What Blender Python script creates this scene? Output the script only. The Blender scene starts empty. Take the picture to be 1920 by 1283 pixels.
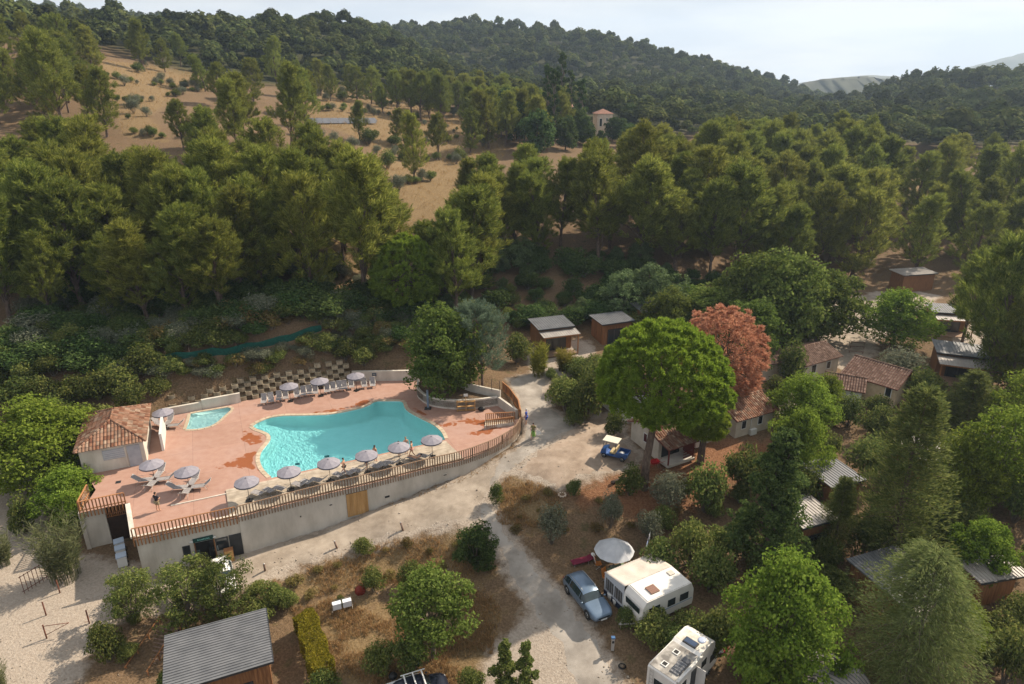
import bpy, bmesh, math, random
import numpy as np
from mathutils import Vector, Matrix, Euler
from mathutils.geometry import delaunay_2d_cdt

scene = bpy.context.scene
COL = scene.collection
R = math.radians
random.seed(7)
rng = np.random.default_rng(7)

# ------------------------------------------------------------------ camera
cam_d = bpy.data.cameras.new("camera")
cam_d.sensor_width = 36.0
cam_d.lens = 24.0
cam_d.clip_end = 20000
cam = bpy.data.objects.new("camera", cam_d)
COL.objects.link(cam)
cam.location = (0, 0, 33)
cam.rotation_euler = (R(90 - 21), 0, 0)
scene.camera = cam

# ------------------------------------------------------------------ world and sun
SUN_EL, SUN_AZ = 41.0, 55.0          # azimuth clockwise from +Y (the viewing direction)
world = bpy.data.worlds.new("World")
scene.world = world
world.use_nodes = True
wn, wl = world.node_tree.nodes, world.node_tree.links
wn.clear()
w_out = wn.new("ShaderNodeOutputWorld")
w_bg = wn.new("ShaderNodeBackground"); w_bg.inputs[1].default_value = 0.06
w_sky = wn.new("ShaderNodeTexSky"); w_sky.sky_type = 'NISHITA'; w_sky.sun_disc = False
w_sky.sun_elevation = R(SUN_EL); w_sky.sun_rotation = R(SUN_AZ)
w_sky.air_density = 1.0; w_sky.dust_density = 2.5; w_sky.altitude = 200
# thin high cloud veil over the whole dome
w_tc = wn.new("ShaderNodeTexCoord")
w_sep = wn.new("ShaderNodeSeparateXYZ"); wl.new(w_tc.outputs['Generated'], w_sep.inputs[0])
w_add = wn.new("ShaderNodeMath"); w_add.operation = 'ADD'; w_add.inputs[1].default_value = 0.16
wl.new(w_sep.outputs[2], w_add.inputs[0])
w_max = wn.new("ShaderNodeMath"); w_max.operation = 'MAXIMUM'; w_max.inputs[1].default_value = 0.05
wl.new(w_add.outputs[0], w_max.inputs[0])
w_dx = wn.new("ShaderNodeMath"); w_dx.operation = 'DIVIDE'
w_dy = wn.new("ShaderNodeMath"); w_dy.operation = 'DIVIDE'
wl.new(w_sep.outputs[0], w_dx.inputs[0]); wl.new(w_max.outputs[0], w_dx.inputs[1])
wl.new(w_sep.outputs[1], w_dy.inputs[0]); wl.new(w_max.outputs[0], w_dy.inputs[1])
w_cmb = wn.new("ShaderNodeCombineXYZ"); wl.new(w_dx.outputs[0], w_cmb.inputs[0]); wl.new(w_dy.outputs[0], w_cmb.inputs[1])
w_n1 = wn.new("ShaderNodeTexNoise"); w_n1.inputs['Scale'].default_value = 0.55; w_n1.inputs['Detail'].default_value = 7
w_n1.inputs['Roughness'].default_value = 0.62; w_n1.inputs['Distortion'].default_value = 0.4
wl.new(w_cmb.outputs[0], w_n1.inputs['Vector'])
w_r1 = wn.new("ShaderNodeValToRGB")
w_r1.color_ramp.elements[0].position = 0.30; w_r1.color_ramp.elements[0].color = (0.80, 0.80, 0.80, 1)
w_r1.color_ramp.elements[1].position = 0.62; w_r1.color_ramp.elements[1].color = (1, 1, 1, 1)
wl.new(w_n1.outputs[0], w_r1.inputs[0])
w_n2 = wn.new("ShaderNodeTexNoise"); w_n2.inputs['Scale'].default_value = 0.8; w_n2.inputs['Detail'].default_value = 6
wl.new(w_cmb.outputs[0], w_n2.inputs['Vector'])
w_r2 = wn.new("ShaderNodeValToRGB")
w_r2.color_ramp.elements[0].position = 0.40; w_r2.color_ramp.elements[0].color = (7.8, 8.1, 8.6, 1)
w_r2.color_ramp.elements[1].position = 0.60; w_r2.color_ramp.elements[1].color = (9.9, 9.75, 9.5, 1)
wl.new(w_n2.outputs[0], w_r2.inputs[0])
w_mix = wn.new("ShaderNodeMix"); w_mix.data_type = 'RGBA'
wl.new(w_r1.outputs[0], w_mix.inputs[0])
wl.new(w_sky.outputs[0], w_mix.inputs[6]); wl.new(w_r2.outputs[0], w_mix.inputs[7])
wl.new(w_mix.outputs[2], w_bg.inputs[0]); wl.new(w_bg.outputs[0], w_out.inputs[0])

sun_d = bpy.data.lights.new("sun", 'SUN')
sun_d.energy = 5.0; sun_d.angle = R(0.8); sun_d.color = (1.0, 0.86, 0.68)
sun = bpy.data.objects.new("sun", sun_d); COL.objects.link(sun)
_sd = Vector((math.sin(R(SUN_AZ)) * math.cos(R(SUN_EL)), math.cos(R(SUN_AZ)) * math.cos(R(SUN_EL)), math.sin(R(SUN_EL))))
sun.rotation_euler = _sd.to_track_quat('Z', 'Y').to_euler()
sun.location = (60, 40, 90)

vs = scene.view_settings
vs.view_transform = 'Standard'; vs.look = 'None'; vs.gamma = 1.0; vs.use_curve_mapping = False
vs.exposure = 0.72
scene.cycles.max_bounces = 6
scene.cycles.diffuse_bounces = 3
scene.cycles.transparent_max_bounces = 6
scene.cycles.volume_bounces = 0
# ------------------------------------------------------------------ materials
def lin(r, g, b):
    """8-bit sRGB -> linear"""
    f = lambda c: (c / 255 / 12.92) if c / 255 <= 0.04045 else ((c / 255 + 0.055) / 1.055) ** 2.4
    return (f(r), f(g), f(b), 1)
MATS = {}
def mat(name, col, rough=0.8, col2=None, scale=3.0, detail=4.0, bump=0.0, bscale=None, metal=0.0, spec=0.3, stretch=(1, 1, 1), lo=0.35, hi=0.65, coord='Object', rand=0.0, stain=0.0, sscale=0.3):
    """principled material: two colours mixed by noise, optional bump, optional per-object value shift"""
    if name in MATS: return MATS[name]
    m = bpy.data.materials.new(name); m.use_nodes = True; MATS[name] = m
    n, l = m.node_tree.nodes, m.node_tree.links
    b = n['Principled BSDF']
    b.inputs['Roughness'].default_value = rough; b.inputs['Metallic'].default_value = metal
    b.inputs['Specular IOR Level'].default_value = spec
    b.inputs['Base Color'].default_value = col
    tc = n.new('ShaderNodeTexCoord'); mp = n.new('ShaderNodeMapping'); mp.inputs['Scale'].default_value = stretch
    l.new(tc.outputs[coord], mp.inputs[0])
    out = None
    if col2 is not None:
        t = n.new('ShaderNodeTexNoise'); t.inputs['Scale'].default_value = scale; t.inputs['Detail'].default_value = detail
        l.new(mp.outputs[0], t.inputs['Vector'])
        r = n.new('ShaderNodeValToRGB'); r.color_ramp.elements[0].position = lo; r.color_ramp.elements[1].position = hi
        r.color_ramp.elements[0].color = col; r.color_ramp.elements[1].color = col2
        l.new(t.outputs[0], r.inputs[0]); out = r.outputs[0]
    if stain > 0 and out:
        t3 = n.new('ShaderNodeTexNoise'); t3.inputs['Scale'].default_value = sscale; t3.inputs['Detail'].default_value = 9; t3.inputs['Roughness'].default_value = .65; l.new(mp.outputs[0], t3.inputs['Vector'])
        r3 = n.new('ShaderNodeValToRGB'); r3.color_ramp.elements[0].position = .38; r3.color_ramp.elements[1].position = .58; r3.color_ramp.elements[0].color = (1 - stain, 1 - stain * 1.05, 1 - stain * 1.1, 1); l.new(t3.outputs[0], r3.inputs[0])
        mxs = n.new('ShaderNodeMix'); mxs.data_type = 'RGBA'; mxs.blend_type = 'MULTIPLY'; mxs.inputs[0].default_value = 1; l.new(out, mxs.inputs[6]); l.new(r3.outputs[0], mxs.inputs[7]); out = mxs.outputs[2]
    if rand > 0:
        oi = n.new('ShaderNodeObjectInfo'); mr = n.new('ShaderNodeMapRange')
        mr.inputs[3].default_value = 1 - rand; mr.inputs[4].default_value = 1 + rand
        l.new(oi.outputs['Random'], mr.inputs[0])
        hs = n.new('ShaderNodeHueSaturation'); hs.inputs['Color'].default_value = col
        if out: l.new(out, hs.inputs['Color'])
        l.new(mr.outputs[0], hs.inputs['Value']); out = hs.outputs[0]
    if out: l.new(out, b.inputs['Base Color'])
    if bump > 0:
        t2 = n.new('ShaderNodeTexNoise'); t2.inputs['Scale'].default_value = bscale or scale * 4; t2.inputs['Detail'].default_value = 5
        l.new(mp.outputs[0], t2.inputs['Vector'])
        bp = n.new('ShaderNodeBump'); bp.inputs['Strength'].default_value = bump; bp.inputs['Distance'].default_value = 0.1
        l.new(t2.outputs[0], bp.inputs['Height']); l.new(bp.outputs[0], b.inputs['Normal'])
    return m
def leafmat(name, cols, trans=0.32, obj_var=0.22, rough=0.75):
    """foliage: colour picked per leaf, shifted per plant, part of the light passing through"""
    m = bpy.data.materials.new(name); m.use_nodes = True; MATS[name] = m
    n, l = m.node_tree.nodes, m.node_tree.links
    for x in list(n): n.remove(x)
    out = n.new('ShaderNodeOutputMaterial')
    ge = n.new('ShaderNodeNewGeometry'); oi = n.new('ShaderNodeObjectInfo')
    r = n.new('ShaderNodeValToRGB')
    els = r.color_ramp.elements
    while len(els) < len(cols): els.new(0.5)
    for i, c in enumerate(cols):
        els[i].position = i / max(1, len(cols) - 1); els[i].color = c
    l.new(ge.outputs['Random Per Island'], r.inputs[0])
    hs = n.new('ShaderNodeHueSaturation'); l.new(r.outputs[0], hs.inputs['Color'])
    mr = n.new('ShaderNodeMapRange'); mr.inputs[3].default_value = 1 - obj_var; mr.inputs[4].default_value = 1 + obj_var
    l.new(oi.outputs['Random'], mr.inputs[0]); l.new(mr.outputs[0], hs.inputs['Value'])
    mu = n.new('ShaderNodeMath'); mu.operation = 'MULTIPLY'; mu.inputs[1].default_value = 7.31
    fr = n.new('ShaderNodeMath'); fr.operation = 'FRACT'
    l.new(oi.outputs['Random'], mu.inputs[0]); l.new(mu.outputs[0], fr.inputs[0])
    mh = n.new('ShaderNodeMapRange'); mh.inputs[3].default_value = 0.485; mh.inputs[4].default_value = 0.515
    l.new(fr.outputs[0], mh.inputs[0]); l.new(mh.outputs[0], hs.inputs['Hue'])
    d = n.new('ShaderNodeBsdfDiffuse'); t = n.new('ShaderNodeBsdfTranslucent'); mx = n.new('ShaderNodeMixShader')
    mx.inputs[0].default_value = trans
    l.new(hs.outputs[0], d.inputs[0]); l.new(hs.outputs[0], t.inputs[0])
    l.new(d.outputs[0], mx.inputs[1]); l.new(t.outputs[0], mx.inputs[2]); l.new(mx.outputs[0], out.inputs[0])
    return m

# ------------------------------------------------------------------ mesh builder
class MB:
    """collects shapes, then links them as ONE mesh object"""
    def __init__(s): s.v = []; s.f = []; s.sm = []
    def add(s, vs, fs, smooth=False):
        o = len(s.v); s.v += [tuple(p) for p in vs]
        s.f += [tuple(i + o for i in f) for f in fs]; s.sm += [smooth] * len(fs); return s
    def box(s, c, d, rz=0.0, rx=0.0, ry=0.0):
        h = [Vector((sx * d[0] / 2, sy * d[1] / 2, sz * d[2] / 2)) for sx in (-1, 1) for sy in (-1, 1) for sz in (-1, 1)]
        M = Euler((rx, ry, rz)).to_matrix(); c = Vector(c)
        return s.add([M @ p + c for p in h], [(0, 1, 3, 2), (4, 6, 7, 5), (0, 4, 5, 1), (2, 3, 7, 6), (0, 2, 6, 4), (1, 5, 7, 3)])
    def tube(s, pts, rad, n=6, cap=True, smooth=True):
        pts = [Vector(p) for p in pts]; rad = rad if hasattr(rad, '__len__') else [rad] * len(pts)
        o = len(s.v); rings = []
        for i, p in enumerate(pts):
            t = (pts[min(i + 1, len(pts) - 1)] - pts[max(i - 1, 0)])
            t = t.normalized() if t.length > 1e-9 else Vector((0, 0, 1))
            a = t.cross(Vector((0.3, 0.9, 0.1)) if abs(t.z) > 0.8 else Vector((0, 0, 1))).normalized(); b = t.cross(a)
            rings.append([p + (a * math.cos(k * 2 * math.pi / n) + b * math.sin(k * 2 * math.pi / n)) * rad[i] for k in range(n)])
        vs = [q for r in rings for q in r]; fs = []
        for i in range(len(pts) - 1):
            for k in range(n):
                fs.append((i * n + k, i * n + (k + 1) % n, (i + 1) * n + (k + 1) % n, (i + 1) * n + k))
        if cap: fs.append(tuple(range(n))[::-1]); fs.append(tuple((len(pts) - 1) * n + k for k in range(n)))
        return s.add(vs, fs, smooth)
    def bar(s, a, b, w, h=None):
        """square bar from a to b"""
        h = h or w; a, b = Vector(a), Vector(b); t = (b - a).normalized()
        u = t.cross(Vector((0, 0, 1))); u = u.normalized() if u.length > 1e-4 else Vector((1, 0, 0)); v = u.cross(t)
        vs = []
        for p in (a, b):
            for i, j in ((-1, -1), (1, -1), (1, 1), (-1, 1)): vs.append(p + u * i * w / 2 + v * j * h / 2)
        return s.add(vs, [(3, 2, 1, 0), (4, 5, 6, 7), (0, 1, 5, 4), (1, 2, 6, 5), (2, 3, 7, 6), (3, 0, 4, 7)])
    def prism(s, poly, z0, z1):
        n = len(poly)
        if sum(poly[i][0] * poly[(i + 1) % n][1] - poly[(i + 1) % n][0] * poly[i][1] for i in range(n)) < 0: poly = poly[::-1]
        vs = [(p[0], p[1], z0) for p in poly] + [(p[0], p[1], z1) for p in poly]
        return s.add(vs, [tuple(range(n))[::-1], tuple(range(n, 2 * n))] + [(i, (i + 1) % n, n + (i + 1) % n, n + i) for i in range(n)])
    def slab(s, a, b, c, d, t):
        """four-cornered plate with thickness t below it"""
        q = [Vector(p) for p in (a, b, c, d)]
        nrm = (q[1] - q[0]).cross(q[3] - q[0]).normalized()
        if nrm.z < 0: q = q[::-1]; nrm = -nrm
        vs = q + [p - nrm * t for p in q]
        return s.add(vs, [(0, 1, 2, 3), (7, 6, 5, 4)] + [(i, 4 + i, 4 + (i + 1) % 4, (i + 1) % 4) for i in range(4)])
    def ell(s, c, r, n=8, m=6, z0=-1.0):
        """ellipsoid"""
        vs = []; fs = []
        for i in range(m + 1):
            th = math.pi * i / m; zz = max(math.cos(th), z0); k = math.sin(th)
            for j in range(n):
                a = 2 * math.pi * j / n; vs.append((c[0] + r[0] * k * math.cos(a), c[1] + r[1] * k * math.sin(a), c[2] + r[2] * zz))
        for i in range(m):
            for j in range(n): fs.append((i * n + j, (i + 1) * n + j, (i + 1) * n + (j + 1) % n, i * n + (j + 1) % n))
        return s.add(vs, fs, True)
    def cone(s, c, r0, r1, h, n=12, cap=True):
        return s.tube([c, (c[0], c[1], c[2] + h)], [r0, r1], n, cap)
    def mesh(s, name):
        me = bpy.data.meshes.new(name); me.from_pydata(s.v, [], s.f)
        me.polygons.foreach_set('use_smooth', s.sm); me.update(); return me
    def build(s, name, m, parent=None, loc=None):
        return obj(name, s.mesh(name), m, parent, loc)
def obj(name, me, m=None, parent=None, loc=None, rz=0.0):
    o = bpy.data.objects.new(name, me)
    if m is not None and len(me.materials) == 0: me.materials.append(m)
    COL.objects.link(o)
    if parent is not None: o.parent = parent
    if loc is not None: o.location = loc
    if rz: o.rotation_euler = (0, 0, rz)
    return o
def tag(o, label, cat, group=None):
    o['label'] = label; o['category'] = cat
    if group: o['group'] = group
    return o
def thing(name, label, cat, loc=(0, 0, 0), rz=0.0, group=None, sc=None):
    o = bpy.data.objects.new(name, None); COL.objects.link(o); o.empty_display_size = 0.3
    o.location = loc; o.rotation_euler = (0, 0, rz)
    if sc is not None: o.scale = (sc, sc, sc) if not hasattr(sc, '__len__') else sc
    return tag(o, label, cat, group)
def struct(o): o['kind'] = 'structure'; return o
def stuff(o): o['kind'] = 'stuff'; return o
def copy_tree(root, parent=None):
    c = root.copy(); COL.objects.link(c); c.parent = parent
    for ch in root.children: copy_tree(ch, c)
    return c
def dup(root, loc, rz, label=None, group=None, sc=None):
    c = copy_tree(root); c.location = loc; c.rotation_euler = (0, 0, rz)
    if sc is not None: c.scale = (sc, sc, sc) if not hasattr(sc, '__len__') else sc
    if label: c['label'] = label
    if group: c['group'] = group
    return c
def in_poly(x, y, poly):
    """vectorised point-in-polygon"""
    x = np.asarray(x); y = np.asarray(y); c = np.zeros(x.shape, bool); n = len(poly)
    for i in range(n):
        (x0, y0), (x1, y1) = poly[i], poly[(i + 1) % n]
        k = ((y0 > y) != (y1 > y))
        with np.errstate(divide='ignore', invalid='ignore'):
            c ^= k & (x < (x1 - x0) * (y - y0) / (y1 - y0 + 1e-12) + x0)
    return c
def poly_dist(x, y, poly, closed=True):
    """distance to a polyline"""
    x = np.asarray(x, float); y = np.asarray(y, float); d = np.full(x.shape, 1e9); n = len(poly)
    for i in range(n if closed else n - 1):
        (x0, y0), (x1, y1) = poly[i], poly[(i + 1) % n]
        dx, dy = x1 - x0, y1 - y0; L = dx * dx + dy * dy + 1e-12
        t = np.clip(((x - x0) * dx + (y - y0) * dy) / L, 0, 1)
        d = np.minimum(d, np.hypot(x - x0 - t * dx, y - y0 - t * dy))
    return d
def resample(line, step):
    """points every `step` along a polyline"""
    out = [Vector(line[0])]; carry = 0.0
    for a, b in zip(line[:-1], line[1:]):
        a, b = Vector(a), Vector(b); L = (b - a).length; t = step - carry
        while t <= L: out.append(a + (b - a) * (t / L)); t += step
        carry = (L - (t - step))
    return out
def smooth_closed(pts, k=4):
    """Catmull-Rom through a closed loop"""
    n = len(pts); out = []
    for i in range(n):
        p0, p1, p2, p3 = [np.array(pts[(i + d) % n], float) for d in (-1, 0, 1, 2)]
        for j in range(k):
            t = j / k
            out.append(tuple(0.5 * (2 * p1 + (p2 - p0) * t + (2 * p0 - 5 * p1 + 4 * p2 - p3) * t * t + (3 * p1 - p0 - 3 * p2 + p3) * t ** 3)))
    return out
def smooth_open(pts, k=6):
    n = len(pts); out = []
    for i in range(n - 1):
        p0, p1, p2, p3 = [np.array(pts[min(max(i + d, 0), n - 1)], float) for d in (-1, 0, 1, 2)]
        for j in range(k):
            t = j / k
            out.append(tuple(0.5 * (2 * p1 + (p2 - p0) * t + (2 * p0 - 5 * p1 + 4 * p2 - p3) * t * t + (3 * p1 - p0 - 3 * p2 + p3) * t ** 3)))
    return out + [tuple(pts[-1])]
def offset_poly(pts, d):
    """push a closed loop outwards by d"""
    n = len(pts); a = sum(pts[i][0] * pts[(i + 1) % n][1] - pts[(i + 1) % n][0] * pts[i][1] for i in range(n)); s = 1 if a > 0 else -1
    out = []
    for i in range(n):
        t = Vector(pts[(i + 1) % n]) - Vector(pts[i - 1]); t = t.normalized() if t.length else Vector((1, 0))
        out.append((pts[i][0] + s * t.y * d, pts[i][1] - s * t.x * d))
    return out
def sheet(name, polys, holes, zf, m, step=0.6, tuck=0.0):
    """flat or draped sheet bounded by a polygon, with holes"""
    P = [Vector(p) for p in polys]; edges = [(i, (i + 1) % len(P)) for i in range(len(P))]
    for h in holes:
        o = len(P); P += [Vector(p) for p in h]; edges += [(o + i, o + (i + 1) % len(h)) for i in range(len(h))]
    if step:
        xs = [p.x for p in P]; ys = [p.y for p in P]
        gx, gy = np.meshgrid(np.arange(min(xs), max(xs), step), np.arange(min(ys), max(ys), step))
        gx = gx.ravel(); gy = gy.ravel(); k = in_poly(gx, gy, polys)
        k &= poly_dist(gx, gy, polys) > step * 0.4
        for h in holes: k &= ~in_poly(gx, gy, h); k &= poly_dist(gx, gy, h) > step * 0.4
        P += [Vector((a, b)) for a, b in zip(gx[k], gy[k])]
    V, _, Fc, _, _, _ = delaunay_2d_cdt(P, edges, [], 0, 1e-5)
    cx = np.array([sum(V[i].x for i in f) / len(f) for f in Fc]); cy = np.array([sum(V[i].y for i in f) / len(f) for f in Fc])
    k = in_poly(cx, cy, polys)
    for h in holes: k &= ~in_poly(cx, cy, h)
    z = zf(np.array([v.x for v in V]), np.array([v.y for v in V]))
    if tuck: z = z - tuck * (poly_dist(np.array([v.x for v in V]), np.array([v.y for v in V]), polys) < 1e-3)   # edges sink into the ground
    fs = []
    for f, ok in zip(Fc, k):
        if not ok: continue
        a, b, c = V[f[0]], V[f[1]], V[f[2]]
        fs.append(tuple(f) if (b - a).cross(c - a) > 0 else tuple(f)[::-1])
    me = bpy.data.meshes.new(name); me.from_pydata([(v.x, v.y, zz) for v, zz in zip(V, z)], [], fs); me.update()
    me.polygons.foreach_set('use_smooth', [True] * len(fs))
    return obj(name, me, m)
# ------------------------------------------------------------------ terrain
CTRL = [
    (-22.3,47,-3.6), (-19.8,45,-3.6), (-16.3,48.2,-3.4), (-12,49.4,-2.9), (-8.5,51.4,-2.4), (-5.3,52.8,-1.9), (-3,54,-1.6), (-1,56.3,-1),
    (0.8,59.5,-0.5), (1.7,63.3,-0.1), (2.4,68.7,0.4), (4.9,71.6,0.7), (8.2,74.2,0.9), (-29.9,43.8,-3.6), (-31.9,39.9,-3.8), (-32.6,35.4,-4.2),
    (-47.8,56.1,-2.6), (-42.9,48.7,-3.2), (-35.1,47.7,-3.6), (-20.1,43.4,-3.8), (-15.8,46.1,-3.5), (-9.9,47.7,-3.1), (-5,49,-2.6), (-15.4,44.1,-4.7),
    (-9.7,46.1,-4.5), (-4.9,46.9,-4), (-18.2,42.1,-4.8), (-14,41.8,-5), (-10.3,39.8,-5.2), (-6,36.5,-5.4), (-2.5,42.4,-4.5), (-0.5,47.2,-3.2),
    (1.7,43.4,-3.8), (4.7,38.9,-4.3), (6.2,35.2,-4.7), (-24.8,36.8,-5.2), (-18.8,35.8,-5.6), (-15.7,39,-5.4), (0,50.6,-2.4), (2.9,51.9,-1.6),
    (4.4,53.4,-0.9), (6.9,54.7,-0.6), (9.6,56.5,-0.5), (14.9,57.4,-0.5), (16.6,53.9,-1.2), (4.1,48.9,-2.8), (8.6,48.3,-2.9), (13.5,50.3,-2.2),
    (18.8,52.5,-2), (6,40.5,-3.8), (10.1,43.8,-3.6), (12.2,37.8,-4.2), (17.4,40.1,-4), (24.5,48.4,-3), (29.2,48.7,-3.2), (30.9,43,-4),
    (35.3,40.1,-4), (34.5,35.9,-4.7), (23.1,35.1,-4.8), (4.9,62.1,-0.1), (10.7,64.5,-0.1), (23.2,59.5,-0.5), (31.1,66.1,-0.3), (47.7,89.7,0.3),
    (41.4,78.8,0), (43.5,67.8,-0.5), (55.2,72.4,0), (44,58.6,-1.2), (44.1,50.8,-2), (60.6,103,0.8), (65.7,88.8,0.6), (90.7,120.1,1.5),
    (66,106.7,1), (5.5,81.6,1.8), (12.3,81.6,1.8), (2.6,77.4,1.3), (-13.4,72,2.2), (-23.3,68.7,3.6), (-32.1,67.2,3.6), (-34.1,64.9,2.2),
    (-28.5,69.1,5), (-22,73.3,5.6), (-36.8,67.8,4), (-48.6,66.3,4), (-48.2,61,0.5), (-44.8,58.1,-1.5), (-4.7,67.4,1), (-3.3,69.8,1.5),
    (-0.6,74.3,1.2), (-21.9,91.9,7), (-27.6,102.4,9.5), (-27.2,83.2,7), (-22.4,109.4,10.5), (-16.8,120.3,12.5), (-16.7,136,14.5), (-40.6,175.6,22),
    (-51.1,203.6,26), (-17.7,216.1,21), (-4,178.1,18), (26.3,226.5,18), (-53.7,180.1,23), (-96.6,144.1,25), (-76.2,144.1,25), (-25.7,161.9,17),
    (-63.2,91.5,9), (-78,111.4,17), (-52.4,101.2,13), (-45.7,84.8,6.5), (-11.7,89.6,5), (-4.6,94.7,5), (10.6,92.8,4), (22.9,96.6,2.8),
    (11.7,105.2,8), (28.9,106.3,6), (38.2,113.9,5), (94.3,158.8,9), (108.8,148.3,6), (68.3,124.1,2.5), (65.5,141.1,4), (44,111.2,2),
    (-51.5,124.5,17), (-46,131.8,19), (-100.8,210,34.5), (-117.9,215,38.8), (-89.8,195,31.7), (-79.2,200,30.3), (-123,190,40), (-189.1,340,53),
    (-160.5,340,50.1), (-131.5,340,49), (-116.5,340,52.1), (-97,340,52.5), (-78.8,345,51.9), (-64.3,345,48), (-49.7,345,43.5), (-31.3,330,33),
    (-218.1,340,53.4), (-17.7,300,25.8), (-63,270,33), (-90.8,260,34.8), (-38.9,265,28.5), (-323.7,600,74.8), (-239.1,600,70.9), (-107.9,580,62.1),
    (-66.3,580,63.2), (-24.8,580,67), (16.6,580,63.2), (58.2,580,58.3), (100.2,580,52.5), (142.8,580,44), (189.6,590,31.1), (238.5,600,18.6),
    (266.2,600,11.5), (307.2,600,6), (39.2,380,23.9), (10.6,360,23.1), (70.8,400,22), (108.9,410,20.3), (13.6,470,39.4), (84,480,33),
    (149,460,22), (64.7,300,17.4), (34.4,290,20), (-240.4,440,49.3), (-193,440,49.3), (-145.5,440,49.3), (-101.4,440,47.8), (-64.4,445,42.1),
    (-34.6,430,28.6), (285.5,520,9.6), (343.4,520,9.6), (227.5,510,7.6), (152.9,420,12.7), (177.5,420,15), (204.8,420,18.6), (228,420,26.7),
    (258.5,420,27.9), (288.9,420,29.3), (159.7,270,14.2), (143.2,300,15.3), (120.3,330,15.8), (176.3,255,13), (81.6,280,15.5), (99.6,205,11.2),
    (127.5,200,11.8), (-60,30,-4), (-60,55,0), (-75,80,9), (-90,110,18), (-110,150,28), (60,30,-5), (75,60,-2),
    (85,95,1), (110,140,6), (0,0,-7), (-50,0,-6), (50,0,-7), (0,-40,-8), (-200,200,42), (-300,340,60),
    (200,200,14), (300,300,18), (350,420,28), (-400,600,80), (400,600,8), (-100,-40,-6), (100,-40,-8), (0,760,45),
    (-400,800,60), (400,800,5), (-300,60,18), (300,60,4), (150,760,10), (-700,300,70), (700,300,15), (700,800,0),
    (-700,800,60),
]
# ---- terrain height: thin-plate spline through surveyed spot heights
_c = np.array(CTRL, float)
_S = 100.0
def _U(r2):
    return np.where(r2 > 1e-12, r2 * np.log(np.maximum(r2, 1e-12)), 0.0)
def _fit():
    P = _c[:, :2] / _S; n = len(P)
    K = _U(((P[:, None] - P[None]) ** 2).sum(-1)) + np.eye(n) * 2e-4
    A = np.zeros((n + 3, n + 3)); A[:n, :n] = K
    A[:n, n] = 1; A[:n, n + 1:] = P; A[n, :n] = 1; A[n + 1:, :n] = P.T
    b = np.zeros(n + 3); b[:n] = _c[:, 2]
    return np.linalg.solve(A, b)
_w = _fit()
def height(x, y):
    """ground height for arrays of x, y"""
    x = np.atleast_1d(np.asarray(x, float)); y = np.atleast_1d(np.asarray(y, float))
    sh = x.shape; q = np.stack([x.ravel(), y.ravel()], -1) / _S
    out = np.empty(len(q)); P = _c[:, :2] / _S; n = len(P)
    for i in range(0, len(q), 20000):
        qq = q[i:i + 20000]
        r2 = ((qq[:, None] - P[None]) ** 2).sum(-1)
        out[i:i + 20000] = _U(r2) @ _w[:n] + _w[n] + qq @ _w[n + 1:]
    return out.reshape(sh)
def T(x, y):
    return float(height([x], [y])[0])
# ground-cover outlines (metres)
ROAD = [(-29.78, 44.11), (-27.31, 45.38), (-22.51, 47.07), (-18.31, 48.83), (-14.09, 50.61), (-9.62, 52.41), (-4.96, 54.71), (-1.28, 56.99), (0.31, 58.53), (1.29, 57.65), (0.25, 55.56), (-1.08, 54.36), (-2.29, 52.03), (-2.8, 50.5), (-2.52, 49.14), (-4.13, 49.25), (-7.3, 48.73), (-10.13, 47.87), (-14.19, 46.75), (-17.32, 45.22), (-20.16, 43.44), (-21.84, 42.25), (-24.01, 41.5), (-26.85, 40.66), (-29.84, 39.63), (-29.82, 42.69)]
DRIVE = [(-1.53, 56.7), (0.31, 58.53), (1.24, 60.86), (1.39, 63.32), (0.91, 65.79), (0.41, 68.05), (-0.18, 71.26), (2.5, 73.45), (6.36, 74.9), (9.64, 75.83), (9.64, 74.67), (5.6, 72.99), (3.76, 70.77), (3.65, 68.25), (4.56, 65.44), (6.69, 62.46), (4.8, 60.36), (2.58, 57.88), (0.25, 55.56), (-1.08, 54.36), (-2.4, 52.38)]
LANE = [(-2.52, 49.14), (-2.91, 50.78), (-2.16, 52.38), (-1.4, 50.57), (-0.69, 48.93), (1.31, 45.83), (3.51, 42.51), (5.12, 39.73), (6.38, 37.05), (7.28, 34.19), (4.46, 34.32), (3.22, 37.5), (1.6, 40.48), (0.0, 43.85), (-1.33, 46.83)]
YARD = [(6.69, 62.46), (9.68, 65.4), (11.38, 63.4), (11.28, 59.13), (12.2, 57.43), (11.42, 55.1), (8.87, 54.59), (6.3, 53.44), (4.31, 52.57), (2.43, 53.42), (1.23, 54.57), (0.25, 55.56), (2.58, 57.88), (4.8, 60.36)]
PARK = [(33.32, 76.93), (38.65, 85.57), (49.7, 101.1), (58.66, 105.91), (64.32, 106.87), (67.88, 104.02), (57.3, 93.69), (48.8, 85.79), (46.56, 81.24), (40.66, 77.22), (39.36, 80.4)]
PARK2 = [(58.14, 83.49), (69.02, 95.17), (71.38, 92.86), (62.46, 81.57)]
TRACK = [(-51.0, 56.59), (-47.67, 58.68), (-45.16, 55.94), (-41.12, 50.17), (-37.46, 46.37), (-34.47, 45.75), (-30.59, 45.02), (-29.78, 44.11), (-29.82, 42.69), (-29.84, 39.63), (-29.67, 37.84), (-29.63, 34.46), (-33.2, 33.04), (-38.41, 37.46)]
PITCH = [(0.0, 38.81), (1.6, 40.48), (3.41, 37.45), (4.46, 34.32), (0.0, 34.58), (-2.16, 34.72), (-1.14, 37.57)]
BACKYARD = [(28.76, 69.49), (33.41, 75.44), (37.33, 77.12), (33.13, 69.85), (29.88, 66.02), (27.3, 65.26)]
CABYARD = [(1.93, 76.09), (3.41, 81.54), (9.55, 81.54), (9.95, 78.82), (6.36, 74.9), (3.13, 73.45)]
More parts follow.
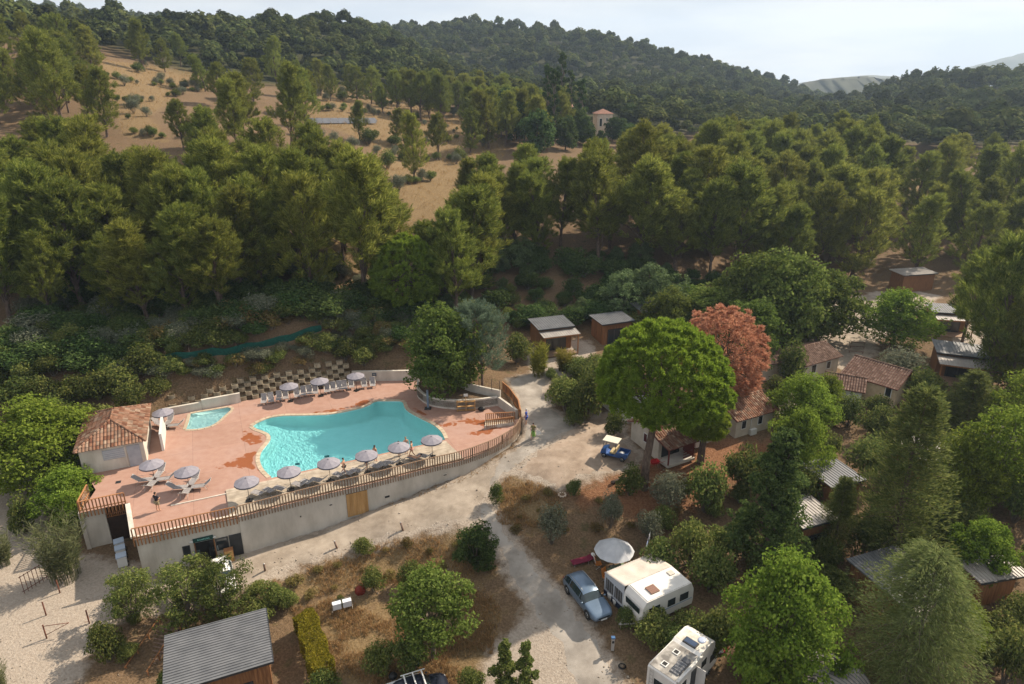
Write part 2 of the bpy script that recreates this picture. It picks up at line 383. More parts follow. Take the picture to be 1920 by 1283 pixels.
S1 = [(-115.4, 202.38), (-113.18, 223.43), (-98.08, 236.54), (-80.98, 197.23), (-85.28, 184.39), (-76.19, 150.81), (-65.03, 134.94), (-74.46, 136.01), (-93.39, 168.28)]
S2 = [(-75.6, 259.16), (-49.14, 257.8), (-28.6, 241.88), (-3.21, 214.56), (-1.27, 168.03), (-6.67, 145.28), (-10.03, 130.01), (-11.95, 117.79), (-13.25, 104.07), (-19.65, 93.62), (-24.68, 83.92), (-30.31, 94.4), (-30.68, 105.09), (-24.22, 114.98), (-24.89, 135.48), (-33.57, 165.12), (-53.67, 180.11)]
S3 = [(94.52, 168.72), (108.4, 174.62), (96.72, 149.76), (86.96, 148.79)]
S4 = [(-20.37, 42.78), (-14.12, 46.39), (-9.88, 47.67), (-4.54, 48.4), (-2.65, 46.55), (-1.28, 44.26), (-11.13, 44.12), (-16.61, 42.35)]
S5 = [(-2.13, 51.47), (-0.25, 54.68), (3.82, 52.36), (4.63, 49.89), (1.83, 48.87), (-0.92, 49.2)]
S6 = [(-17.0, 41.6), (-13.4, 42.9), (-8.3, 42.1), (-2.5, 43.5), (-.8, 41.0), (-1.5, 37.0), (-4.5, 34.2), (-11.0, 34.2), (-13.0, 37.5)]
RED = [(9.38, 54.66), (19.48, 59.36), (25.59, 60.21), (26.01, 56.77), (17.73, 52.32), (13.24, 48.95), (6.58, 51.08), (4.74, 51.79)]
POOL = smooth_closed([(-26.54, 61.97), (-26.25, 62.86), (-25.39, 63.9), (-24.1, 64.35), (-21.83, 64.4), (-19.44, 64.57), (-17.75, 65.25), (-16.3, 66.08), (-15.56, 66.78)], 1) + \
    [(-15.06, 67.85), (-12.04, 67.85)] + smooth_open([(-11.53, 66.08), (-10.89, 65.11), (-9.46, 63.64), (-8.11, 62.35), (-7.12, 60.86), (-6.56, 59.19)], 4) + \
    smooth_open([(-21.33, 52.29), (-22.51, 53.61), (-23.44, 55.24), (-23.84, 56.72), (-23.79, 58.05), (-23.77, 59.19), (-24.14, 60.14), (-24.81, 60.74), (-25.84, 61.35)], 4)
KIDS = [(-34.07, 64.83), (-30.46, 66.41), (-30.04, 65.75), (-30.2, 64.6), (-30.3, 63.69), (-30.41, 62.7), (-30.85, 61.86), (-31.6, 61.38), (-32.99, 61.2), (-33.49, 63.07)]
FENCE = smooth_open([(-22.1, 46.42), (-16.3, 49.5), (-12.1, 51.5), (-7.7, 53.8), (-4.9, 55.1), (-2.7, 56.6), (-1.0, 58.2), (0.3, 60.1), (0.9, 62.5), (0.65, 64.8), (-0.25, 67.5), (-1.1, 69.05)], 5)
RECEP = [(-29.05, 43.48), (-22.1, 46.42)]
PLANT = smooth_open([(-10.8, 71.2), (-10.64, 69.27), (-9.98, 67.86), (-8.91, 66.67), (-7.52, 66.03), (-5.72, 65.77), (-3.5, 66.03), (-1.56, 66.67)], 4)
BLOCKS = [(-18.98, 72.08), (-25.89, 69.5), (-29.7, 67.9)]
_fi = [p for p in FENCE if p[1] < 63.6]
TERRACE = [RECEP[0]] + _fi + [(0.4, 63.6), (-1.56, 66.67)] + PLANT[::-1][1:] + [(-11.0, 73.4), (-18.6, 73.1)] + BLOCKS + \
    [(-29.9, 67.5), (-36.9, 64.0), (-39.4, 59.0), (-37.9, 52.6), (-35.9, 50.4), (-35.27, 47.03), (-32.1, 48.46)]
def ground(x, y):
    """finished ground: the spline cut back behind the terrace and dug out under it"""
    x = np.atleast_1d(np.asarray(x, float)); y = np.atleast_1d(np.asarray(y, float))
    z = height(x, y)
    near = (x > -60) & (x < 20) & (y > 35) & (y < 95)
    if near.any():
        xn, yn, zn = x[near], y[near], z[near]
        ins = in_poly(xn, yn, TERRACE); d = poly_dist(xn, yn, TERRACE)
        slope = 1.15 - 0.85 * ((xn > -11.5) & (yn > 63))
        zn = np.where(~ins & (zn > 0.2), np.minimum(zn, 0.2 + slope * np.maximum(d - 0.3, 0)), zn)
        zn = np.where(ins | ((d < 0.28) & (xn < -10.5) & (yn > 52)), np.minimum(zn, -3.6), zn)
        zz = z.copy(); zz[near] = zn; z = zz
    return z
def G(x, y): return float(ground([x], [y])[0])

def _axis(a, b, step, far, grow):
    v = list(np.arange(a, b, step)); s = step; p = v[-1]
    while p < far: s *= grow; p += s; v.append(p)
    return v
_xr = _axis(0, 64, 0.55, 1500, 1.06); _xl = _axis(0, 64, 0.55, 1500, 1.06)
xs = np.array([-v for v in _xl[:0:-1]] + _xr)
ys = np.array(list(np.arange(-160, 24, 8.0)) + _axis(24, 100, 0.5, 1600, 1.035))
gx, gy = np.meshgrid(xs, ys)
gz = ground(gx.ravel(), gy.ravel())
# far beyond the hills the land flattens
dist = np.hypot(gx, gy).ravel()
k = np.clip((dist - 800) / 500, 0, 1); gz = gz * (1 - k) + (-10) * k
gz = np.clip(gz, -14, 90)
nx, ny = len(xs), len(ys)
idx = np.arange(nx * ny).reshape(ny, nx)
quads = np.stack([idx[:-1, :-1], idx[:-1, 1:], idx[1:, 1:], idx[1:, :-1]], -1).reshape(-1, 4)
def bigmesh(name, V, F):
    """numpy arrays -> mesh (all faces with the same corner count)"""
    me = bpy.data.meshes.new(name); V = np.asarray(V, np.float32); F = np.asarray(F, np.int32); c = F.shape[1]
    me.vertices.add(len(V)); me.vertices.foreach_set('co', V.ravel())
    me.loops.add(F.size); me.loops.foreach_set('vertex_index', F.ravel())
    me.polygons.add(len(F)); me.polygons.foreach_set('loop_start', np.arange(0, F.size, c, dtype=np.int32))
    me.update(calc_edges=True); return me
terr = bigmesh('ground', np.stack([gx.ravel(), gy.ravel(), gz], -1), quads)
terr.polygons.foreach_set('use_smooth', [True] * len(terr.polygons))
def sdist(polys, lim=3.0):
    out = np.full(gx.size, -lim); X, Y = gx.ravel(), gy.ravel()
    for p in polys:
        a = np.array(p); m = (X > a[:, 0].min() - lim) & (X < a[:, 0].max() + lim) & (Y > a[:, 1].min() - lim) & (Y < a[:, 1].max() + lim)
        if not m.any(): continue
        d = poly_dist(X[m], Y[m], p); s = np.where(in_poly(X[m], Y[m], p), d, -d)
        out[m] = np.maximum(out[m], np.clip(s, -lim, lim))
    return out
for nm, ps in (('gravel', [ROAD, DRIVE, LANE, YARD, PARK, PARK2, TRACK, PITCH, BACKYARD, CABYARD]), ('straw', [S1, S2, S3, S4, S5, S6]), ('red', [RED])):
    a = terr.attributes.new(nm, 'FLOAT', 'POINT'); a.data.foreach_set('value', sdist(ps).astype(np.float32))
_wd = np.clip((gy.ravel() - 235 + 18 * np.sin(gx.ravel() * .05)) / 25, 0, 1)
a = terr.attributes.new('wood', 'FLOAT', 'POINT'); a.data.foreach_set('value', _wd.astype(np.float32))
def ground_material():
    m = bpy.data.materials.new('ground_cover'); m.use_nodes = True
    n, l = m.node_tree.nodes, m.node_tree.links; b = n['Principled BSDF']
    b.inputs['Roughness'].default_value = 0.95; b.inputs['Specular IOR Level'].default_value = 0.1
    tc = n.new('ShaderNodeTexCoord')
    def noise(s, d=6, rough=0.6):
        t = n.new('ShaderNodeTexNoise'); t.inputs['Scale'].default_value = s; t.inputs['Detail'].default_value = d; t.inputs['Roughness'].default_value = rough
        l.new(tc.outputs['Object'], t.inputs['Vector']); return t.outputs[0]
    def ramp(src, c0, c1, p0=0.35, p1=0.65):
        r = n.new('ShaderNodeValToRGB'); r.color_ramp.elements[0].position = p0; r.color_ramp.elements[1].position = p1
        r.color_ramp.elements[0].color = c0; r.color_ramp.elements[1].color = c1; l.new(src, r.inputs[0]); return r.outputs[0]
    def mixc(f, a, c):
        x = n.new('ShaderNodeMix'); x.data_type = 'RGBA'; l.new(f, x.inputs[0]); l.new(a, x.inputs[6]); l.new(c, x.inputs[7]); return x.outputs[2]
    def mask(attr, src, amp, soft, bias=0.0):
        a = n.new('ShaderNodeAttribute'); a.attribute_name = attr
        s = n.new('ShaderNodeMath'); s.operation = 'SUBTRACT'; s.inputs[1].default_value = 0.5 - bias / amp; l.new(src, s.inputs[0])
        ma = n.new('ShaderNodeMath'); ma.operation = 'MULTIPLY_ADD'; ma.inputs[1].default_value = amp; l.new(s.outputs[0], ma.inputs[0]); l.new(a.outputs['Fac'], ma.inputs[2])
        r = n.new('ShaderNodeMapRange'); r.inputs[1].default_value = -soft; r.inputs[2].default_value = soft; r.interpolation_type = 'SMOOTHSTEP'; l.new(ma.outputs[0], r.inputs[0]); return r.outputs[0]
    big, mid, fine = noise(0.12), noise(0.9, 8), noise(6.0, 6, 0.7)
    earth = mixc(mid, ramp(fine, (0.080, 0.050, 0.028, 1), (0.17, 0.112, 0.068, 1)), ramp(fine, (0.105, 0.072, 0.042, 1), (0.215, 0.15, 0.092, 1)))
    green = ramp(mid, (0.000, 0.000, 0.000, 1), (0.740, 0.740, 0.740, 1), 0.56, 0.70)
    earth = mixc(green, earth, ramp(fine, (0.033, 0.041, 0.015, 1), (0.089, 0.081, 0.033, 1)))
    straw = mixc(mid, ramp(fine, (0.146, 0.099, 0.047, 1), (0.258, 0.185, 0.099, 1)), ramp(fine, (0.099, 0.065, 0.033, 1), (0.202, 0.142, 0.076, 1)))
    red = ramp(fine, (0.126, 0.056, 0.028, 1), (0.266, 0.141, 0.078, 1))
    grav = mixc(ramp(mid, (0.000, 0.000, 0.000, 1), (0.740, 0.740, 0.740, 1), 0.3, 0.7), ramp(fine, (0.252, 0.211, 0.174, 1), (0.370, 0.322, 0.270, 1)), ramp(fine, (0.296, 0.240, 0.192, 1), (0.414, 0.355, 0.296, 1)))
    c = mixc(mask('straw', mid, 5.0, 0.9), earth, straw)
    c = mixc(mask('red', mid, 5.0, 0.9), c, red)
    c = mixc(mask('gravel', mid, 3.0, 0.55, 0.35), c, grav)
    a = n.new('ShaderNodeAttribute'); a.attribute_name = 'wood'
    c = mixc(a.outputs['Fac'], c, ramp(mid, (0.028, 0.036, 0.014, 1), (0.065, 0.062, 0.028, 1)))
    l.new(c, b.inputs['Base Color'])
    bp = n.new('ShaderNodeBump'); bp.inputs['Strength'].default_value = 0.7; bp.inputs['Distance'].default_value = 0.15
    l.new(fine, bp.inputs['Height']); l.new(bp.outputs[0], b.inputs['Normal'])
    return m
struct(obj('ground', terr, ground_material()))

# paved and gravelled ways lie a few centimetres above the ground
def ragged(poly, amp=0.22, step=0.5):
    P = resample([(*p, 0) for p in smooth_closed(poly, 4) + [poly[0]]], step)[:-1]
    j = [amp * (math.sin(i * .7 + len(P)) + math.sin(i * 1.9) * .6 + random.uniform(-.6, .6)) * .7 for i in range(len(P))]
    Q = offset_poly([(p.x, p.y) for p in P], 1.0)
    return [(p.x + (q[0] - p.x) * k, p.y + (q[1] - p.y) * k) for p, q, k in zip(P, Q, j)]
_lift = lambda h: (lambda x, y: ground(x, y) + h)
M_gravel = mat('pale_gravel', (0.275, 0.23, 0.185, 1), 0.95, (0.385, 0.33, 0.272, 1), 1.1, 12, 0.25, 40, spec=0.1, lo=.25, hi=.75, stain=.30, sscale=.45)
M_conc = mat('worn_concrete', (0.265, 0.24, 0.212, 1), 0.9, (0.385, 0.35, 0.31, 1), 0.5, 12, 0.15, 30, spec=0.15, lo=.25, hi=.75, stain=.30, sscale=.45)
M_pink = mat('pink_gravel', (0.28, 0.215, 0.165, 1), 0.95, (0.40, 0.325, 0.26, 1), 1.1, 12, 0.25, 40, spec=0.1, lo=.25, hi=.75, stain=.30, sscale=.45)
struct(sheet('gravel_road', ragged(ROAD), [], _lift(0.014), M_gravel, .5, .06))
struct(sheet('concrete_drive', ragged(DRIVE, 0.1), [], _lift(0.035), M_conc, .5, .07))
struct(sheet('concrete_lane', ragged(LANE, 0.16), [], _lift(0.03), M_conc, .5, .07))
struct(sheet('gravel_yard', ragged(YARD, 0.3), [], _lift(0.015), M_pink, .5, .05))
struct(sheet('car_park', ragged(PARK, 0.3), [], _lift(0.03), M_gravel, 1.0, .08))
# ------------------------------------------------------------------ pool terrace
M_white = mat('cream_render', (0.510, 0.468, 0.408, 1), 0.9, (0.595, 0.557, 0.497, 1), 1.2, 6, 0.15, 20, stain=.22, sscale=.7, stretch=(1, 1, .35))
M_wallc = mat('grey_render', (0.455, 0.42, 0.37, 1), 0.9, (0.54, 0.50, 0.445, 1), 0.8, 7, 0.15, 20, stain=.18, sscale=.7, stretch=(1, 1, .35))
M_slat = mat('oiled_timber', (0.230, 0.098, 0.038, 1), 0.7, (0.340, 0.162, 0.068, 1), 2.0, 4, 0.1, 9, stretch=(4, 4, .6), rand=0.22)
M_slatgrey = mat('weathered_timber', (0.170, 0.106, 0.068, 1), 0.8, (0.264, 0.178, 0.119, 1), 2.0, 4, 0.1, 9, stretch=(4, 4, .6), rand=0.25)
M_board = mat('deck_board', (0.306, 0.255, 0.200, 1), 0.8, (0.425, 0.365, 0.293, 1), 1.6, 5, 0.1, 9, rand=0.12)
M_door = mat('larch_boards', (0.357, 0.200, 0.072, 1), 0.7, (0.468, 0.281, 0.119, 1), 1.4, 5, 0.1, 9, stretch=(5, 5, .5), rand=0.1)
M_dark = mat('charcoal_metal', (0.022, 0.024, 0.027, 1), 0.5, (0.035, 0.038, 0.042, 1), 2)
M_black = mat('black_plastic', (0.012, 0.012, 0.013, 1), 0.5)
M_copingm = mat('sandstone_coping', (0.36, 0.29, 0.21, 1), 0.85, (0.45, 0.37, 0.28, 1), 2.5, 4, 0.1, rand=0.10)
M_glass = mat('window_glass', (0.02, 0.025, 0.03, 1), 0.08, spec=0.6)
M_soil = mat('planter_soil', (0.10, 0.065, 0.04, 1), 0.95, (0.16, 0.11, 0.065, 1), 5, 5, 0.5)

def wet_terrace_material():
    m = bpy.data.materials.new('stamped_concrete'); m.use_nodes = True
    n, l = m.node_tree.nodes, m.node_tree.links; b = n['Principled BSDF']
    tc = n.new('ShaderNodeTexCoord')
    def noise(s, d=6):
        t = n.new('ShaderNodeTexNoise'); t.inputs['Scale'].default_value = s; t.inputs['Detail'].default_value = d
        l.new(tc.outputs['Object'], t.inputs['Vector']); return t.outputs[0]
    def ramp(src, els):
        r = n.new('ShaderNodeValToRGB')
        while len(r.color_ramp.elements) < len(els): r.color_ramp.elements.new(0.5)
        for e, (p, c) in zip(r.color_ramp.elements, els): e.position = p; e.color = c
        l.new(src, r.inputs[0]); return r.outputs[0]
    def mixc(f, a, c, mode='MIX'):
        x = n.new('ShaderNodeMix'); x.data_type = 'RGBA'; x.blend_type = mode; l.new(f, x.inputs[0]); l.new(a, x.inputs[6]); l.new(c, x.inputs[7]); return x.outputs[2]
    n1, n2, n3 = noise(0.22, 7), noise(1.6, 8), noise(9, 5)
    base = ramp(n1, [(0.3, (0.30, 0.165, 0.122, 1)), (0.5, (0.345, 0.20, 0.152, 1)), (0.7, (0.34, 0.215, 0.18, 1))])
    patch = ramp(n2, [(0.3, (0.28, 0.152, 0.11, 1)), (0.7, (0.385, 0.25, 0.20, 1))])
    f5 = n.new('ShaderNodeValue'); f5.outputs[0].default_value = 0.45
    c = mixc(f5.outputs[0], base, patch)
    # slab joints every 5 m
    br = n.new('ShaderNodeTexBrick'); br.offset = 0.0; br.inputs['Scale'].default_value = 1.0; br.inputs['Mortar Size'].default_value = 0.012
    br.inputs['Brick Width'].default_value = 4.6; br.inputs['Row Height'].default_value = 4.6
    br.inputs['Color1'].default_value = (1, 1, 1, 1); br.inputs['Color2'].default_value = (0.93, 0.93, 0.93, 1); br.inputs['Mortar'].default_value = (0.55, 0.55, 0.55, 1)
    mp = n.new('ShaderNodeMapping'); mp.inputs['Rotation'].default_value = (0, 0, R(-24)); l.new(tc.outputs['Object'], mp.inputs[0]); l.new(mp.outputs[0], br.inputs['Vector'])
    f1 = n.new('ShaderNodeValue'); f1.outputs[0].default_value = 1.0
    c = mixc(f1.outputs[0], c, br.outputs[0], 'MULTIPLY')
    at = n.new('ShaderNodeAttribute'); at.attribute_name = 'wet'
    s = n.new('ShaderNodeMath'); s.operation = 'SUBTRACT'; s.inputs[1].default_value = 0.5; l.new(n2, s.inputs[0])
    ma = n.new('ShaderNodeMath'); ma.operation = 'MULTIPLY_ADD'; ma.inputs[1].default_value = 2.6; l.new(s.outputs[0], ma.inputs[0]); l.new(at.outputs['Fac'], ma.inputs[2])
    mr = n.new('ShaderNodeMapRange'); mr.inputs[1].default_value = -0.06; mr.inputs[2].default_value = 0.1; l.new(ma.outputs[0], mr.inputs[0])
    wetc = ramp(n1, [(0.35, (0.225, 0.075, 0.026, 1)), (0.7, (0.270, 0.094, 0.045, 1))])
    c = mixc(mr.outputs[0], c, wetc); l.new(c, b.inputs['Base Color'])
    rr = n.new('ShaderNodeMapRange'); rr.inputs[3].default_value = 0.8; rr.inputs[4].default_value = 0.3; l.new(mr.outputs[0], rr.inputs[0]); l.new(rr.outputs[0], b.inputs['Roughness'])
    bp = n.new('ShaderNodeBump'); bp.inputs['Strength'].default_value = 0.2; bp.inputs['Distance'].default_value = 0.03; l.new(n3, bp.inputs['Height']); l.new(bp.outputs[0], b.inputs['Normal'])
    return m
COPE_O, COPE_K = offset_poly(POOL, 0.42), offset_poly(KIDS, 0.35)
ter = sheet('pool_terrace', TERRACE, [POOL, KIDS], lambda x, y: x * 0.0, wet_terrace_material(), 0.5)
struct(ter)
WET = [[(-26.9, 60.9), (-24.6, 59.9), (-24.4, 58.4), (-25.6, 58.2), (-26.6, 59.4)], [(-25.6, 56.0), (-24.2, 57.2), (-24.0, 55.0), (-22.9, 53.4), (-24.9, 54.2), (-27.2, 53.8)],
       [(-17.6, 66.4), (-16.1, 68.4), (-15.4, 67.6), (-16.0, 66.4)], [(-21.5, 64.9), (-19.0, 65.2), (-17.8, 66.0), (-19.0, 66.0)], [(-9.2, 64.0), (-7.3, 62.3), (-4.2, 63.8), (-1.2, 62.6), (-2.0, 61.6), (-5.0, 62.8), (-7.2, 61.6)],
       [(-5.5, 60.2), (-3.0, 61.2), (-1.0, 61.6), (-2.6, 60.2)], [(-10.6, 66.2), (-9.0, 64.8), (-8.8, 64.2), (-10.2, 65.2)]]
_v = np.empty(len(ter.data.vertices) * 3); ter.data.vertices.foreach_get('co', _v); _v = _v.reshape(-1, 3)
_wa = np.full(len(_v), -1.2)
for p in WET:
    d = poly_dist(_v[:, 0], _v[:, 1], p); _wa = np.maximum(_wa, np.where(in_poly(_v[:, 0], _v[:, 1], p), np.minimum(d * 1.2, .45), -d * 1.6))
_at = ter.data.attributes.new('wet', 'FLOAT', 'POINT'); _at.data.foreach_set('value', _wa.astype(np.float32))

# pools ---------------------------------------------------------------
def liner(name, c1, c2):
    return mat(name, c1, 0.6, c2, 1.2, 3)
def water_mat(name, rough=0.03, bump=0.5, tint=(0.64, 0.94, 0.955, 1)):
    m = bpy.data.materials.new(name); m.use_nodes = True; n, l = m.node_tree.nodes, m.node_tree.links
    for x in list(n): n.remove(x)
    o = n.new('ShaderNodeOutputMaterial'); tr = n.new('ShaderNodeBsdfTransparent'); tr.inputs[0].default_value = tint
    gl = n.new('ShaderNodeBsdfGlossy'); gl.inputs['Roughness'].default_value = rough
    fr = n.new('ShaderNodeFresnel'); fr.inputs[0].default_value = 1.33
    tc = n.new('ShaderNodeTexCoord'); t = n.new('ShaderNodeTexNoise'); t.inputs['Scale'].default_value = 2.6; t.inputs['Detail'].default_value = 4; t.inputs['Distortion'].default_value = 1.0
    l.new(tc.outputs['Object'], t.inputs['Vector'])
    bp = n.new('ShaderNodeBump'); bp.inputs['Strength'].default_value = bump; bp.inputs['Distance'].default_value = 0.12
    l.new(t.outputs[0], bp.inputs['Height']); l.new(bp.outputs[0], gl.inputs['Normal']); l.new(bp.outputs[0], fr.inputs['Normal'])
    mx = n.new('ShaderNodeMixShader'); l.new(fr.outputs[0], mx.inputs[0]); l.new(tr.outputs[0], mx.inputs[1]); l.new(gl.outputs[0], mx.inputs[2]); l.new(mx.outputs[0], o.inputs[0])
    return m
def basin(name, loop, floor_z, water_z, lin_m, wat_m, wname):
    """basin walls and floor, then a closed body of water inside it"""
    n = len(loop)
    fl = sheet(name, loop, [], floor_z, lin_m, 0.8)
    me = fl.data; bm = bmesh.new(); bm.from_mesh(me)
    be = [e for e in bm.edges if e.is_boundary]
    r = bmesh.ops.extrude_edge_only(bm, edges=be)
    for v in [g for g in r['geom'] if isinstance(g, bmesh.types.BMVert)]: v.co.z = -0.005
    bmesh.ops.recalc_face_normals(bm, faces=bm.faces[:]); bm.to_mesh(me); bm.free()
    struct(fl)
    ins = offset_poly(loop, -0.004)
    w = sheet(wname, ins, [], lambda x, y: x * 0 + water_z, wat_m, 0.8)
    struct(w)
    return fl
def pool_floor(x, y):
    deep = np.clip((x + 26.0) / 14.0, 0, 1)
    z = -1.15 - 0.75 * deep
    d1 = np.hypot(x + 26.2, (y - 62.4))                      # rounded entry steps at the west end
    st = np.floor(np.clip((d1 - 0.3) / 0.55, 0, 4)) * 0.28 + 0.3
    return np.maximum(z, np.where(d1 < 2.6, -st, -9))
M_liner = liner('pale_pool_liner', (0.60, 0.80, 0.80, 1), (0.66, 0.84, 0.84, 1))
pool = basin('pool_basin', POOL, pool_floor, -0.10, M_liner, water_mat('pool_water', bump=0.30), 'pool_water')
kids = basin('paddling_pool_basin', KIDS, lambda x, y: -0.38 + 0 * x, -0.09, M_liner, water_mat('paddling_pool_water', bump=0.15, tint=(0.84, 0.97, 0.97, 1)), 'paddling_pool_water')
for i, (x, y) in enumerate([(-20.6, 57.0), (-18.2, 58.6), (-17.2, 54.9), (-19.6, 54.4)]):   # floor drains
    MB().box((x, y, float(pool_floor(np.array([x]), np.array([y]))[0]) + 0.03), (0.42, 0.3, 0.05), 0.4).build('floor_drain', MATS.get('drain') or mat('drain', (0.03, 0.10, 0.12, 1)), pool)
def coping(parent, loop, width, skip=None):
    P = [Vector((p[0], p[1])) for p in loop]
    if sum(P[i].x * P[(i + 1) % len(P)].y - P[(i + 1) % len(P)].x * P[i].y for i in range(len(P))) < 0: P = P[::-1]
    ring = resample([(p.x, p.y, 0) for p in P + [P[0]]], 0.62)
    for i in range(len(ring)):
        a, b = ring[i].xy, ring[(i + 1) % len(ring)].xy; t = (b - a)
        if t.length < 0.2: continue
        t.normalize(); nrm = Vector((t.y, -t.x)); a2, b2 = a + t * 0.012, b - t * 0.012
        if skip and skip((a + b) / 2): continue
        MB().prism([(*(a2 - nrm * 0.03),), (*(b2 - nrm * 0.03),), (*(b2 + nrm * width),), (*(a2 + nrm * width),)], -0.04, 0.035).build('coping_stone', M_copingm, parent)
coping(pool, POOL, 0.36, lambda p: (p - Vector((-21.3, 52.3))).dot(Vector((0.43, -0.9)).normalized()) > -0.35 and p.x > -21.4)
coping(kids, KIDS, 0.28)

# timber deck between pool and fence: boards run along the pool
deck = thing('timber_deck', 'pale timber boardwalk between the big pool and the slatted fence', 'deck', (0, 0, 0))
DA, DB = Vector((-24.6, 50.2)), Vector((-6.45, 58.75))
du = (DB - DA).normalized(); dv = Vector((du.y, -du.x))
for i in range(30):
    off = 0.02 + i * 0.145; s_ = np.arange(-1.5, 22.5, 0.05); bx, by = DA.x + dv.x * off + du.x * s_, DA.y + dv.y * off + du.y * s_
    ok_ = in_poly(bx, by, TERRACE) & (poly_dist(bx, by, FENCE, False) > 0.12) & (s_ >= 0.0) & (s_ < 20.1 + off * .1)
    if not ok_.any(): continue
    lo_, hi_ = s_[ok_][0], s_[ok_][-1]
    cuts = [lo_] + [c for c in ((3.4, 10.1, 16.8) if i % 2 else (6.7, 13.4)) if lo_ + .5 < c < hi_ - .5] + [hi_]
    for s0, s1 in zip(cuts[:-1], cuts[1:]):
        a, b = DA + dv * off + du * (s0 + .01), DA + dv * off + du * (s1 - .01)
        MB().box(((a.x + b.x) / 2, (a.y + b.y) / 2, 0.075), ((b - a).length, 0.137, 0.05), math.atan2(du.y, du.x)).build('board', M_board, deck)
MB().box(((DA + du * 10.05 + dv * 1.6).x, (DA + du * 10.05 + dv * 1.6).y, 0.026), (20.0, 3.1, 0.045), math.atan2(du.y, du.x)).build('joist_frame', M_slatgrey, deck)

# retaining walls and rendered walls ------------------------------------
def wall_along(name, line, z0f, z1f, th, m, label=None, cat='wall', side=1):
    """upright wall following a line; th to the left of it"""
    mb = MB(); P = [Vector(p[:2]) for p in line]; n = len(P); vs = []
    for i, p in enumerate(P):
        t = (P[min(i + 1, n - 1)] - P[max(i - 1, 0)]).normalized(); nr = Vector((-t.y, t.x)) * side * th
        q = p + nr; z0 = z0f(p.x, p.y); z1 = z1f(p.x, p.y)
        vs += [(p.x, p.y, z0), (p.x, p.y, z1), (q.x, q.y, z1), (q.x, q.y, z0)]
    fs = []
    for i in range(n - 1):
        for k in range(4): fs.append((i * 4 + k, i * 4 + (k + 1) % 4, (i + 1) * 4 + (k + 1) % 4, (i + 1) * 4 + k))
    fs += [(3, 2, 1, 0), tuple((n - 1) * 4 + k for k in range(4))]
    mb.add(vs, fs); o = mb.build(name, m)
    bm = bmesh.new(); bm.from_mesh(o.data); bmesh.ops.recalc_face_normals(bm, faces=bm.faces[:]); bm.to_mesh(o.data); bm.free()
    if label: tag(o, label, cat)
    return o
low = lambda x, y: T(x, y) - 0.6
front = wall_along('retaining_wall', [p for p in FENCE if p[1] < 62.6], lambda x, y: min(T(x, y) - 0.6, -0.8), lambda x, y: -0.012, 0.3, M_wallc, 'long pale rendered retaining wall below the slatted fence, with a timber double door')
u0 = (Vector(FENCE[6]) - Vector(FENCE[4])).normalized()
# timber double door in the wall
def on_front(px_x):   # point on the fence line with the given x
    for a, b in zip(FENCE[:-1], FENCE[1:]):
        if a[0] <= px_x <= b[0]:
            k = (px_x - a[0]) / (b[0] - a[0]); return Vector((px_x, a[1] + (b[1] - a[1]) * k)), (Vector(b) - Vector(a)).normalized()
def against(x, out):  # position just outside the front wall at x
    p, t = on_front(x); nr = Vector((t.y, -t.x)); q = p + nr * out; return q, math.atan2(t.y, t.x), t
q, ang, t = against(-13.55, 0.03)
zb = T(q.x, q.y) - 0.02
dr = MB().box((0, 0.02, 1.15), (1.86, 0.04, 2.32)).build('door', M_dark, front, (q.x, q.y, zb)); dr.rotation_euler = (0, 0, ang)
dr['label'] = 'double door of upright larch boards'
for i in range(12):
    MB().box((-0.85 + i * 0.1545, -0.02, 1.15), (0.145, 0.035, 2.28)).build('board', M_door, dr)
for x, zz, w_, h_, m_ in ((-15.6, -1.15, 0.22, 0.07, M_black), (-11.15, -1.75, 0.42, 0.16, M_black), (-6.2, -1.05, 0.42, 0.22, M_white), (-17.9, -1.5, 0.1, 0.1, M_black)):
    q, ang, t = against(x, 0.02); v = MB().box((0, 0, 0), (w_, 0.06, h_)).build('vent', m_, front, (q.x, q.y, zz)); v.rotation_euler = (0, 0, ang)
    if w_ == 0.42 and h_ == 0.22: MB().box((0, -0.035, 0), (0.3, 0.02, 0.1)).build('grille', M_black, v)
# expansion joints
for x in (-19.2, -8.9):
    q, ang, t = against(x, 0.004); v = MB().box((0, 0, -1.4), (0.02, 0.012, 2.0)).build('joint', M_wallc, front, (q.x, q.y, 0)); v.rotation_euler = (0, 0, ang)

# slatted fence along the front and round to the gate ---------------------
def slat_fence(name, line, label, step, z_top, z_bot, m, out=0.06, zf=lambda x, y: 0.0, cap=True):
    root = thing(name, label, 'fence', (line[0][0], line[0][1], 0)); o0 = Vector((line[0][0], line[0][1], 0))
    P = resample([(p[0], p[1], 0) for p in line], step); me = {}
    hh = z_top - z_bot
    key = MB().box((0, 0, 0), (0.095, 0.034, hh)).mesh('slat')
    for i, p in enumerate(P):
        t = (P[min(i + 1, len(P) - 1)] - P[max(i - 1, 0)]).normalized(); nr = Vector((t.y, -t.x, 0))
        c = p + nr * out - o0; z = zf(p.x, p.y)
        s = obj('slat', key, m, root, (c.x, c.y, z + (z_top + z_bot) / 2 + random.uniform(-.012, .012)), math.atan2(t.y, t.x))
        if i % 8 == 0:
            c2 = p - nr * 0.03 - o0
            obj('post', MB().box((0, 0, z_top / 2), (0.06, 0.06, z_top)).mesh('post'), M_slatgrey, root, (c2.x, c2.y, z), math.atan2(t.y, t.x))
    for zz, w, d in ((z_top + 0.02, 0.11, 0.035), (z_top * 0.12 + 0.08, 0.05, 0.07)):
        mb = MB(); Q = P[::2] + ([P[-1]] if len(P) % 2 == 0 else [])
        for a, b in zip(Q[:-1], Q[1:]):
            mb.bar(a - o0 + Vector((0, 0, zz + zf(a.x, a.y))), b - o0 + Vector((0, 0, zz + zf(b.x, b.y))), w, d)
        mb.build('rail', m, root)
    return root
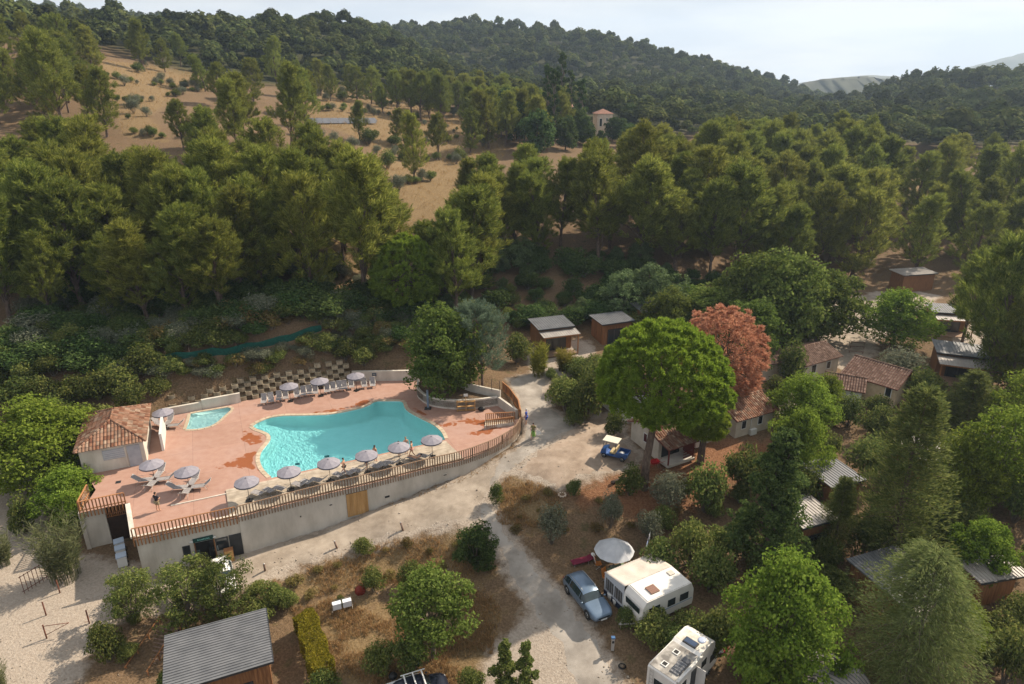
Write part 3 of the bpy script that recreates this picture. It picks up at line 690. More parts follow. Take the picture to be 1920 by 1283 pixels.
f_main = [p for p in FENCE if p[1] <= 62.4]
slat_fence('slatted_fence', f_main, 'long timber slat fence on top of the retaining wall, curving at its end', 0.235, 1.02, -0.42, M_slatgrey)
slat_fence('slatted_fence', [(-29.05, 43.48), (-22.15, 46.4)], 'orange-brown slat fence above the reception windows', 0.255, 1.02, -0.55, M_slat)
slat_fence('slatted_fence', [(-35.27, 47.03), (-32.1, 48.46)], 'short slat fence above the dark gate recess', 0.255, 1.02, -0.5, M_slat)
slat_fence('slatted_fence', [(-36.0, 49.6), (-35.27, 47.03)], 'short end run of slat fence under the round leafy tree', 0.255, 1.02, -0.3, M_slat)
slat_fence('slatted_fence', [(0.86, 62.65), (0.65, 64.8), (-0.25, 67.5), (-1.1, 69.05)], 'slat fence rising beside the concrete drive', 0.15, 1.25, -0.3, M_slat, zf=lambda x, y: 0.25 + 0.04 * (y - 62))
slat_fence('slatted_fence', [(-2.55, 61.55), (0.25, 62.35)], 'low inner slat screen on the terrace by the curved fence end', 0.2, 0.9, 0.06, M_slat)
slat_fence('slatted_fence', [(-2.7, 63.0), (0.45, 63.4)], 'inner slat screen in front of the grey side wall', 0.2, 0.9, 0.06, M_slat)
wall_along('ramp_kerb', [(-2.75, 61.45), (0.2, 62.2)], lambda x, y: 0.004, lambda x, y: 0.3, 0.16, M_white, 'short pale kerb under the low inner slat screen')
tag(MB().prism([(-2.7, 61.7), (0.2, 62.45), (0.25, 63.3), (-2.8, 62.9)], 0.004, 0.13).build('ramp', M_copingm), 'sloped entry ramp between the two inner slat screens', 'ramp')

# back walls
wall_along('rendered_wall', [(-36.6, 64.05), (-33.2, 65.75)], lambda x, y: -0.5, lambda x, y: 0.85, 0.3, M_white, 'lower step of the pale wall between the hipped pool house and the paddling pool')
wall_along('rendered_wall', [(-33.18, 65.76), (-29.7, 67.5)], lambda x, y: -0.5, lambda x, y: 1.1, 0.3, M_white, 'higher step of the pale wall beside the paddling pool')
bw = wall_along('rendered_wall', [(-18.7, 73.05), (-11.0, 73.4)], lambda x, y: -0.5, lambda x, y: 1.25, 0.3, M_white, 'white wall with a small dark blue sign at the back of the terrace')
sg = MB().box((-16.1, 73.12, 0.86), (0.5, 0.03, 0.36), 0.05).build('sign_plate', mat('navy_sign', (0.02, 0.06, 0.11, 1), 0.4), bw)
MB().box((-16.1, 73.1, 0.92), (0.34, 0.01, 0.05), 0.05).add([], []).box((-16.1, 73.1, 0.80), (0.26, 0.01, 0.04), 0.05).build('sign_mark', M_white, sg)
wall_along('curved_planter_wall', PLANT, lambda x, y: -0.4, lambda x, y: 1.1, 0.25, M_white, 'curved pale planter wall under the big leafy tree')
wall_along('side_wall', [(-1.56, 66.67), (0.42, 63.5)], lambda x, y: -0.4, lambda x, y: 1.05, 0.25, M_wallc, 'straight grey side wall between the planter and the entrance fence')
wall_along('upper_planter_wall', [(-6.2, 69.5), (-5.24, 68.72), (-1.3, 66.75)], lambda x, y: 0.4, lambda x, y: 1.75, 0.22, M_wallc, 'upper grey wall with thin dark posts above the planter bed')
tag(MB().prism(PLANT[2:] + [(-5.3, 68.6), (-6.2, 69.4), (-10.4, 71.2)], 0.2, 0.93).build('planter_bed', M_soil), 'raised bed of dry soil behind the curved planter wall', 'planter')
for i, (x, y) in enumerate([(-5.6, 69.1), (-4.7, 68.45), (-3.6, 67.9), (-2.2, 67.2), (-1.35, 66.85)]):
    tag(MB().tube([(x, y, 1.6), (x, y, 2.9)], 0.03, 6).build('fence_post', M_black), 'thin black fence post on the upper planter wall', 'post', 'posts on the upper planter wall')
for i, (x, y) in enumerate([(-5.6, 69.1)]): pass

# checkerboard planter-block wall
bl_root = thing('block_wall', 'stepped checkerboard wall of hollow concrete planter blocks behind the sunbeds', 'wall', (0, 0, 0))
M_block = mat('planter_block', (0.21, 0.17, 0.115, 1), 0.95, (0.33, 0.28, 0.20, 1), 3, 5, 0.3, 14, rand=0.18)
def block_mesh():
    mb = MB(); w, d, h, t = 0.70, 0.52, 0.44, 0.07
    arc = [(-w / 2, d / 2)] + [(-w / 2 + w * k / 6, -d / 2 - 0.10 * math.sin(math.pi * k / 6)) for k in range(7)] + [(w / 2, d / 2)]
    inn = [(-w / 2 + t, d / 2 - t)] + [(-w / 2 + t + (w - 2 * t) * k / 6, -d / 2 + t - 0.08 * math.sin(math.pi * k / 6)) for k in range(7)] + [(w / 2 - t, d / 2 - t)]
    n = len(arc); vs = [(*p, 0) for p in arc] + [(*p, h) for p in arc] + [(*p, h) for p in inn] + [(*p, h - 0.13) for p in inn]
    fs = [tuple(range(n))[::-1]]
    for k in range(n):
        j = (k + 1) % n; fs += [(k, j, n + j, n + k), (n + k, n + j, 2 * n + j, 2 * n + k), (2 * n + k, 2 * n + j, 3 * n + j, 3 * n + k)]
    fs.append(tuple(range(3 * n, 4 * n))); mb.add(vs, fs); return mb.mesh('block')
bmesh_blk = block_mesh()
bl_line = [(-18.9, 72.05), (-25.89, 69.45), (-29.8, 67.75), (-36.2, 64.75)]
BP = resample([(*p, 0) for p in bl_line], 0.635)
for r_ in range(6):
    for i, p in enumerate(BP):
        if (i + r_) % 2: continue
        t = (BP[min(i + 1, len(BP) - 1)] - BP[max(i - 1, 0)]).normalized(); nb = Vector((t.y, -t.x, 0))   # uphill
        s = i * 0.635
        top = 6 if s < 4 else 5 if s < 9 else 5 if s < 12.5 else 4 if s < 15 else 4
        if r_ >= top or random.random() < 0.04: continue
        zoff = 0.0
        c = p + nb * (0.32 + 0.30 * r_)
        obj('block', bmesh_blk, M_block, bl_root, (c.x + random.uniform(-.02, .02), c.y, 0.02 + 0.40 * r_ + zoff), math.atan2(-t.y, -t.x) + random.uniform(-.04, .04))
sl = MB()
for i in range(len(BP) - 1):
    t = (BP[i + 1] - BP[i]).normalized(); nb = Vector((t.y, -t.x, 0)); a, b = BP[i], BP[i + 1]
    q = [a + nb * 0.34, b + nb * 0.34, b + nb * 2.3 + Vector((0, 0, 2.35)), a + nb * 2.3 + Vector((0, 0, 2.35))]
    sl.add([v + Vector((0, 0, 0.02)) for v in q], [(3, 2, 1, 0)])
obj('earth_fill', sl.mesh('earth_fill'), M_soil, bl_root)
# ------------------------------------------------------------------ buildings
M_roofd = mat('grey_roof_sheet', (0.115, 0.12, 0.13, 1), 0.5, (0.16, 0.165, 0.175, 1), 1.0, 5, metal=0.15, spec=0.35)
M_roofl = mat('pale_roof_sheet', (0.28, 0.255, 0.24, 1), 0.55, (0.36, 0.335, 0.31, 1), 1.0, 5, metal=0.1, spec=0.35)
M_clad = mat('brown_cladding', (0.16, 0.07, 0.03, 1), 0.75, (0.25, 0.12, 0.05, 1), 2.5, 4, 0.1, 9, stretch=(5, 5, .5), rand=0.2)
M_cream = mat('cream_cladding', (0.42, 0.37, 0.30, 1), 0.8, (0.49, 0.44, 0.37, 1), 1.5, 5, 0.05)
M_trim = mat('oxblood_trim', (0.14, 0.032, 0.025, 1), 0.6)
M_frame = mat('white_frame', (0.58, 0.58, 0.565, 1), 0.5)
def tile_mat(name, cols):
    m = bpy.data.materials.new(name); m.use_nodes = True; MATS[name] = m; n, l = m.node_tree.nodes, m.node_tree.links; b = n['Principled BSDF']; b.inputs['Roughness'].default_value = 0.9; b.inputs['Specular IOR Level'].default_value = 0.15
    g = n.new('ShaderNodeNewGeometry'); r = n.new('ShaderNodeValToRGB'); els = r.color_ramp.elements
    while len(els) < len(cols): els.new(0.5)
    for i, c in enumerate(cols): els[i].position = i / (len(cols) - 1); els[i].color = c
    l.new(g.outputs['Random Per Island'], r.inputs[0])
    t = n.new('ShaderNodeTexNoise'); t.inputs['Scale'].default_value = 2.5; t.inputs['Detail'].default_value = 6
    tc = n.new('ShaderNodeTexCoord'); l.new(tc.outputs['Object'], t.inputs['Vector'])
    r2 = n.new('ShaderNodeValToRGB'); r2.color_ramp.elements[0].position = 0.35; r2.color_ramp.elements[0].color = (0.55, 0.52, 0.5, 1); r2.color_ramp.elements[1].position = 0.6; l.new(t.outputs[0], r2.inputs[0])
    mx = n.new('ShaderNodeMix'); mx.data_type = 'RGBA'; mx.blend_type = 'MULTIPLY'; mx.inputs[0].default_value = 0.8; l.new(r.outputs[0], mx.inputs[6]); l.new(r2.outputs[0], mx.inputs[7]); l.new(mx.outputs[2], b.inputs['Base Color'])
    return m
M_tile = tile_mat('canal_tiles', [(0.15, 0.065, 0.042, 1), (0.24, 0.125, 0.08, 1), (0.30, 0.17, 0.115, 1), (0.20, 0.13, 0.095, 1), (0.36, 0.26, 0.19, 1)])
M_tile2 = tile_mat('brown_tiles', [(0.12, 0.075, 0.055, 1), (0.17, 0.11, 0.085, 1), (0.22, 0.15, 0.12, 1)])
def tiles(a, b, c, d, sp=0.26, course=0.42, rise=0.07):
    """barrel tiles on the plane a-b (eave) to d-c (ridge); d-c may be shorter than a-b"""
    a, b, c, d = [Vector(p) for p in (a, b, c, d)]; mb = MB()
    L = (b - a).length; nrm = (b - a).cross(d - a).normalized()
    if nrm.z < 0: nrm = -nrm
    ux = (b - a).normalized(); uy = nrm.cross(ux)
    if uy.dot(d - a) < 0: uy = -uy
    hgt = (d - a).dot(uy); xd, xc = (d - a).dot(ux), (c - a).dot(ux)
    n = max(2, int(L / sp)); sp = L / n
    for i in range(n):
        x = (i + 0.5) * sp
        lim = hgt
        if x < xd: lim = hgt * x / max(xd, 1e-6)
        if x > xc: lim = min(lim, hgt * (L - x) / max(L - xc, 1e-6))
        k = 0
        while k * course < lim - 0.05:
            y0, y1 = k * course - 0.05, min((k + 1) * course, lim)
            vs = []
            for yy, lift in ((y0, 0.035), (y1, 0.0)):
                for j in range(5):
                    th = math.pi * j / 4
                    vs.append(a + ux * (x - math.cos(th) * sp * 0.42) + uy * yy + nrm * (0.02 + lift + math.sin(th) * rise))
            mb.add(vs, [(j, j + 1, 6 + j, 5 + j) for j in range(4)]); k += 1
    return mb
def local_rect(o, ang):
    c, s = math.cos(ang), math.sin(ang); return lambda x, y, z=0: Vector((o[0] + c * x - s * y, o[1] + s * x + c * y, z))
def window(parent, x, y, z, w, h, face, fm=None, pm=None, sill=True):
    """face 'f' = front (-y), 'l' = left (-x)"""
    fm = fm or M_frame; pm = pm or M_glass
    rz = {'f': 0, 'l': -math.pi / 2, 'b': math.pi, 'r': math.pi / 2}[face]
    mb = MB(); t = 0.07
    for bx in (((-w / 2 + t / 2), 0, t, h), ((w / 2 - t / 2), 0, t, h), (0, h / 2 - t / 2, w, t), (0, -h / 2 + t / 2, w, t)): mb.box((bx[0], -0.02, bx[1]), (bx[2], 0.06, bx[3]))
    f = mb.build('window', fm, parent, (x, y, z)); f.rotation_euler = (0, 0, rz)
    MB().box((0, 0.0, 0), (w - 0.1, 0.03, h - 0.1)).build('pane', pm, f)
    return f
def gable_house(name, label, o, ang, L, W, eave, ridge, z, walls, roofm, over=0.3, ridge_at=0.5, cat='chalet', porch=None, trim=None):
    """o = near-left corner of the front wall; front wall runs along local x"""
    t = thing(name, label, cat, (o[0], o[1], z), ang)
    yr = W * ridge_at; e, r_ = eave, ridge
    mb = MB()
    x0 = porch or 0.0
    prof = [(0, -0.3), (W, -0.3), (W, e), (yr, r_), (0, e)]
    vs = [(x0, p[0], p[1]) for p in prof] + [(L, p[0], p[1]) for p in prof]
    mb.add(vs, [(0, 1, 2, 3, 4)[::-1], (5, 6, 7, 8, 9)] + [(i, (i + 1) % 5, 5 + (i + 1) % 5, 5 + i) for i in range(5)])
    w = mb.build('wall', walls, t)
    bm = bmesh.new(); bm.from_mesh(w.data); bmesh.ops.recalc_face_normals(bm, faces=bm.faces[:]); bm.to_mesh(w.data); bm.free()
    sl = (r_ - e) / yr; slb = (r_ - e) / max(W - yr, 1e-3)
    zf = e - sl * over; zb = e - slb * over
    A, B, C, D = (-over, -over, zf + .03), (L + over, -over, zf + .03), (L + over, yr, r_ + .03), (-over, yr, r_ + .03)
    E_, F_ = (L + over, W + over, zb + .03), (-over, W + over, zb + .03)
    rf = MB().slab(A, B, C, D, 0.08).build('roof', trim or M_trim, t)
    if W - yr > 0.2: MB().slab(D, C, E_, F_, 0.08).build('roof_deck', trim or M_trim, rf)
    stuff(tiles(A, B, C, D).build('roof_tiles', roofm, rf))
    if W - yr > 0.2: stuff(tiles(E_, F_, D, C).build('roof_tiles', roofm, rf))
    mbr = MB()
    k = int((L + 2 * over) / 0.4)
    for i in range(k):
        xx = -over + (i + 0.5) * (L + 2 * over) / k
        mbr.tube([(xx - 0.21, yr, r_ + .07), (xx + 0.2, yr, r_ + .09)], [0.10, 0.12], 7)
    stuff(mbr.build('ridge_tiles', roofm, rf))
    return t
def sheet_cabin(name, label, corners, zc, awn=None, roofm=None, clad=None, rib_dir=0, group=None, ribs=0.30, posts=True, glazed=True, boards=False, gz=None, cat='cabin', drop=0.18, inset=0.3):
    """corners a(back-left) b(back-right) c(front-right) d(front-left) of the roof at height zc; awn = depth of the lower front roof"""
    roofm = roofm or M_roofd; clad = clad or M_clad
    a, b, c, d = [Vector((p[0], p[1], 0)) for p in corners]
    # square the plan up
    ctr = (a + b + c + d) / 4; u = ((b - a) + (c - d)); v = ((d - a) + (c - b)); Lu, Lv = u.length / 2, v.length / 2; u.normalize()
    v2 = Vector((u.y, -u.x, 0))
    gz = gz if gz is not None else min(G(ctr.x + u.x * i * Lu * .5 + v2.x * j * Lv * .5, ctr.y + u.y * i * Lu * .5 + v2.y * j * Lv * .5) for i in (-1, 1) for j in (-1, 1))
    t = thing(name, label, cat, (ctr.x, ctr.y, gz), math.atan2(u.y, u.x), group)
    hw, hd = Lu / 2, Lv / 2; zt = zc - gz
    rf = MB().slab((-hw, hd, zt + drop), (hw, hd, zt + drop), (hw, -hd, zt), (-hw, -hd, zt), 0.09).build('roof', roofm, t)
    sl = 2 * drop / (2 * hd) / 1.0 * 0.5
    zr = lambda y: zt + drop * (y + hd) / (2 * hd)
    if rib_dir == 0:
        k = int(2 * hw / ribs)
        for i in range(k + 1):
            x = -hw + i * 2 * hw / k
            MB().bar((x, -hd, zr(-hd) + .02), (x, hd, zr(hd) + .02), 0.06, 0.055).build('rib', roofm, rf)
    else:
        k = int(2 * hd / ribs)
        for i in range(k + 1):
            y = -hd + i * 2 * hd / k
            MB().bar((-hw, y, zr(y) + .02), (hw, y, zr(y) + .02), 0.06, 0.055).build('rib', roofm, rf)
    MB().bar((-hw - .03, -hd - .03, zt - .04), (hw + .03, -hd - .03, zt - .04), 0.05, 0.16).build('fascia', M_dark, rf)
    MB().bar((hw + .03, -hd, zt - .03), (hw + .03, hd, zt + drop - .03), 0.05, 0.14).build('fascia', M_dark, rf)
    x0, x1, y0, y1 = -hw + inset, hw - inset, -hd + inset, hd - inset
    wl_ = MB().box(((x0 + x1) / 2, (y0 + y1) / 2, zt / 2 - .2), (x1 - x0, y1 - y0, zt + .2)).build('wall', clad, t)
    if boards:
        for (p, q, rz) in (((x0, y0), (x0, y1), 'l'), ((x0, y0), (x1, y0), 'f'), ((x1, y0), (x1, y1), 'r')):
            n = int((Vector(q) - Vector(p)).length / 0.24)
            for i in range(n):
                s = (i + .5) / n; px_, py_ = p[0] + (q[0] - p[0]) * s, p[1] + (q[1] - p[1]) * s
                off = {'l': (-.015, 0), 'f': (0, -.015), 'r': (.015, 0)}[rz]
                d_ = (0.03, 0.20, zt - .15) if rz != 'f' else (0.20, 0.03, zt - .15)
                if rz == 'f' and glazed and abs(px_) < hw * .62: continue
                MB().box((px_ + off[0], py_ + off[1], (zt - .15) / 2), d_).build('board', clad, wl_)
    if glazed:
        g_ = MB().box((0, y0 - .03, 1.05), (hw * 1.15, 0.05, 2.0)).build('glazed_door', M_dark, t)
        for i in (-1, 0, 1): MB().box((i * hw * .36, y0 - .062, 1.05), (hw * .30, 0.02, 1.75)).build('pane', M_glass, g_)
    if awn:
        za = zt - 0.34
        ar = MB().slab((-hw + .1, -hd + .25, za), (hw + .15, -hd + .25, za), (hw + .15, -hd - awn, za - .16), (-hw + .1, -hd - awn, za - .16), 0.07).build('awning_roof', M_roofl, t)
        k = int(2 * hw / 0.30)
        for i in range(k + 1):
            x = -hw + .12 + i * (2 * hw) / k
            MB().bar((x, -hd + .22, za + .015), (x, -hd - awn, za - .145), 0.05, 0.045).build('rib', M_roofl, ar)
        MB().bar((-hw + .1, -hd - awn, za - .26), (hw + .15, -hd - awn, za - .26), 0.07, 0.14).build('beam', M_slat, t)
        for x in (-hw + .35, hw - .1):
            MB().box((x, -hd - awn + .12, (za - .3) / 2), (0.12, 0.12, za - .3)).build('post', M_slat, t)
        MB().box((0, -hd - awn / 2 + .1, .06), (2 * hw - .2, awn + .3, .12)).build('porch_floor', M_slatgrey, t)
    return t

# pool house with hipped canal-tile roof ---------------------------------------
PH = (-38.3, 52.75); pha = R(23.5)
ph = thing('pool_house', 'pool house with hipped canal-tile roof and grey shutters', 'pool house', (PH[0], PH[1], 0), pha)
W_, D_, eh, rh = 5.1, 7.6, 2.35, 3.75
MB().box((W_ / 2, D_ / 2, eh / 2), (W_, D_, eh)).build('wall', M_white, ph)
ov = 0.28; e1 = (-ov, -ov, eh + .04); e2 = (W_ + ov, -ov, eh + .04); e3 = (W_ + ov, D_ + ov, eh + .04); e4 = (-ov, D_ + ov, eh + .04)
r1, r2 = (W_ / 2, 2.6, rh), (W_ / 2, D_ - 2.6, rh)
mb = MB(); mb.add([e1, e2, e3, e4, r1, r2], [(0, 1, 4), (1, 2, 5, 4), (2, 3, 5), (3, 0, 4, 5), (3, 2, 1, 0)])
prf = mb.build('roof', M_tile, ph)
stuff(tiles(e1, e2, r1, r1, 0.27, 0.45).build('front_tiles', M_tile, prf)); stuff(tiles(e2, e3, r2, r1, 0.27, 0.45).build('side_tiles', M_tile, prf))
stuff(tiles(e3, e4, r2, r2, 0.27, 0.45).build('back_tiles', M_tile, prf)); stuff(tiles(e4, e1, r1, r2, 0.27, 0.45).build('side_tiles', M_tile, prf))
mb = MB()
for a, b in ((e1, r1), (e2, r1), (e3, r2), (e4, r2), (r1, r2)):
    P = resample([a, b], 0.42)
    for p, q in zip(P[:-1], P[1:]): mb.tube([p + Vector((0, 0, .05)), q + Vector((0, 0, .08))], [0.12, 0.10], 7)
stuff(mb.build('ridge_tiles', M_tile, prf))
M_shut = mat('grey_blue_shutter', (0.30, 0.32, 0.36, 1), 0.6, (0.36, 0.38, 0.42, 1), 2)
MB().box((W_ - 0.85, -.03, 1.05), (1.05, .06, 2.1)).build('door', M_shut, ph)
ws = MB().box((W_ - 2.45, -.03, 1.55), (1.75, .06, .95)).build('shutter', M_shut, ph)
for i in range(5): MB().box((0, -.035, -.38 + i * .19), (1.7, .02, .02)).build('slat', M_frame, ws, (W_ - 2.45, -.03, 1.55))
MB().box((W_ - 1.52, -.02, 1.05), (.12, .09, 2.12)).build('jamb', M_white, ph)
tag(MB().box((0, 0, .9), (.22, 4.6, 1.8), 0).build('privacy_wall', M_frame, None, (-34.15, 59.15, 0)), 'thin white privacy wall beside the pool house', 'wall').rotation_euler = (0, 0, pha)

# reception built into the terrace --------------------------------------------------
RA, RB = Vector((-29.0, 43.62)), Vector((-22.1, 46.56)); ru = (RB - RA).normalized(); rang = math.atan2(ru.y, ru.x); Lr = (RB - RA).length
zr0 = -3.72
rc = thing('reception', 'pale reception front under the terrace with doors, windows and a dark green sign', 'building', (RA.x, RA.y, zr0), rang)
MB().box((Lr / 2, .2, 1.73), (Lr, .4, 3.66)).build('wall', M_white, rc)
sd_ = Vector((-32.1, 48.46)) - Vector((-29.0, 43.62)); sa = math.atan2(sd_.y, sd_.x) - rang
mb = MB(); mb.box((sd_.length / 2, -.12, 1.74), (sd_.length, .24, 3.66)); sw = mb.build('side_wall', M_white, rc); sw.rotation_euler = (0, 0, sa)
MB().box((Lr / 2, .12, 3.8), (Lr, .3, .12)).build('parapet', M_white, rc)
x_of = lambda k: Lr * k
dd = MB().box((x_of(.62), -.02, 1.08), (1.35, .06, 2.16)).build('doorway', M_black, rc)
MB().box((x_of(.62) - .72, -.035, 1.1), (.09, .1, 2.25)).build('jamb', M_clad, dd); MB().box((x_of(.62) + .72, -.035, 1.1), (.09, .1, 2.25)).build('jamb', M_clad, dd)
MB().box((x_of(.62) + .33, -.06, 1.05), (.06, .5, 2.05)).build('door_leaf', M_glass, dd)
sb = MB().box((x_of(.615), -.06, 2.42), (1.5, .08, .34)).build('sign_board', mat('dark_green_sign', (0.012, 0.05, 0.045, 1), 0.5), rc)
mb = MB(); xx = x_of(.615) - .42; gg_ = random.Random(4)
for i in range(10):          # pale teal lettering, too small in the photograph to read
    w_ = gg_.choice((.05, .06, .07)); hh_ = .11 if i else .15
    mb.box((xx + w_ / 2, -.105, 2.42 + (hh_ - .11) / 2), (.022, .01, hh_)); mb.box((xx + w_ / 2 + .02, -.106, 2.42 + gg_.choice((-.04, 0, .04))), (w_ - .015, .01, .024)); xx += w_ + .035
mb.build('sign_lettering', mat('sign_teal', (0.35, 0.75, 0.70, 1), 0.5), sb)
window(rc, x_of(.79), -.01, 1.55, .95, 1.15, 'f', M_dark); window(rc, x_of(.44), -.01, 1.6, .55, 1.0, 'f', M_dark)
MB().box((x_of(.925), -.03, 1.08), (.92, .06, 2.16)).build('shutter_door', M_dark, rc)
for k_ in (.715, .535): MB().box((x_of(k_), -.03, 1.25), (.42, .04, .45)).build('notice_board', mat('notice', (0.12, 0.2, 0.22, 1), 0.4, (0.35, 0.4, 0.4, 1), 3), rc)
for k_ in (.5, .725): MB().ell((x_of(k_), -.06, 2.35), (.17, .06, .09), 10, 6).build('wall_lamp', M_frame, rc)
MB().box((Lr + .12, .02, 1.7), (.24, .12, 3.3)).build('downpipe_recess', M_dark, rc)
q_ = RA + ru * (Lr * .84) + Vector((ru.y, -ru.x)) * .45
lb = thing('parcel_box', 'orange-brown timber box cabinet beside the reception window', 'cabinet', (q_.x, q_.y, G(q_.x, q_.y)), rang)
MB().box((0, 0, .55), (.7, .5, 1.1)).build('body', M_slat, lb); MB().box((0, -.255, .72), (.5, .02, .12)).build('slot', M_black, lb)
for i in range(4): MB().box((0, -.262, .16 + i * .27), (.68, .02, .24)).build('board', M_door, lb)
# recess with dark slatted gate
GA, GB = Vector((-35.27, 47.2)), Vector((-32.15, 48.6)); gu = (GB - GA).normalized(); ga = math.atan2(gu.y, gu.x)
rcs = thing('gate_recess', 'concrete wall and dark slatted gate under the short slat fence', 'gate', (GA.x, GA.y, -3.7), ga)
MB().box((.8, .15, 1.82), (1.6, .3, 3.6)).build('wall', M_wallc, rcs)
gt = MB().box((2.5, .3, 1.25), (1.8, .06, 2.5)).build('gate_leaf', mat('tarred_timber', (0.03, 0.016, 0.010, 1), 0.8, (0.05, 0.026, 0.016, 1), 3), rcs)
for i in range(13): MB().box((1.68 + i * .138, .24, 3.0), (.06, .04, 1.0)).build('slat', M_slat, gt)
for i in range(13): MB().box((1.68 + i * .138, .25, 1.25), (.09, .03, 2.45)).build('board', MATS['tarred_timber'], gt)
for zz in (2.55, 2.85): MB().box((2.5, .2, zz), (1.8, .05, .06)).build('rail', M_slat, gt)
MB().box((-.1, 2.0, 1.8), (.3, 4.2, 3.6)).build('return_wall', M_wallc, rcs)

# chalets with tile roofs --------------------------------------------------------------
c1 = gable_house('chalet', 'cream chalet with canal-tile roof and covered porch behind the umbrella pine trunk', (13.75, 56.2), R(29), 7.0, 4.1, 2.35, 3.25, -.55, M_cream, M_tile, over=.35, porch=None)
window(c1, -.01, 1.9, 1.5, .6, 1.0, 'l', M_frame, mat('dark_red_shutter', (0.07, 0.015, 0.015, 1)))
pr = MB().box((1.5, -.75, .12), (3.3, 1.7, .22)).build('porch_floor', M_wallc, c1)
for x in (.0, 3.0): MB().box((x, -1.45, 1.15), (.11, .11, 2.1)).build('porch_post', M_trim, c1)
pa = MB().slab((-.35, -.2, 2.36), (3.4, -.2, 2.36), (3.4, -1.75, 2.0), (-.35, -1.75, 2.0), .07).build('porch_roof', M_trim, c1)
stuff(tiles((-.35, -1.75, 2.02), (3.4, -1.75, 2.02), (3.4, -.2, 2.38), (-.35, -.2, 2.38)).build('porch_tiles', M_tile, pa))
MB().box((1.5, -.02, 1.05), (2.2, .05, 1.95)).build('glazed_front', M_glass, c1)
for z_ in (.55, .85, 1.1): MB().box((2.35, -1.5, z_), (1.2, .05, .08)).build('rail', M_trim, c1)
MB().box((3.15, -.6, 1.1), (.1, 1.2, 2.1)).build('porch_side', M_trim, c1)
window(c1, 3.9, -.01, 1.45, .65, 1.15, 'f'); window(c1, 5.2, -.01, 1.2, .75, 1.8, 'f', M_frame, M_cream)
MB().box((4.75, -.2, .55), (.75, .3, .6)).build('air_conditioner', M_frame, c1)
c2 = gable_house('chalet', 'cream chalet with canal-tile roof beside the red-brown dead pine', (22.2, 60.1), R(27), 5.2, 4.6, 2.3, 3.2, -.55, M_cream, M_tile, over=.3)
window(c2, 1.0, -.01, 1.5, .7, 1.0, 'f'); window(c2, 3.2, -.01, 1.5, .7, 1.0, 'f'); MB().box((2.2, -.2, .5), (.8, .3, .6)).build('air_conditioner', M_frame, c2); MB().tube([(1.95, -.05, .6), (1.95, -.05, 2.2)], .04, 6).build('drainpipe', M_frame, c2)
c0 = gable_house('chalet', 'small white chalet end half hidden behind the umbrella pine crown', (10.95, 64.3), R(27), 5.0, 3.0, 2.3, 3.0, -.15, M_frame, M_tile2)
window(c0, -.01, 1.3, 1.5, .55, 1.0, 'l', M_trim); MB().box((1.3, -1.0, .1), (2.2, 1.6, .2)).build('terrace_step', M_wallc, c0)
c3 = gable_house('chalet', 'brown-tiled chalet at the edge of the gravel car park', (33.9, 72.7), R(29), 6.0, 4.6, 2.3, 3.2, 0.0, M_cream, M_tile2)
window(c3, 1.6, -.01, 1.4, .9, 1.2, 'f'); window(c3, 4.2, -.01, 1.4, .8, 1.0, 'f')
c4 = gable_house('chalet', 'long brown-tiled chalet with plain buff side wall, next to a round grey shrub', (37.5, 70.9), R(-49), 5.7, 3.4, 2.1, 3.3, 0.0, mat('buff_render', (0.42, 0.33, 0.21, 1), 0.9, (0.50, 0.40, 0.27, 1), 2), M_tile2, over=.25, ridge_at=.86)
window(c4, 1.6, -.01, 1.55, .35, .65, 'f'); window(c4, 5.0, -.01, 1.4, .7, 1.1, 'f')
c5 = gable_house('chalet', 'small brown-tiled chalet with pale wall among the shrubs, short of the car park', (34.1, 67.6), R(-27), 3.6, 3.4, 2.2, 2.95, -.1, M_frame, M_tile2)
window(c5, 1.0, -.01, 1.3, .9, 1.1, 'f', M_frame)
c6 = gable_house('chalet', 'brown-tiled chalet half hidden behind the dead pine', (29.0, 72.6), R(29), 4.2, 3.6, 2.2, 3.0, .1, M_cream, M_tile2)

# cabins with ribbed metal roofs -------------------------------------------------------
sheet_cabin('cabin', 'timber cabin with ribbed grey roof and pale porch awning above the drive', [(1.56, 81.82), (6.11, 83.28), (8.22, 80.0), (3.71, 78.44)], 4.5, awn=1.5, boards=True)
sheet_cabin('cabin', 'second timber cabin with ribbed grey roof behind the umbrella pine', [(9.56, 83.41), (13.97, 84.93), (15.9, 82.1), (11.62, 80.19)], 4.5, boards=True)
sheet_cabin('cabin', 'dark timber cabin half hidden by the broad trees up the slope', [(15.6, 87.6), (20.4, 89.0), (21.8, 85.6), (17.2, 84.2)], 4.8)
sheet_cabin('cabin', 'cabin with pale roof buried in the trees above the dead pine', [(22.5, 93.4), (27.0, 94.6), (28.2, 91.4), (23.6, 90.2)], 4.9, roofm=M_roofl)
sheet_cabin('cabin', 'cabin with a wide dark grey ribbed roof under the pines beyond the car park', [(52.26, 78.61), (57.78, 76.01), (55.6, 72.6), (49.6, 74.8)], 3.0, awn=2.4, rib_dir=0, ribs=.36)
sheet_cabin('cabin', 'small cabin with pale roof in the pine shade behind the car park', [(58.6, 92.6), (63.2, 91.6), (62.4, 87.8), (57.67, 88.77)], 3.3, awn=1.6)
sheet_cabin('cabin', 'open-sided shelter with pale roof at the foot of the dark pines', [(61.63, 108.6), (68.0, 110.0), (68.65, 106.6), (62.6, 105.28)], 3.9, roofm=M_roofl, glazed=False)
sheet_cabin('cabin', 'cabin with bright ribbed roof behind the feathery cypress', [(35.2, 56.2), (39.26, 57.2), (40.73, 53.8), (36.6, 52.4)], 1.5, awn=1.3, roofm=M_roofl)
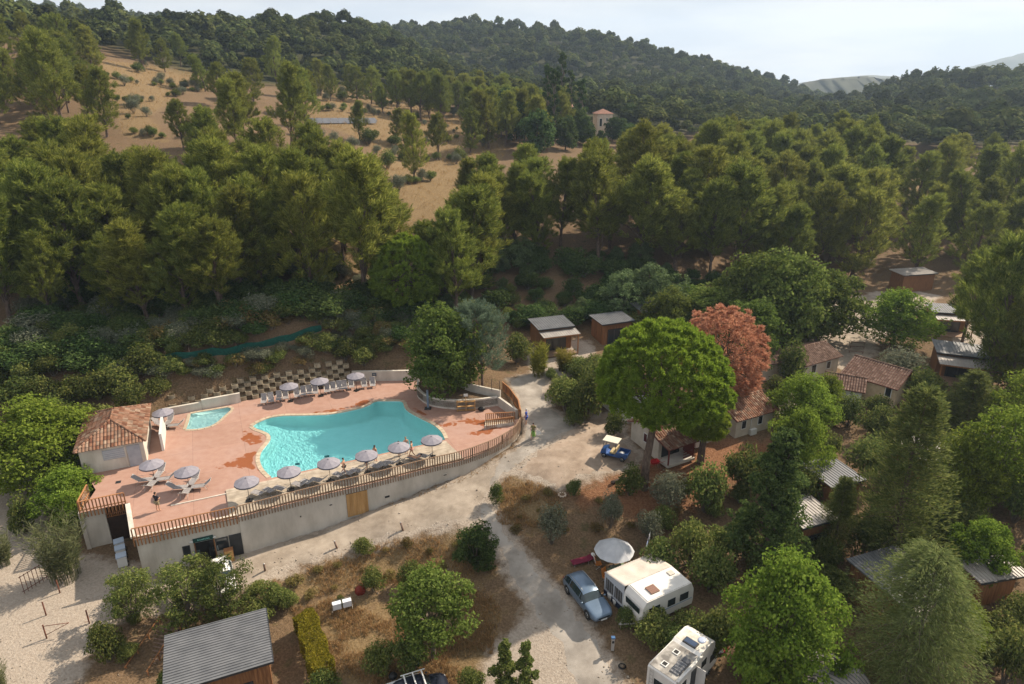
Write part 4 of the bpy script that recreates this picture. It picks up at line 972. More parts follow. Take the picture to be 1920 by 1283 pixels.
sheet_cabin('cabin', 'cabin with pale ribbed roof behind the thin green trees', [(43.9, 58.9), (47.9, 59.6), (48.6, 55.9), (44.4, 54.8)], 1.2, awn=1.3, roofm=M_roofl)
sheet_cabin('cabin', 'cabin with striped metal roof between the two feathery cypresses', [(25.6, 53.0), (29.0, 54.2), (30.5, 50.6), (27.0, 49.2)], 0.9, roofm=M_roofd)
sheet_cabin('cabin', 'timber cabin with pale roof corner showing behind the dark cypress', [(21.6, 48.6), (25.12, 49.9), (26.9, 46.8), (23.4, 45.4)], -.3, roofm=M_roofl, boards=True)
sheet_cabin('cabin', 'low cabin with dark blue-grey ribbed roof behind the pale feathery cedar', [(25.01, 42.25), (29.5, 43.83), (31.9, 39.4), (27.36, 37.65)], -1.0, awn=1.3, boards=True)
sheet_cabin('cabin', 'porch cabin with pale ribbed roof by the yellow-green bush', [(33.6, 42.4), (37.85, 43.2), (38.3, 41.0), (34.2, 40.0)], -1.2, glazed=False, roofm=M_roofl, inset=.5)
sheet_cabin('cabin', 'cabin with large grey ribbed roof beside the timber steps', [(-23.6, 35.88), (-17.59, 38.51), (-15.5, 34.16), (-21.5, 31.6)], -2.45, rib_dir=1, ribs=.21, boards=True, drop=.35)
# barrel-roofed cabin
bc = thing('barrel_cabin', 'cabin with curved ribbed roof under the pale feathery cedar', 'cabin', (19.6, 32.0, G(19.6, 32.0)), R(52))
z0b = -2.9 - G(19.6, 32.0); n_ = 14
vsb = []; rb_ = 2.3
for x in (-2.6, 2.6):
    for k in range(n_ + 1):
        th = math.pi * (0.12 + 0.76 * k / n_); vsb.append((x, -math.cos(th) * rb_, z0b - .85 + math.sin(th) * rb_ * .8))
brf = MB().add(vsb, [(k, k + 1, n_ + 2 + k, n_ + 1 + k) for k in range(n_)], True).build('roof', M_roofl, bc)
for i in range(18):
    x = -2.6 + i * 5.2 / 17
    MB().tube([(x, -math.cos(math.pi * (0.12 + 0.76 * k / n_)) * (rb_ + .02), z0b - .85 + math.sin(math.pi * (0.12 + 0.76 * k / n_)) * (rb_ * .8 + .02)) for k in range(n_ + 1)], .035, 4).build('rib', M_roofd, brf)
MB().box((0, 0, (z0b - .3) / 2), (4.9, 3.9, z0b - .2)).build('wall', M_clad, bc)

# hilltop house, far houses, solar field ----------------------------------------------
def hip_house(name, label, c, ang, L, W, h, rh, z, wm, rm, cat='house', wins=()):
    t = thing(name, label, cat, (c[0], c[1], z), ang)
    MB().box((0, 0, h / 2 - 1), (L, W, h + 2)).build('wall', wm, t)
    o = .35; k = min(L, W) / 2
    a, b, c_, d = (-L / 2 - o, -W / 2 - o, h), (L / 2 + o, -W / 2 - o, h), (L / 2 + o, W / 2 + o, h), (-L / 2 - o, W / 2 + o, h)
    r1 = (-L / 2 + k, 0, h + rh) if L >= W else (0, -W / 2 + k, h + rh); r2 = (L / 2 - k, 0, h + rh) if L >= W else (0, W / 2 - k, h + rh)
    if L >= W: fs = [(0, 1, 5, 4), (1, 2, 5), (2, 3, 4, 5), (3, 0, 4), (3, 2, 1, 0)]
    else: fs = [(0, 1, 4), (1, 2, 5, 4), (2, 3, 5), (3, 0, 4, 5), (3, 2, 1, 0)]
    MB().add([a, b, c_, d, r1, r2], fs).build('roof', rm, t)
    for (x, z_, w, hh) in wins: window(t, x, -W / 2 - .02, z_, w, hh, 'f', M_frame)
    return t
M_stone = mat('pink_limestone', (0.50, 0.40, 0.31, 1), 0.9, (0.60, 0.50, 0.41, 1), 1.5, 6, 0.2)
M_redroof = mat('red_roof', (0.17, 0.085, 0.06, 1), 0.9, (0.25, 0.13, 0.095, 1), 3, 5)
hip_house('stone_house', 'square pink stone tower house with red hipped roof beside the tall poplars', (26.8, 212.0), R(8), 4.6, 5.0, 6.2, 1.3, 17.6, M_stone, M_redroof, wins=((-1.2, 3.8, .8, 2.2), (.6, 4.6, .5, .9)))
hh = hip_house('stone_house', 'large stone house with solar panels on its roof, hidden behind the poplars', (11.0, 219.0), R(-12), 15, 8.5, 7.5, 2.2, 18.0, M_stone, M_redroof, wins=((-4, 4.5, 1, 1.6), (0, 4.5, 1, 1.6), (4, 4.5, 1, 1.6), (-4, 1.6, 1, 1.9), (2, 1.6, 1, 1.9)))
MB().slab((-5.5, -2.9, 8.55), (-1.0, -2.9, 8.55), (-1.0, -1.0, 9.35), (-5.5, -1.0, 9.35), .06).build('solar_panel', mat('bright_panel', (0.55, 0.58, 0.62, 1), 0.25), hh)
tag(MB().box((0, 0, 0), (9, .4, 2.2)).build('garden_wall', M_stone, None, (31.5, 208, 17.2)), 'low stone garden wall by the tower house', 'wall')
hip_house('stone_house', 'pale cottage showing between the pines above the olive terraces', (-28.5, 250), R(-8), 8, 6, 4.5, 1.4, G(-28.5, 250) - .5, M_white, M_redroof, wins=((-2, 2.6, .9, 1.2), (1.5, 2.6, .9, 1.2)))
M_solar = mat('solar_cells', (0.075, 0.078, 0.09, 1), 0.4, (0.11, 0.112, 0.125, 1), 1.5, spec=0.5)
for r_, (xa, ya, xb, yb) in enumerate([(-51.6, 180.6, -35.9, 190.0), (-51.0, 177.6, -35.6, 186.8)]):
    u = (Vector((xb, yb)) - Vector((xa, ya))); L_ = u.length; u.normalize()
    zz = G(xa, ya); zz2 = G(xb, yb)
    sf = thing('solar_array', ['upper row of ground-mounted solar panels on the bare terrace', 'lower row of ground-mounted solar panels on the bare terrace'][r_], 'solar panels', (xa, ya, 0), math.atan2(u.y, u.x))
    n_ = 9
    for i in range(n_):
        x0, x1 = L_ * i / n_ + .06, L_ * (i + 1) / n_ - .06; zc_ = zz + (zz2 - zz) * (i + .5) / n_
        p_ = MB().slab((x0, 1.2, zc_ + 1.15), (x1, 1.2, zc_ + 1.15), (x1, -.9, zc_ + .35), (x0, -.9, zc_ + .35), .05).build('panel', M_solar, sf)
    for i in range(6):
        zc_ = zz + (zz2 - zz) * i / 5
        MB().bar((L_ * i / 5, .2, zc_ - .4), (L_ * i / 5, .2, zc_ + .75), .08).build('post', M_frame, sf)
# plant positions (x, y, height), metres
PINE_AT = [
    (-85,135.5,17.6), (-93.4,143.5,15.4), (-76.8,134.9,12.1), (-103.6,207.5,13.2), (-109.4,243.3,9.9), (-102.9,217.9,8.8), (-75.5,234.8,14.3), (-45,144.5,15.4), (-52.2,138.1,13.2), (-72.6,179.2,9.9), (-68.4,191.4,11), (-81.6,193.6,8.8),
    (-51.7,133.8,13.2), (-19.2,84.6,18.7), (-27.7,102.6,16), (-18.9,134.1,12.7), (-37.2,207.8,7.7), (-52.7,120.6,12.1), (-61.6,132.7,8.8), (-39.2,109.7,14.3), (-34,109.8,14.3), (-4,94.6,16), (13.1,101.5,16.5), (80.4,158.8,16.5),
    (66.1,171.4,15.4), (85.3,182.6,14.3), (56.7,74.7,12.1), (-7.2,84.2,14.3), (-5.6,91.3,15.4), (-8.3,87,11), (-19.6,95.2,15.4), (-25,100.5,15.4), (-30.3,101.8,14.3), (-20.4,104,9.9), (-7.7,112.2,11), (-3.3,107.6,13.2),
    (-11.8,93.7,8.8), (-25.6,83.5,15.4), (-27.8,170.6,7.7), (-35.5,165.9,8.8), (-16.5,159.3,9.9), (-9.9,167.4,9.9), (-58.7,96.1,17.3), (-69.7,97.1,13.7), (-39.4,90.7,17.2), (-57,81.2,16.7), (-68.8,91.1,14.7), (-46.6,100.3,12.7),
    (-27.4,93.9,15), (-53.6,86.8,16.9), (-52,95,13.2), (-45.4,89.6,16.9), (-35.1,99.8,14), (-34.2,88.6,13.6), (-39.5,96.1,16.6), (-49.9,83.3,14.4), (-62.9,92.1,13.6), (-65.9,101.2,15.1), (-57.7,90,16.4), (-64.1,82.5,14.9),
    (-71.1,105.2,13.1), (-59.2,76.1,14.7), (-60,101,12.8), (-33.3,93.6,15.8), (-66.4,107.8,12.6), (-44.3,94.7,13.5), (-27.9,88.8,17.4), (-40.8,84.2,15.9), (-39.5,104.3,12.5), (-77.6,103.6,13.2), (76.2,144.8,17), (39.2,137,17.4),
    (24.9,101.3,13.1), (32,109.6,17), (15.5,106.4,16.4), (54.6,146.2,16.4), (35.1,104.7,17.2), (48.1,124.2,16.3), (74.2,159.2,16.6), (40.6,118.2,15.1), (56.4,160.5,14.6), (48.5,118.4,13.4), (63.9,119.8,16.4), (44.2,114,14.9),
    (28.5,131.1,13.6), (69.1,154.8,12.6), (54.8,128.3,15.2), (27,112.2,14.1), (61.4,140.1,15.4), (59.9,168.5,14.3), (12.9,112,14), (22.8,126,14.2), (58.8,135.4,17), (58.3,174.4,13.1), (66.5,144.1,17.7), (47.3,151.9,16.9),
    (85.2,108.9,14.6), (50.7,160.3,15.1), (68.8,165,12.8), (21.2,107.3,14.5), (48.4,141.3,16.9), (40.7,131.6,13.4), (7.6,106.3,13.4), (57.2,120,16.9), (71.2,137.1,16.7), (69.6,114,13.8), (20.9,132.9,12.5), (-1.8,101.4,13.1),
    (40.3,126.1,17.2), (2.7,113.3,13), (32.4,120.5,15.3), (67.5,125.4,12.9), (25.3,118.8,14), (76.9,152.2,16.7), (69.9,131.2,14.1), (60.2,130.2,17.9), (60.8,125,15.3), (72.3,171.1,12.8), (57.9,112.8,14.9), (77,125.4,13.3),
    (82.1,151,13.3), (36.8,144.1,12.8), (62.6,152.6,15.7), (40.5,106.2,15.2), (49.3,133.2,14.9), (30.5,102,14.9), (27.1,106.9,13.3), (78.5,113.8,12.7), (84,116.2,12.7), (63.8,162.5,13.9), (71.2,149.6,17.4), (21.9,113.9,16.9),
    (79.3,170.4,13.3), (43.9,146,17.4), (56.8,152,17.5), (51.8,113,15.6), (35.3,115.3,14.8), (65.6,135.4,13.4), (86,177.2,12.6), (19.5,102.2,16.2), (31.9,136.4,13.3), (53.7,137.3,14.7), (46,169.2,12.6), (75.4,166.7,12.7),
    (53.1,69.3,17.5), (60.5,147.6,15.3), (89.1,113.8,14.7), (42,154.4,14.4), (34.2,154.9,12.8), (91.8,119,13.3), (-11.3,233.7,12), (-35.8,225,10.4), (5.5,174.6,12.3), (-16.7,228.8,10.5), (-4.8,234.8,10.9), (-6.2,181.3,12.5),
    (-24.6,215.1,11), (-54.4,189.7,10.6), (3.1,229.5,11.8), (15.5,219.7,12.4), (1.3,186.8,12.4), (-20.3,205.2,13.4), (-24.1,232.5,12.6), (1.6,322.2,9.7), (9.6,231.9,9.9), (-2.2,212.8,12.1), (-21.1,222.4,10.2), (8,212.4,11),
    (-8.4,295.6,9.8), (-11.5,193.6,12.3), (-29.4,210.3,12.7), (-33.9,212.4,11.7), (15.6,255.4,10.6), (-12.1,248.3,12.9), (3.3,181,13.2), (13.1,194.2,12.4), (7.5,354.5,9.6), (-58.9,223.7,10.5), (4.7,224.5,11.3), (-11.8,243.3,10),
    (-14.6,309.3,9.7), (-16.9,249.9,11.4), (-5.7,172.2,13.3), (-1.7,176.3,12.7), (-26.2,205.8,12.7), (-13.9,275.6,11.7), (-32.2,244.6,9.6), (-9.3,218.9,11.3), (-3.1,247.3,13.1), (3.4,272.6,10.8), (-49.5,172,12.9), (-60.3,209.2,10.2),
    (-10.4,224.5,13), (-29.2,261.6,9.6), (-43.6,224.5,10.5), (8.2,192.2,11.3), (-20.4,211.7,12.2), (4.7,259.7,10.3), (0.9,218.2,11.1), (-4.4,240.6,12.8), (-10,185.1,12), (-30.6,269.6,9.6), (-33.4,234.2,11.3), (6.4,217.3,11.4),
    (-53.8,214.8,10), (-21.1,239.9,10.6), (1.9,314.2,10.1), (-4.7,263.9,10.6), (-51.9,236.2,9.6), (7.5,198.6,9.9), (-21,255.3,11.3), (4.7,205.5,12.5), (11.5,238.7,9.6), (15.6,213.1,11.3), (12.4,207.8,12.9), (-44.6,238.6,9.7),
    (-5.7,269,9.5), (-48.5,226.6,10), (-25.9,226.5,10.7), (4.8,241.5,11.3), (18.2,248.1,9.8), (-22,246,9.9), (-9.3,309.4,11.1), (98.6,144.3,14.3), (87.9,127.7,13.4), (103.9,151.3,13.1), (109.7,142.7,12), (82.9,124.2,15.7),
    (115.6,154.9,12.3), (103.1,134.8,12.3), (97.2,134.6,15.9), (82.7,139.7,15.1), (100.2,129.7,15.1), (93.1,150.8,11.7), (88,134.7,11.7), (95.1,126.2,13.4), (92.4,144.2,15.3), (86.2,155.1,11.3), (98.1,157,12.7), (110.6,162.8,12.6),
    (111,151.6,13.1), (104.1,144.4,11.2), (117,162.7,11.2), (108.7,170.9,11), (-100.1,152.1,9.6), (-104.3,148.6,11.1), (-105.9,160.4,10), (-97.1,158.6,11.7), (-115.1,179.3,8.3), (-118.6,172.1,11.3), (-104.3,171.5,10.8), (-107.2,154.9,10.1),
    (-84.7,143.8,10.4), (-122.9,188.1,9), (-98.5,167.1,11.2), (-180.9,315.7,9.5), (-116.3,164.1,8.2), (-117.4,190,9.4), (-101.5,141.7,11.9), (-102.9,181,11.3), (-122.4,176.2,9.2), (-93.5,151.8,10.3), (-111.6,185.3,11.5), (-173.3,303.2,9.5),
    (-111.3,170,8.3), (-112.2,192.3,9.3), (-123.6,203.5,8.3), (-105.7,185.7,8.6),
]
PINE_AT += [(-34,81.3,13.9), (-38.7,80.5,12.1), (-60.2,83.7,12.7), (-45.7,80.9,11.3), (-36.6,84.5,15.2), (-44.8,85.1,14.1), (-53,80.2,15.1), (-32,84.6,14.3), (-16.9,88.2,13.6), (-50.8,90.2,15.5), (-24.4,96.5,12.7), (-55.7,93.5,13.3), (3.5,107.9,12.8), (4.1,103,12.8), (0.5,104.8,13.3), (41.9,102.4,13.4), (-47.4,77,10), (-38.3,76.3,13.2), (-43,76.3,11.9), (-34.1,76.1,11.7), (-54.2,75.9,10.1)]
POPLAR_AT = [
    (15.1,219.5,19), (10.8,185.1,16), (9.5,191.3,16.5), (18.9,198.5,14), (17.5,214.8,15),
]
BROAD_DARK_AT = [
    (18.1,196.4,10), (28.9,204.6,7), (32.4,196.2,7), (20.5,193.1,5), (13.6,180.3,9), (24.7,196.7,4), (37.9,203.7,7), (19.1,190.5,8), (-0.7,194,13), (2,180.7,11), (39.7,239.5,9), (31.1,204,7),
    (6.3,170.6,11), (-2.8,191,9),
]
OLIVE_AT = [
    (-107.1,213.7,3.2), (-92,188.6,2.3), (-80.7,153.5,3.4), (-56,239.3,2.7), (-48.3,239.9,3), (-45.9,240.8,2.4), (-39.6,239.7,3.1), (-63,224,3.3), (-57.5,212.4,3.3), (-54.4,211.9,2.7), (-53.9,233.7,2.2), (-84,192.4,3.4),
    (-83.4,184,2.4), (-93.2,194.3,2.8), (-95.4,179.6,2.8), (-83.9,198.3,2.3), (-38.5,200.2,2.6), (-33.7,167.1,3.2), (-26.7,161.2,2.4), (-29,255.2,2.9), (-23.9,250.1,3.4), (-18.4,227.1,3.5), (-15.1,226.8,2.3), (-20,191.7,2.7),
    (-7.2,173.8,3.4), (-34.7,249.2,3.5), (-35.1,156.2,3), (-30,156.2,2.5), (-42.6,158.5,2.7), (-39.6,158.1,2.8), (-12.4,156.6,2.7), (-17.5,135.1,2.8), (-9.3,135.7,2.3), (-22.3,121.2,3.4), (-20.7,126.1,3.5), (-37.3,182.7,2.2),
    (-55.7,250.2,2.6), (-63.5,139.6,2.4), (-83.8,160.8,3.1), (-11,184.1,3.2), (99,166.1,2.8), (92.3,167.8,2.2), (96,156.2,2.9), (-94.9,184.8,1.2), (-89.5,191.2,2.4), (-86.4,191.2,2.3), (-82.7,191.4,1.6), (-86,168.5,1.4),
    (-84.4,169.7,1.6), (-83.6,182.3,2.1), (-84.9,196.4,1.5), (-76.9,151.2,2.4), (-70.9,136.7,1.7), (-59.8,225.2,2.4), (-58.9,231.9,1.3), (-55,229.9,1.3), (-50.4,228.7,1.5), (-48.4,233.8,1.3), (-46.4,236.1,1.6), (-44.3,233.5,1.3),
    (-43.8,233.4,1.7), (-36.5,232,1.7), (-49.3,198.5,2.3), (-45.6,204.8,1), (-41,206.1,2.4), (-37.8,203.2,1.7), (-31.4,202.5,1.6), (-24.2,197.8,1.7), (-17.9,198.8,1.1), (-15.6,190.7,1.1), (-10.7,190.3,1), (-5.6,183.1,1.8),
    (-26.4,173.6,1.4), (-21,173.3,2.1), (-18.4,178.3,1), (-16.6,178.2,2.3), (-26.4,156.2,2.4), (-21.9,155.9,2.2), (-12.9,161.1,2.2), (-10.6,160.7,1.2),
]
SHRUB_AT = [
    (-42.2,239.8,3), (-39.7,246.2,2.4), (-102.3,200.8,2.9), (-27.6,167.7,3), (-24.8,169.7,3.2), (-25.3,142.5,3.8), (-21.7,234.9,2.7), (-15.2,108,2.6), (-51.2,218.4,3.4), (-33.2,164.9,3.9), (-12.1,159.9,3.1), (-8.5,139.2,3.1),
    (110.6,200.5,2.7), (103.9,185,2.7), (-47.2,158.7,3.3), (-43.4,124.2,3.2), (-18,71.4,2.1), (-47.9,63.1,3.3), (-17.5,74.5,2.7), (-55.1,70.6,2.5), (-53.4,66.1,3.3), (-45.5,67.5,1.7), (-45.1,63.6,2.9), (-19.9,72.1,1.7),
    (-39,63,3.2), (-42.9,66.5,2.3), (-42.5,61.3,2.8), (-48.1,69.5,3.5), (-38.5,71.2,2.4), (-50.5,65.1,3), (-39.3,66.9,3.5), (-55.1,68.3,3.5), (-40.4,69.9,2.8), (-15.3,68.4,2.9), (-50.4,70.4,2.2), (-40.9,64.8,3.3),
    (-43.7,68.9,1.6), (-29.4,73.6,1.8), (-37,69.4,2), (-16.1,72.3,2.7), (-46,74.8,1.8), (-15.6,75.9,2.3), (-58.7,71,2.6), (-18.3,79.8,2.2), (-52.1,69,1.8), (-34.7,73.1,2), (-47.8,73.4,2), (-50.1,62.6,3.4),
    (-51,67.1,2.2), (-53.5,63.7,3.3), (-45.7,70.5,1.9), (-48.4,66,2.8), (-36.7,73.1,2.3), (-17.8,68.8,3), (-51.4,73.2,1.9), (-16.1,78.8,1.6), (-41.8,71.4,1.9), (-40.3,60.3,3.5), (-56.4,73.3,1.7), (-32.2,74,1.6),
    (-19.7,74.7,2.9), (-42.8,63.9,3.5), (-13.9,71.3,2.7), (-43.7,75.2,1.7), (-44,72.1,2.8), (-40.9,73.8,2.1), (-16.1,81.2,2.7), (-45.6,61.3,3.5), (-17.7,76.7,2.1), (-37.4,65.6,2.5), (-20.1,77.2,1.9), (-20.1,70,2.4),
    (-52.3,71.3,2.8), (-22.4,69,2), (-56.1,66.6,2), (-14.3,73.5,2.1), (-37.6,61.3,3.5), (-16.5,83.4,1.7), (-56,79,1.5), (-51.9,78.1,2.1), (-34.7,79.4,2.5), (-25.6,79.7,1.5), (-31.1,76.2,2.4), (-27,76.2,1.7),
    (-40.1,78.3,1.6), (-51.3,81.6,1.6), (-48.5,81.8,2.4), (-29.5,79.5,1.8), (-41.3,81.7,1.5), (-47.1,78.7,1.5), (-53.3,83.3,1.4), (-37.4,78.3,2.7), (-37.7,75.8,2.3), (-53.4,75.5,1.5), (-54.4,81.1,2.1), (-46,82.1,1.9),
    (-44.1,84.1,1.5), (-21.5,81.9,1.4), (-42.9,78.3,2.5), (-36.9,81.8,1.5), (-23.1,76.4,2.1), (-43.7,80.7,2.6), (-21.4,79.5,2.4), (-23.9,81.4,1.8), (-28.3,82.6,1.5), (-59.8,82.2,1.5), (-31.9,80,1.7), (-48.3,76.4,2.2),
    (-34.8,75.7,2.1), (-39.1,83.4,1.5), (-3.4,84.9,2.6), (-6.4,81.3,2.2), (21.4,89.6,2.2), (-6,85.3,3), (-9.3,88.8,1.9), (0.9,84.3,1.8), (20.3,86.8,1.8), (-9.3,85.7,2.5), (16.5,85.1,2.9), (0.1,90.2,2.3),
    (16.1,88.8,1.9), (-3.8,89.5,1.7), (-6.4,89.6,2), (19.4,83.7,2.9), (-2.4,81.5,2.6), (24.3,90.1,2.3), (-0.5,86.6,1.9), (-0.1,93.2,1.8), (-8.2,79.4,2.9), (23.4,85.5,2.6), (20.3,51.8,2.1), (14.6,38,2),
    (16.2,43.1,2.4), (19.3,47.9,1.9), (23.1,41.5,1.8), (18.9,39.9,1.7), (19.3,42.6,3.1), (23.9,55.2,2.3), (17.2,46,2.7), (29.2,56.3,1.8), (22.6,43.9,2.6), (17.6,50.1,1.7), (20.4,45.6,1.9), (26.7,55.8,2.1),
    (23.3,51.6,1.6), (37.4,61.9,1.7), (50,62.8,2.3), (32.7,35.9,1.8), (41.9,45.3,1.6), (35,38,2.5), (37.5,47.6,3.4), (46.6,63.6,1.8), (43.5,65.6,2), (49.9,60,2.2), (42.8,52,3.1), (44.9,49,1.9),
    (53.5,64.5,2.4), (38.9,65.3,2.7), (36.1,50.4,1.8), (40.1,48.5,1.6), (39.2,43.9,1.8), (46.4,73.2,1.9), (42.6,62.7,2.1), (49.8,67.9,2), (35.9,35.2,2.7), (35.1,45.6,2.6), (47.4,70.5,3), (4.5,71.9,1.6),
    (7.7,71.3,2.7), (5.3,69.1,2), (6.4,67.5,2.3), (7.5,73.4,2.5), (9.5,73,2.7), (7.1,64.3,2.7), (15.4,52,2), (12.9,48.7,2.1), (15.3,48.2,1.4), (30.2,63.9,1.8), (30.9,69.7,1.9), (33.3,64,2.6),
    (31.3,66.5,2.3), (28.2,66.5,2.5), (31.7,77.9,2), (-27.7,39.4,1.2), (-25,41.2,1.4), (-17.2,41.9,1.6), (-29.3,37.9,1.2), (-26.9,36.8,1.5), (-19,40.5,1.9), (-21.5,40.5,1.3), (-29,41.2,2.1), (-19.7,42.4,1.4),
    (-22.9,42.2,1.2), (-51.6,58.3,1.6), (-49.2,59.8,1.8), (-53.1,60.7,2.7), (15.2,92.9,2.1), (7.2,90.4,1.6), (10.7,88.1,2.2), (8.3,88,1.8), (12.4,90.1,2.2), (17.3,94.5,2.2), (12.7,92.7,1.6), (4.1,88.6,2.1),
    (-101.2,182.7,1.8), (-99.6,184.5,1.9), (-96.5,184.9,1.6), (-91.8,187.2,1.2), (-91.6,190.4,1.8), (-87.6,188.3,1.9), (-86.5,192.7,2.4), (-83.3,195.3,2), (-80.3,195.4,1), (-89.7,164.4,1.8), (-86.1,162.7,2.4), (-85.3,165.3,2),
    (-84.5,178.3,1.4), (-83.5,180.1,2), (-83.8,190.7,1.3), (-78.8,147.3,1.2), (-75.6,159,1.8), (-73,137.5,1.5), (-70.2,138,1.9), (-69.1,137.2,2.1), (-67.5,137.2,1.3), (-55.6,235.1,2), (-38.8,231.9,1.6), (-32.4,235.8,2.3),
    (-27.5,232,1.5), (-26.7,238.2,2), (-21.6,232.9,2.2), (-51.6,196.2,1.8), (-50.2,197.2,2.3), (-47,199.7,1.6), (-47.4,203.8,1.9), (-43.4,199.8,2.3), (-41.2,200.4,2), (-35.1,205.2,1.4), (-33.4,207.8,2.2), (-30.1,207,1.2),
    (-27.7,208.2,2.2), (-20.9,199,2.3), (-15.2,196.4,1), (-9.9,185.8,1.1), (-8.5,189.7,2.3), (-29.5,170.2,1.2), (-24.6,173,1.5), (-20.2,174.5,1), (-16,177,1.9), (-14.2,181.7,1.2), (-24.4,154.4,1.6), (-24.5,158.6,2.4),
    (-18.9,157.3,1.6), (-17.2,159.4,2.2), (-14.2,159.8,1.7), (-11.4,161.3,2.1), (-21,132.1,1.4), (-19.8,132.2,1.9), (-18.5,133.1,1.7), (-16,136.5,2.3),
]
SCRUB_LOW_AT = [
    (-10,45,0.8), (-12.2,45.2,0.5), (-4.5,47.3,0.9), (-6.9,46.9,0.7), (-17.2,43.7,1.1), (-10.5,46.9,0.7), (-8.2,45.2,0.6), (-14.2,45.4,0.7), (-15.8,42.8,1), (-5.7,45.7,0.8), (-14.1,43.6,0.6), (-15.7,44.9,0.8),
    (-8.8,47.3,1), (1.2,51.6,0.8), (2.3,50.5,0.4), (4.5,48.5,0.6), (4.2,50.1,0.8), (3.2,51.9,0.9), (0.3,48.4,0.9), (3,49,0.9), (0.7,49.9,0.5), (10.2,48.8,0.6), (11.8,46.8,0.8), (7.2,48.5,1),
    (9.6,52,0.6), (14.4,50.2,0.9), (7.7,51.2,0.6),
]
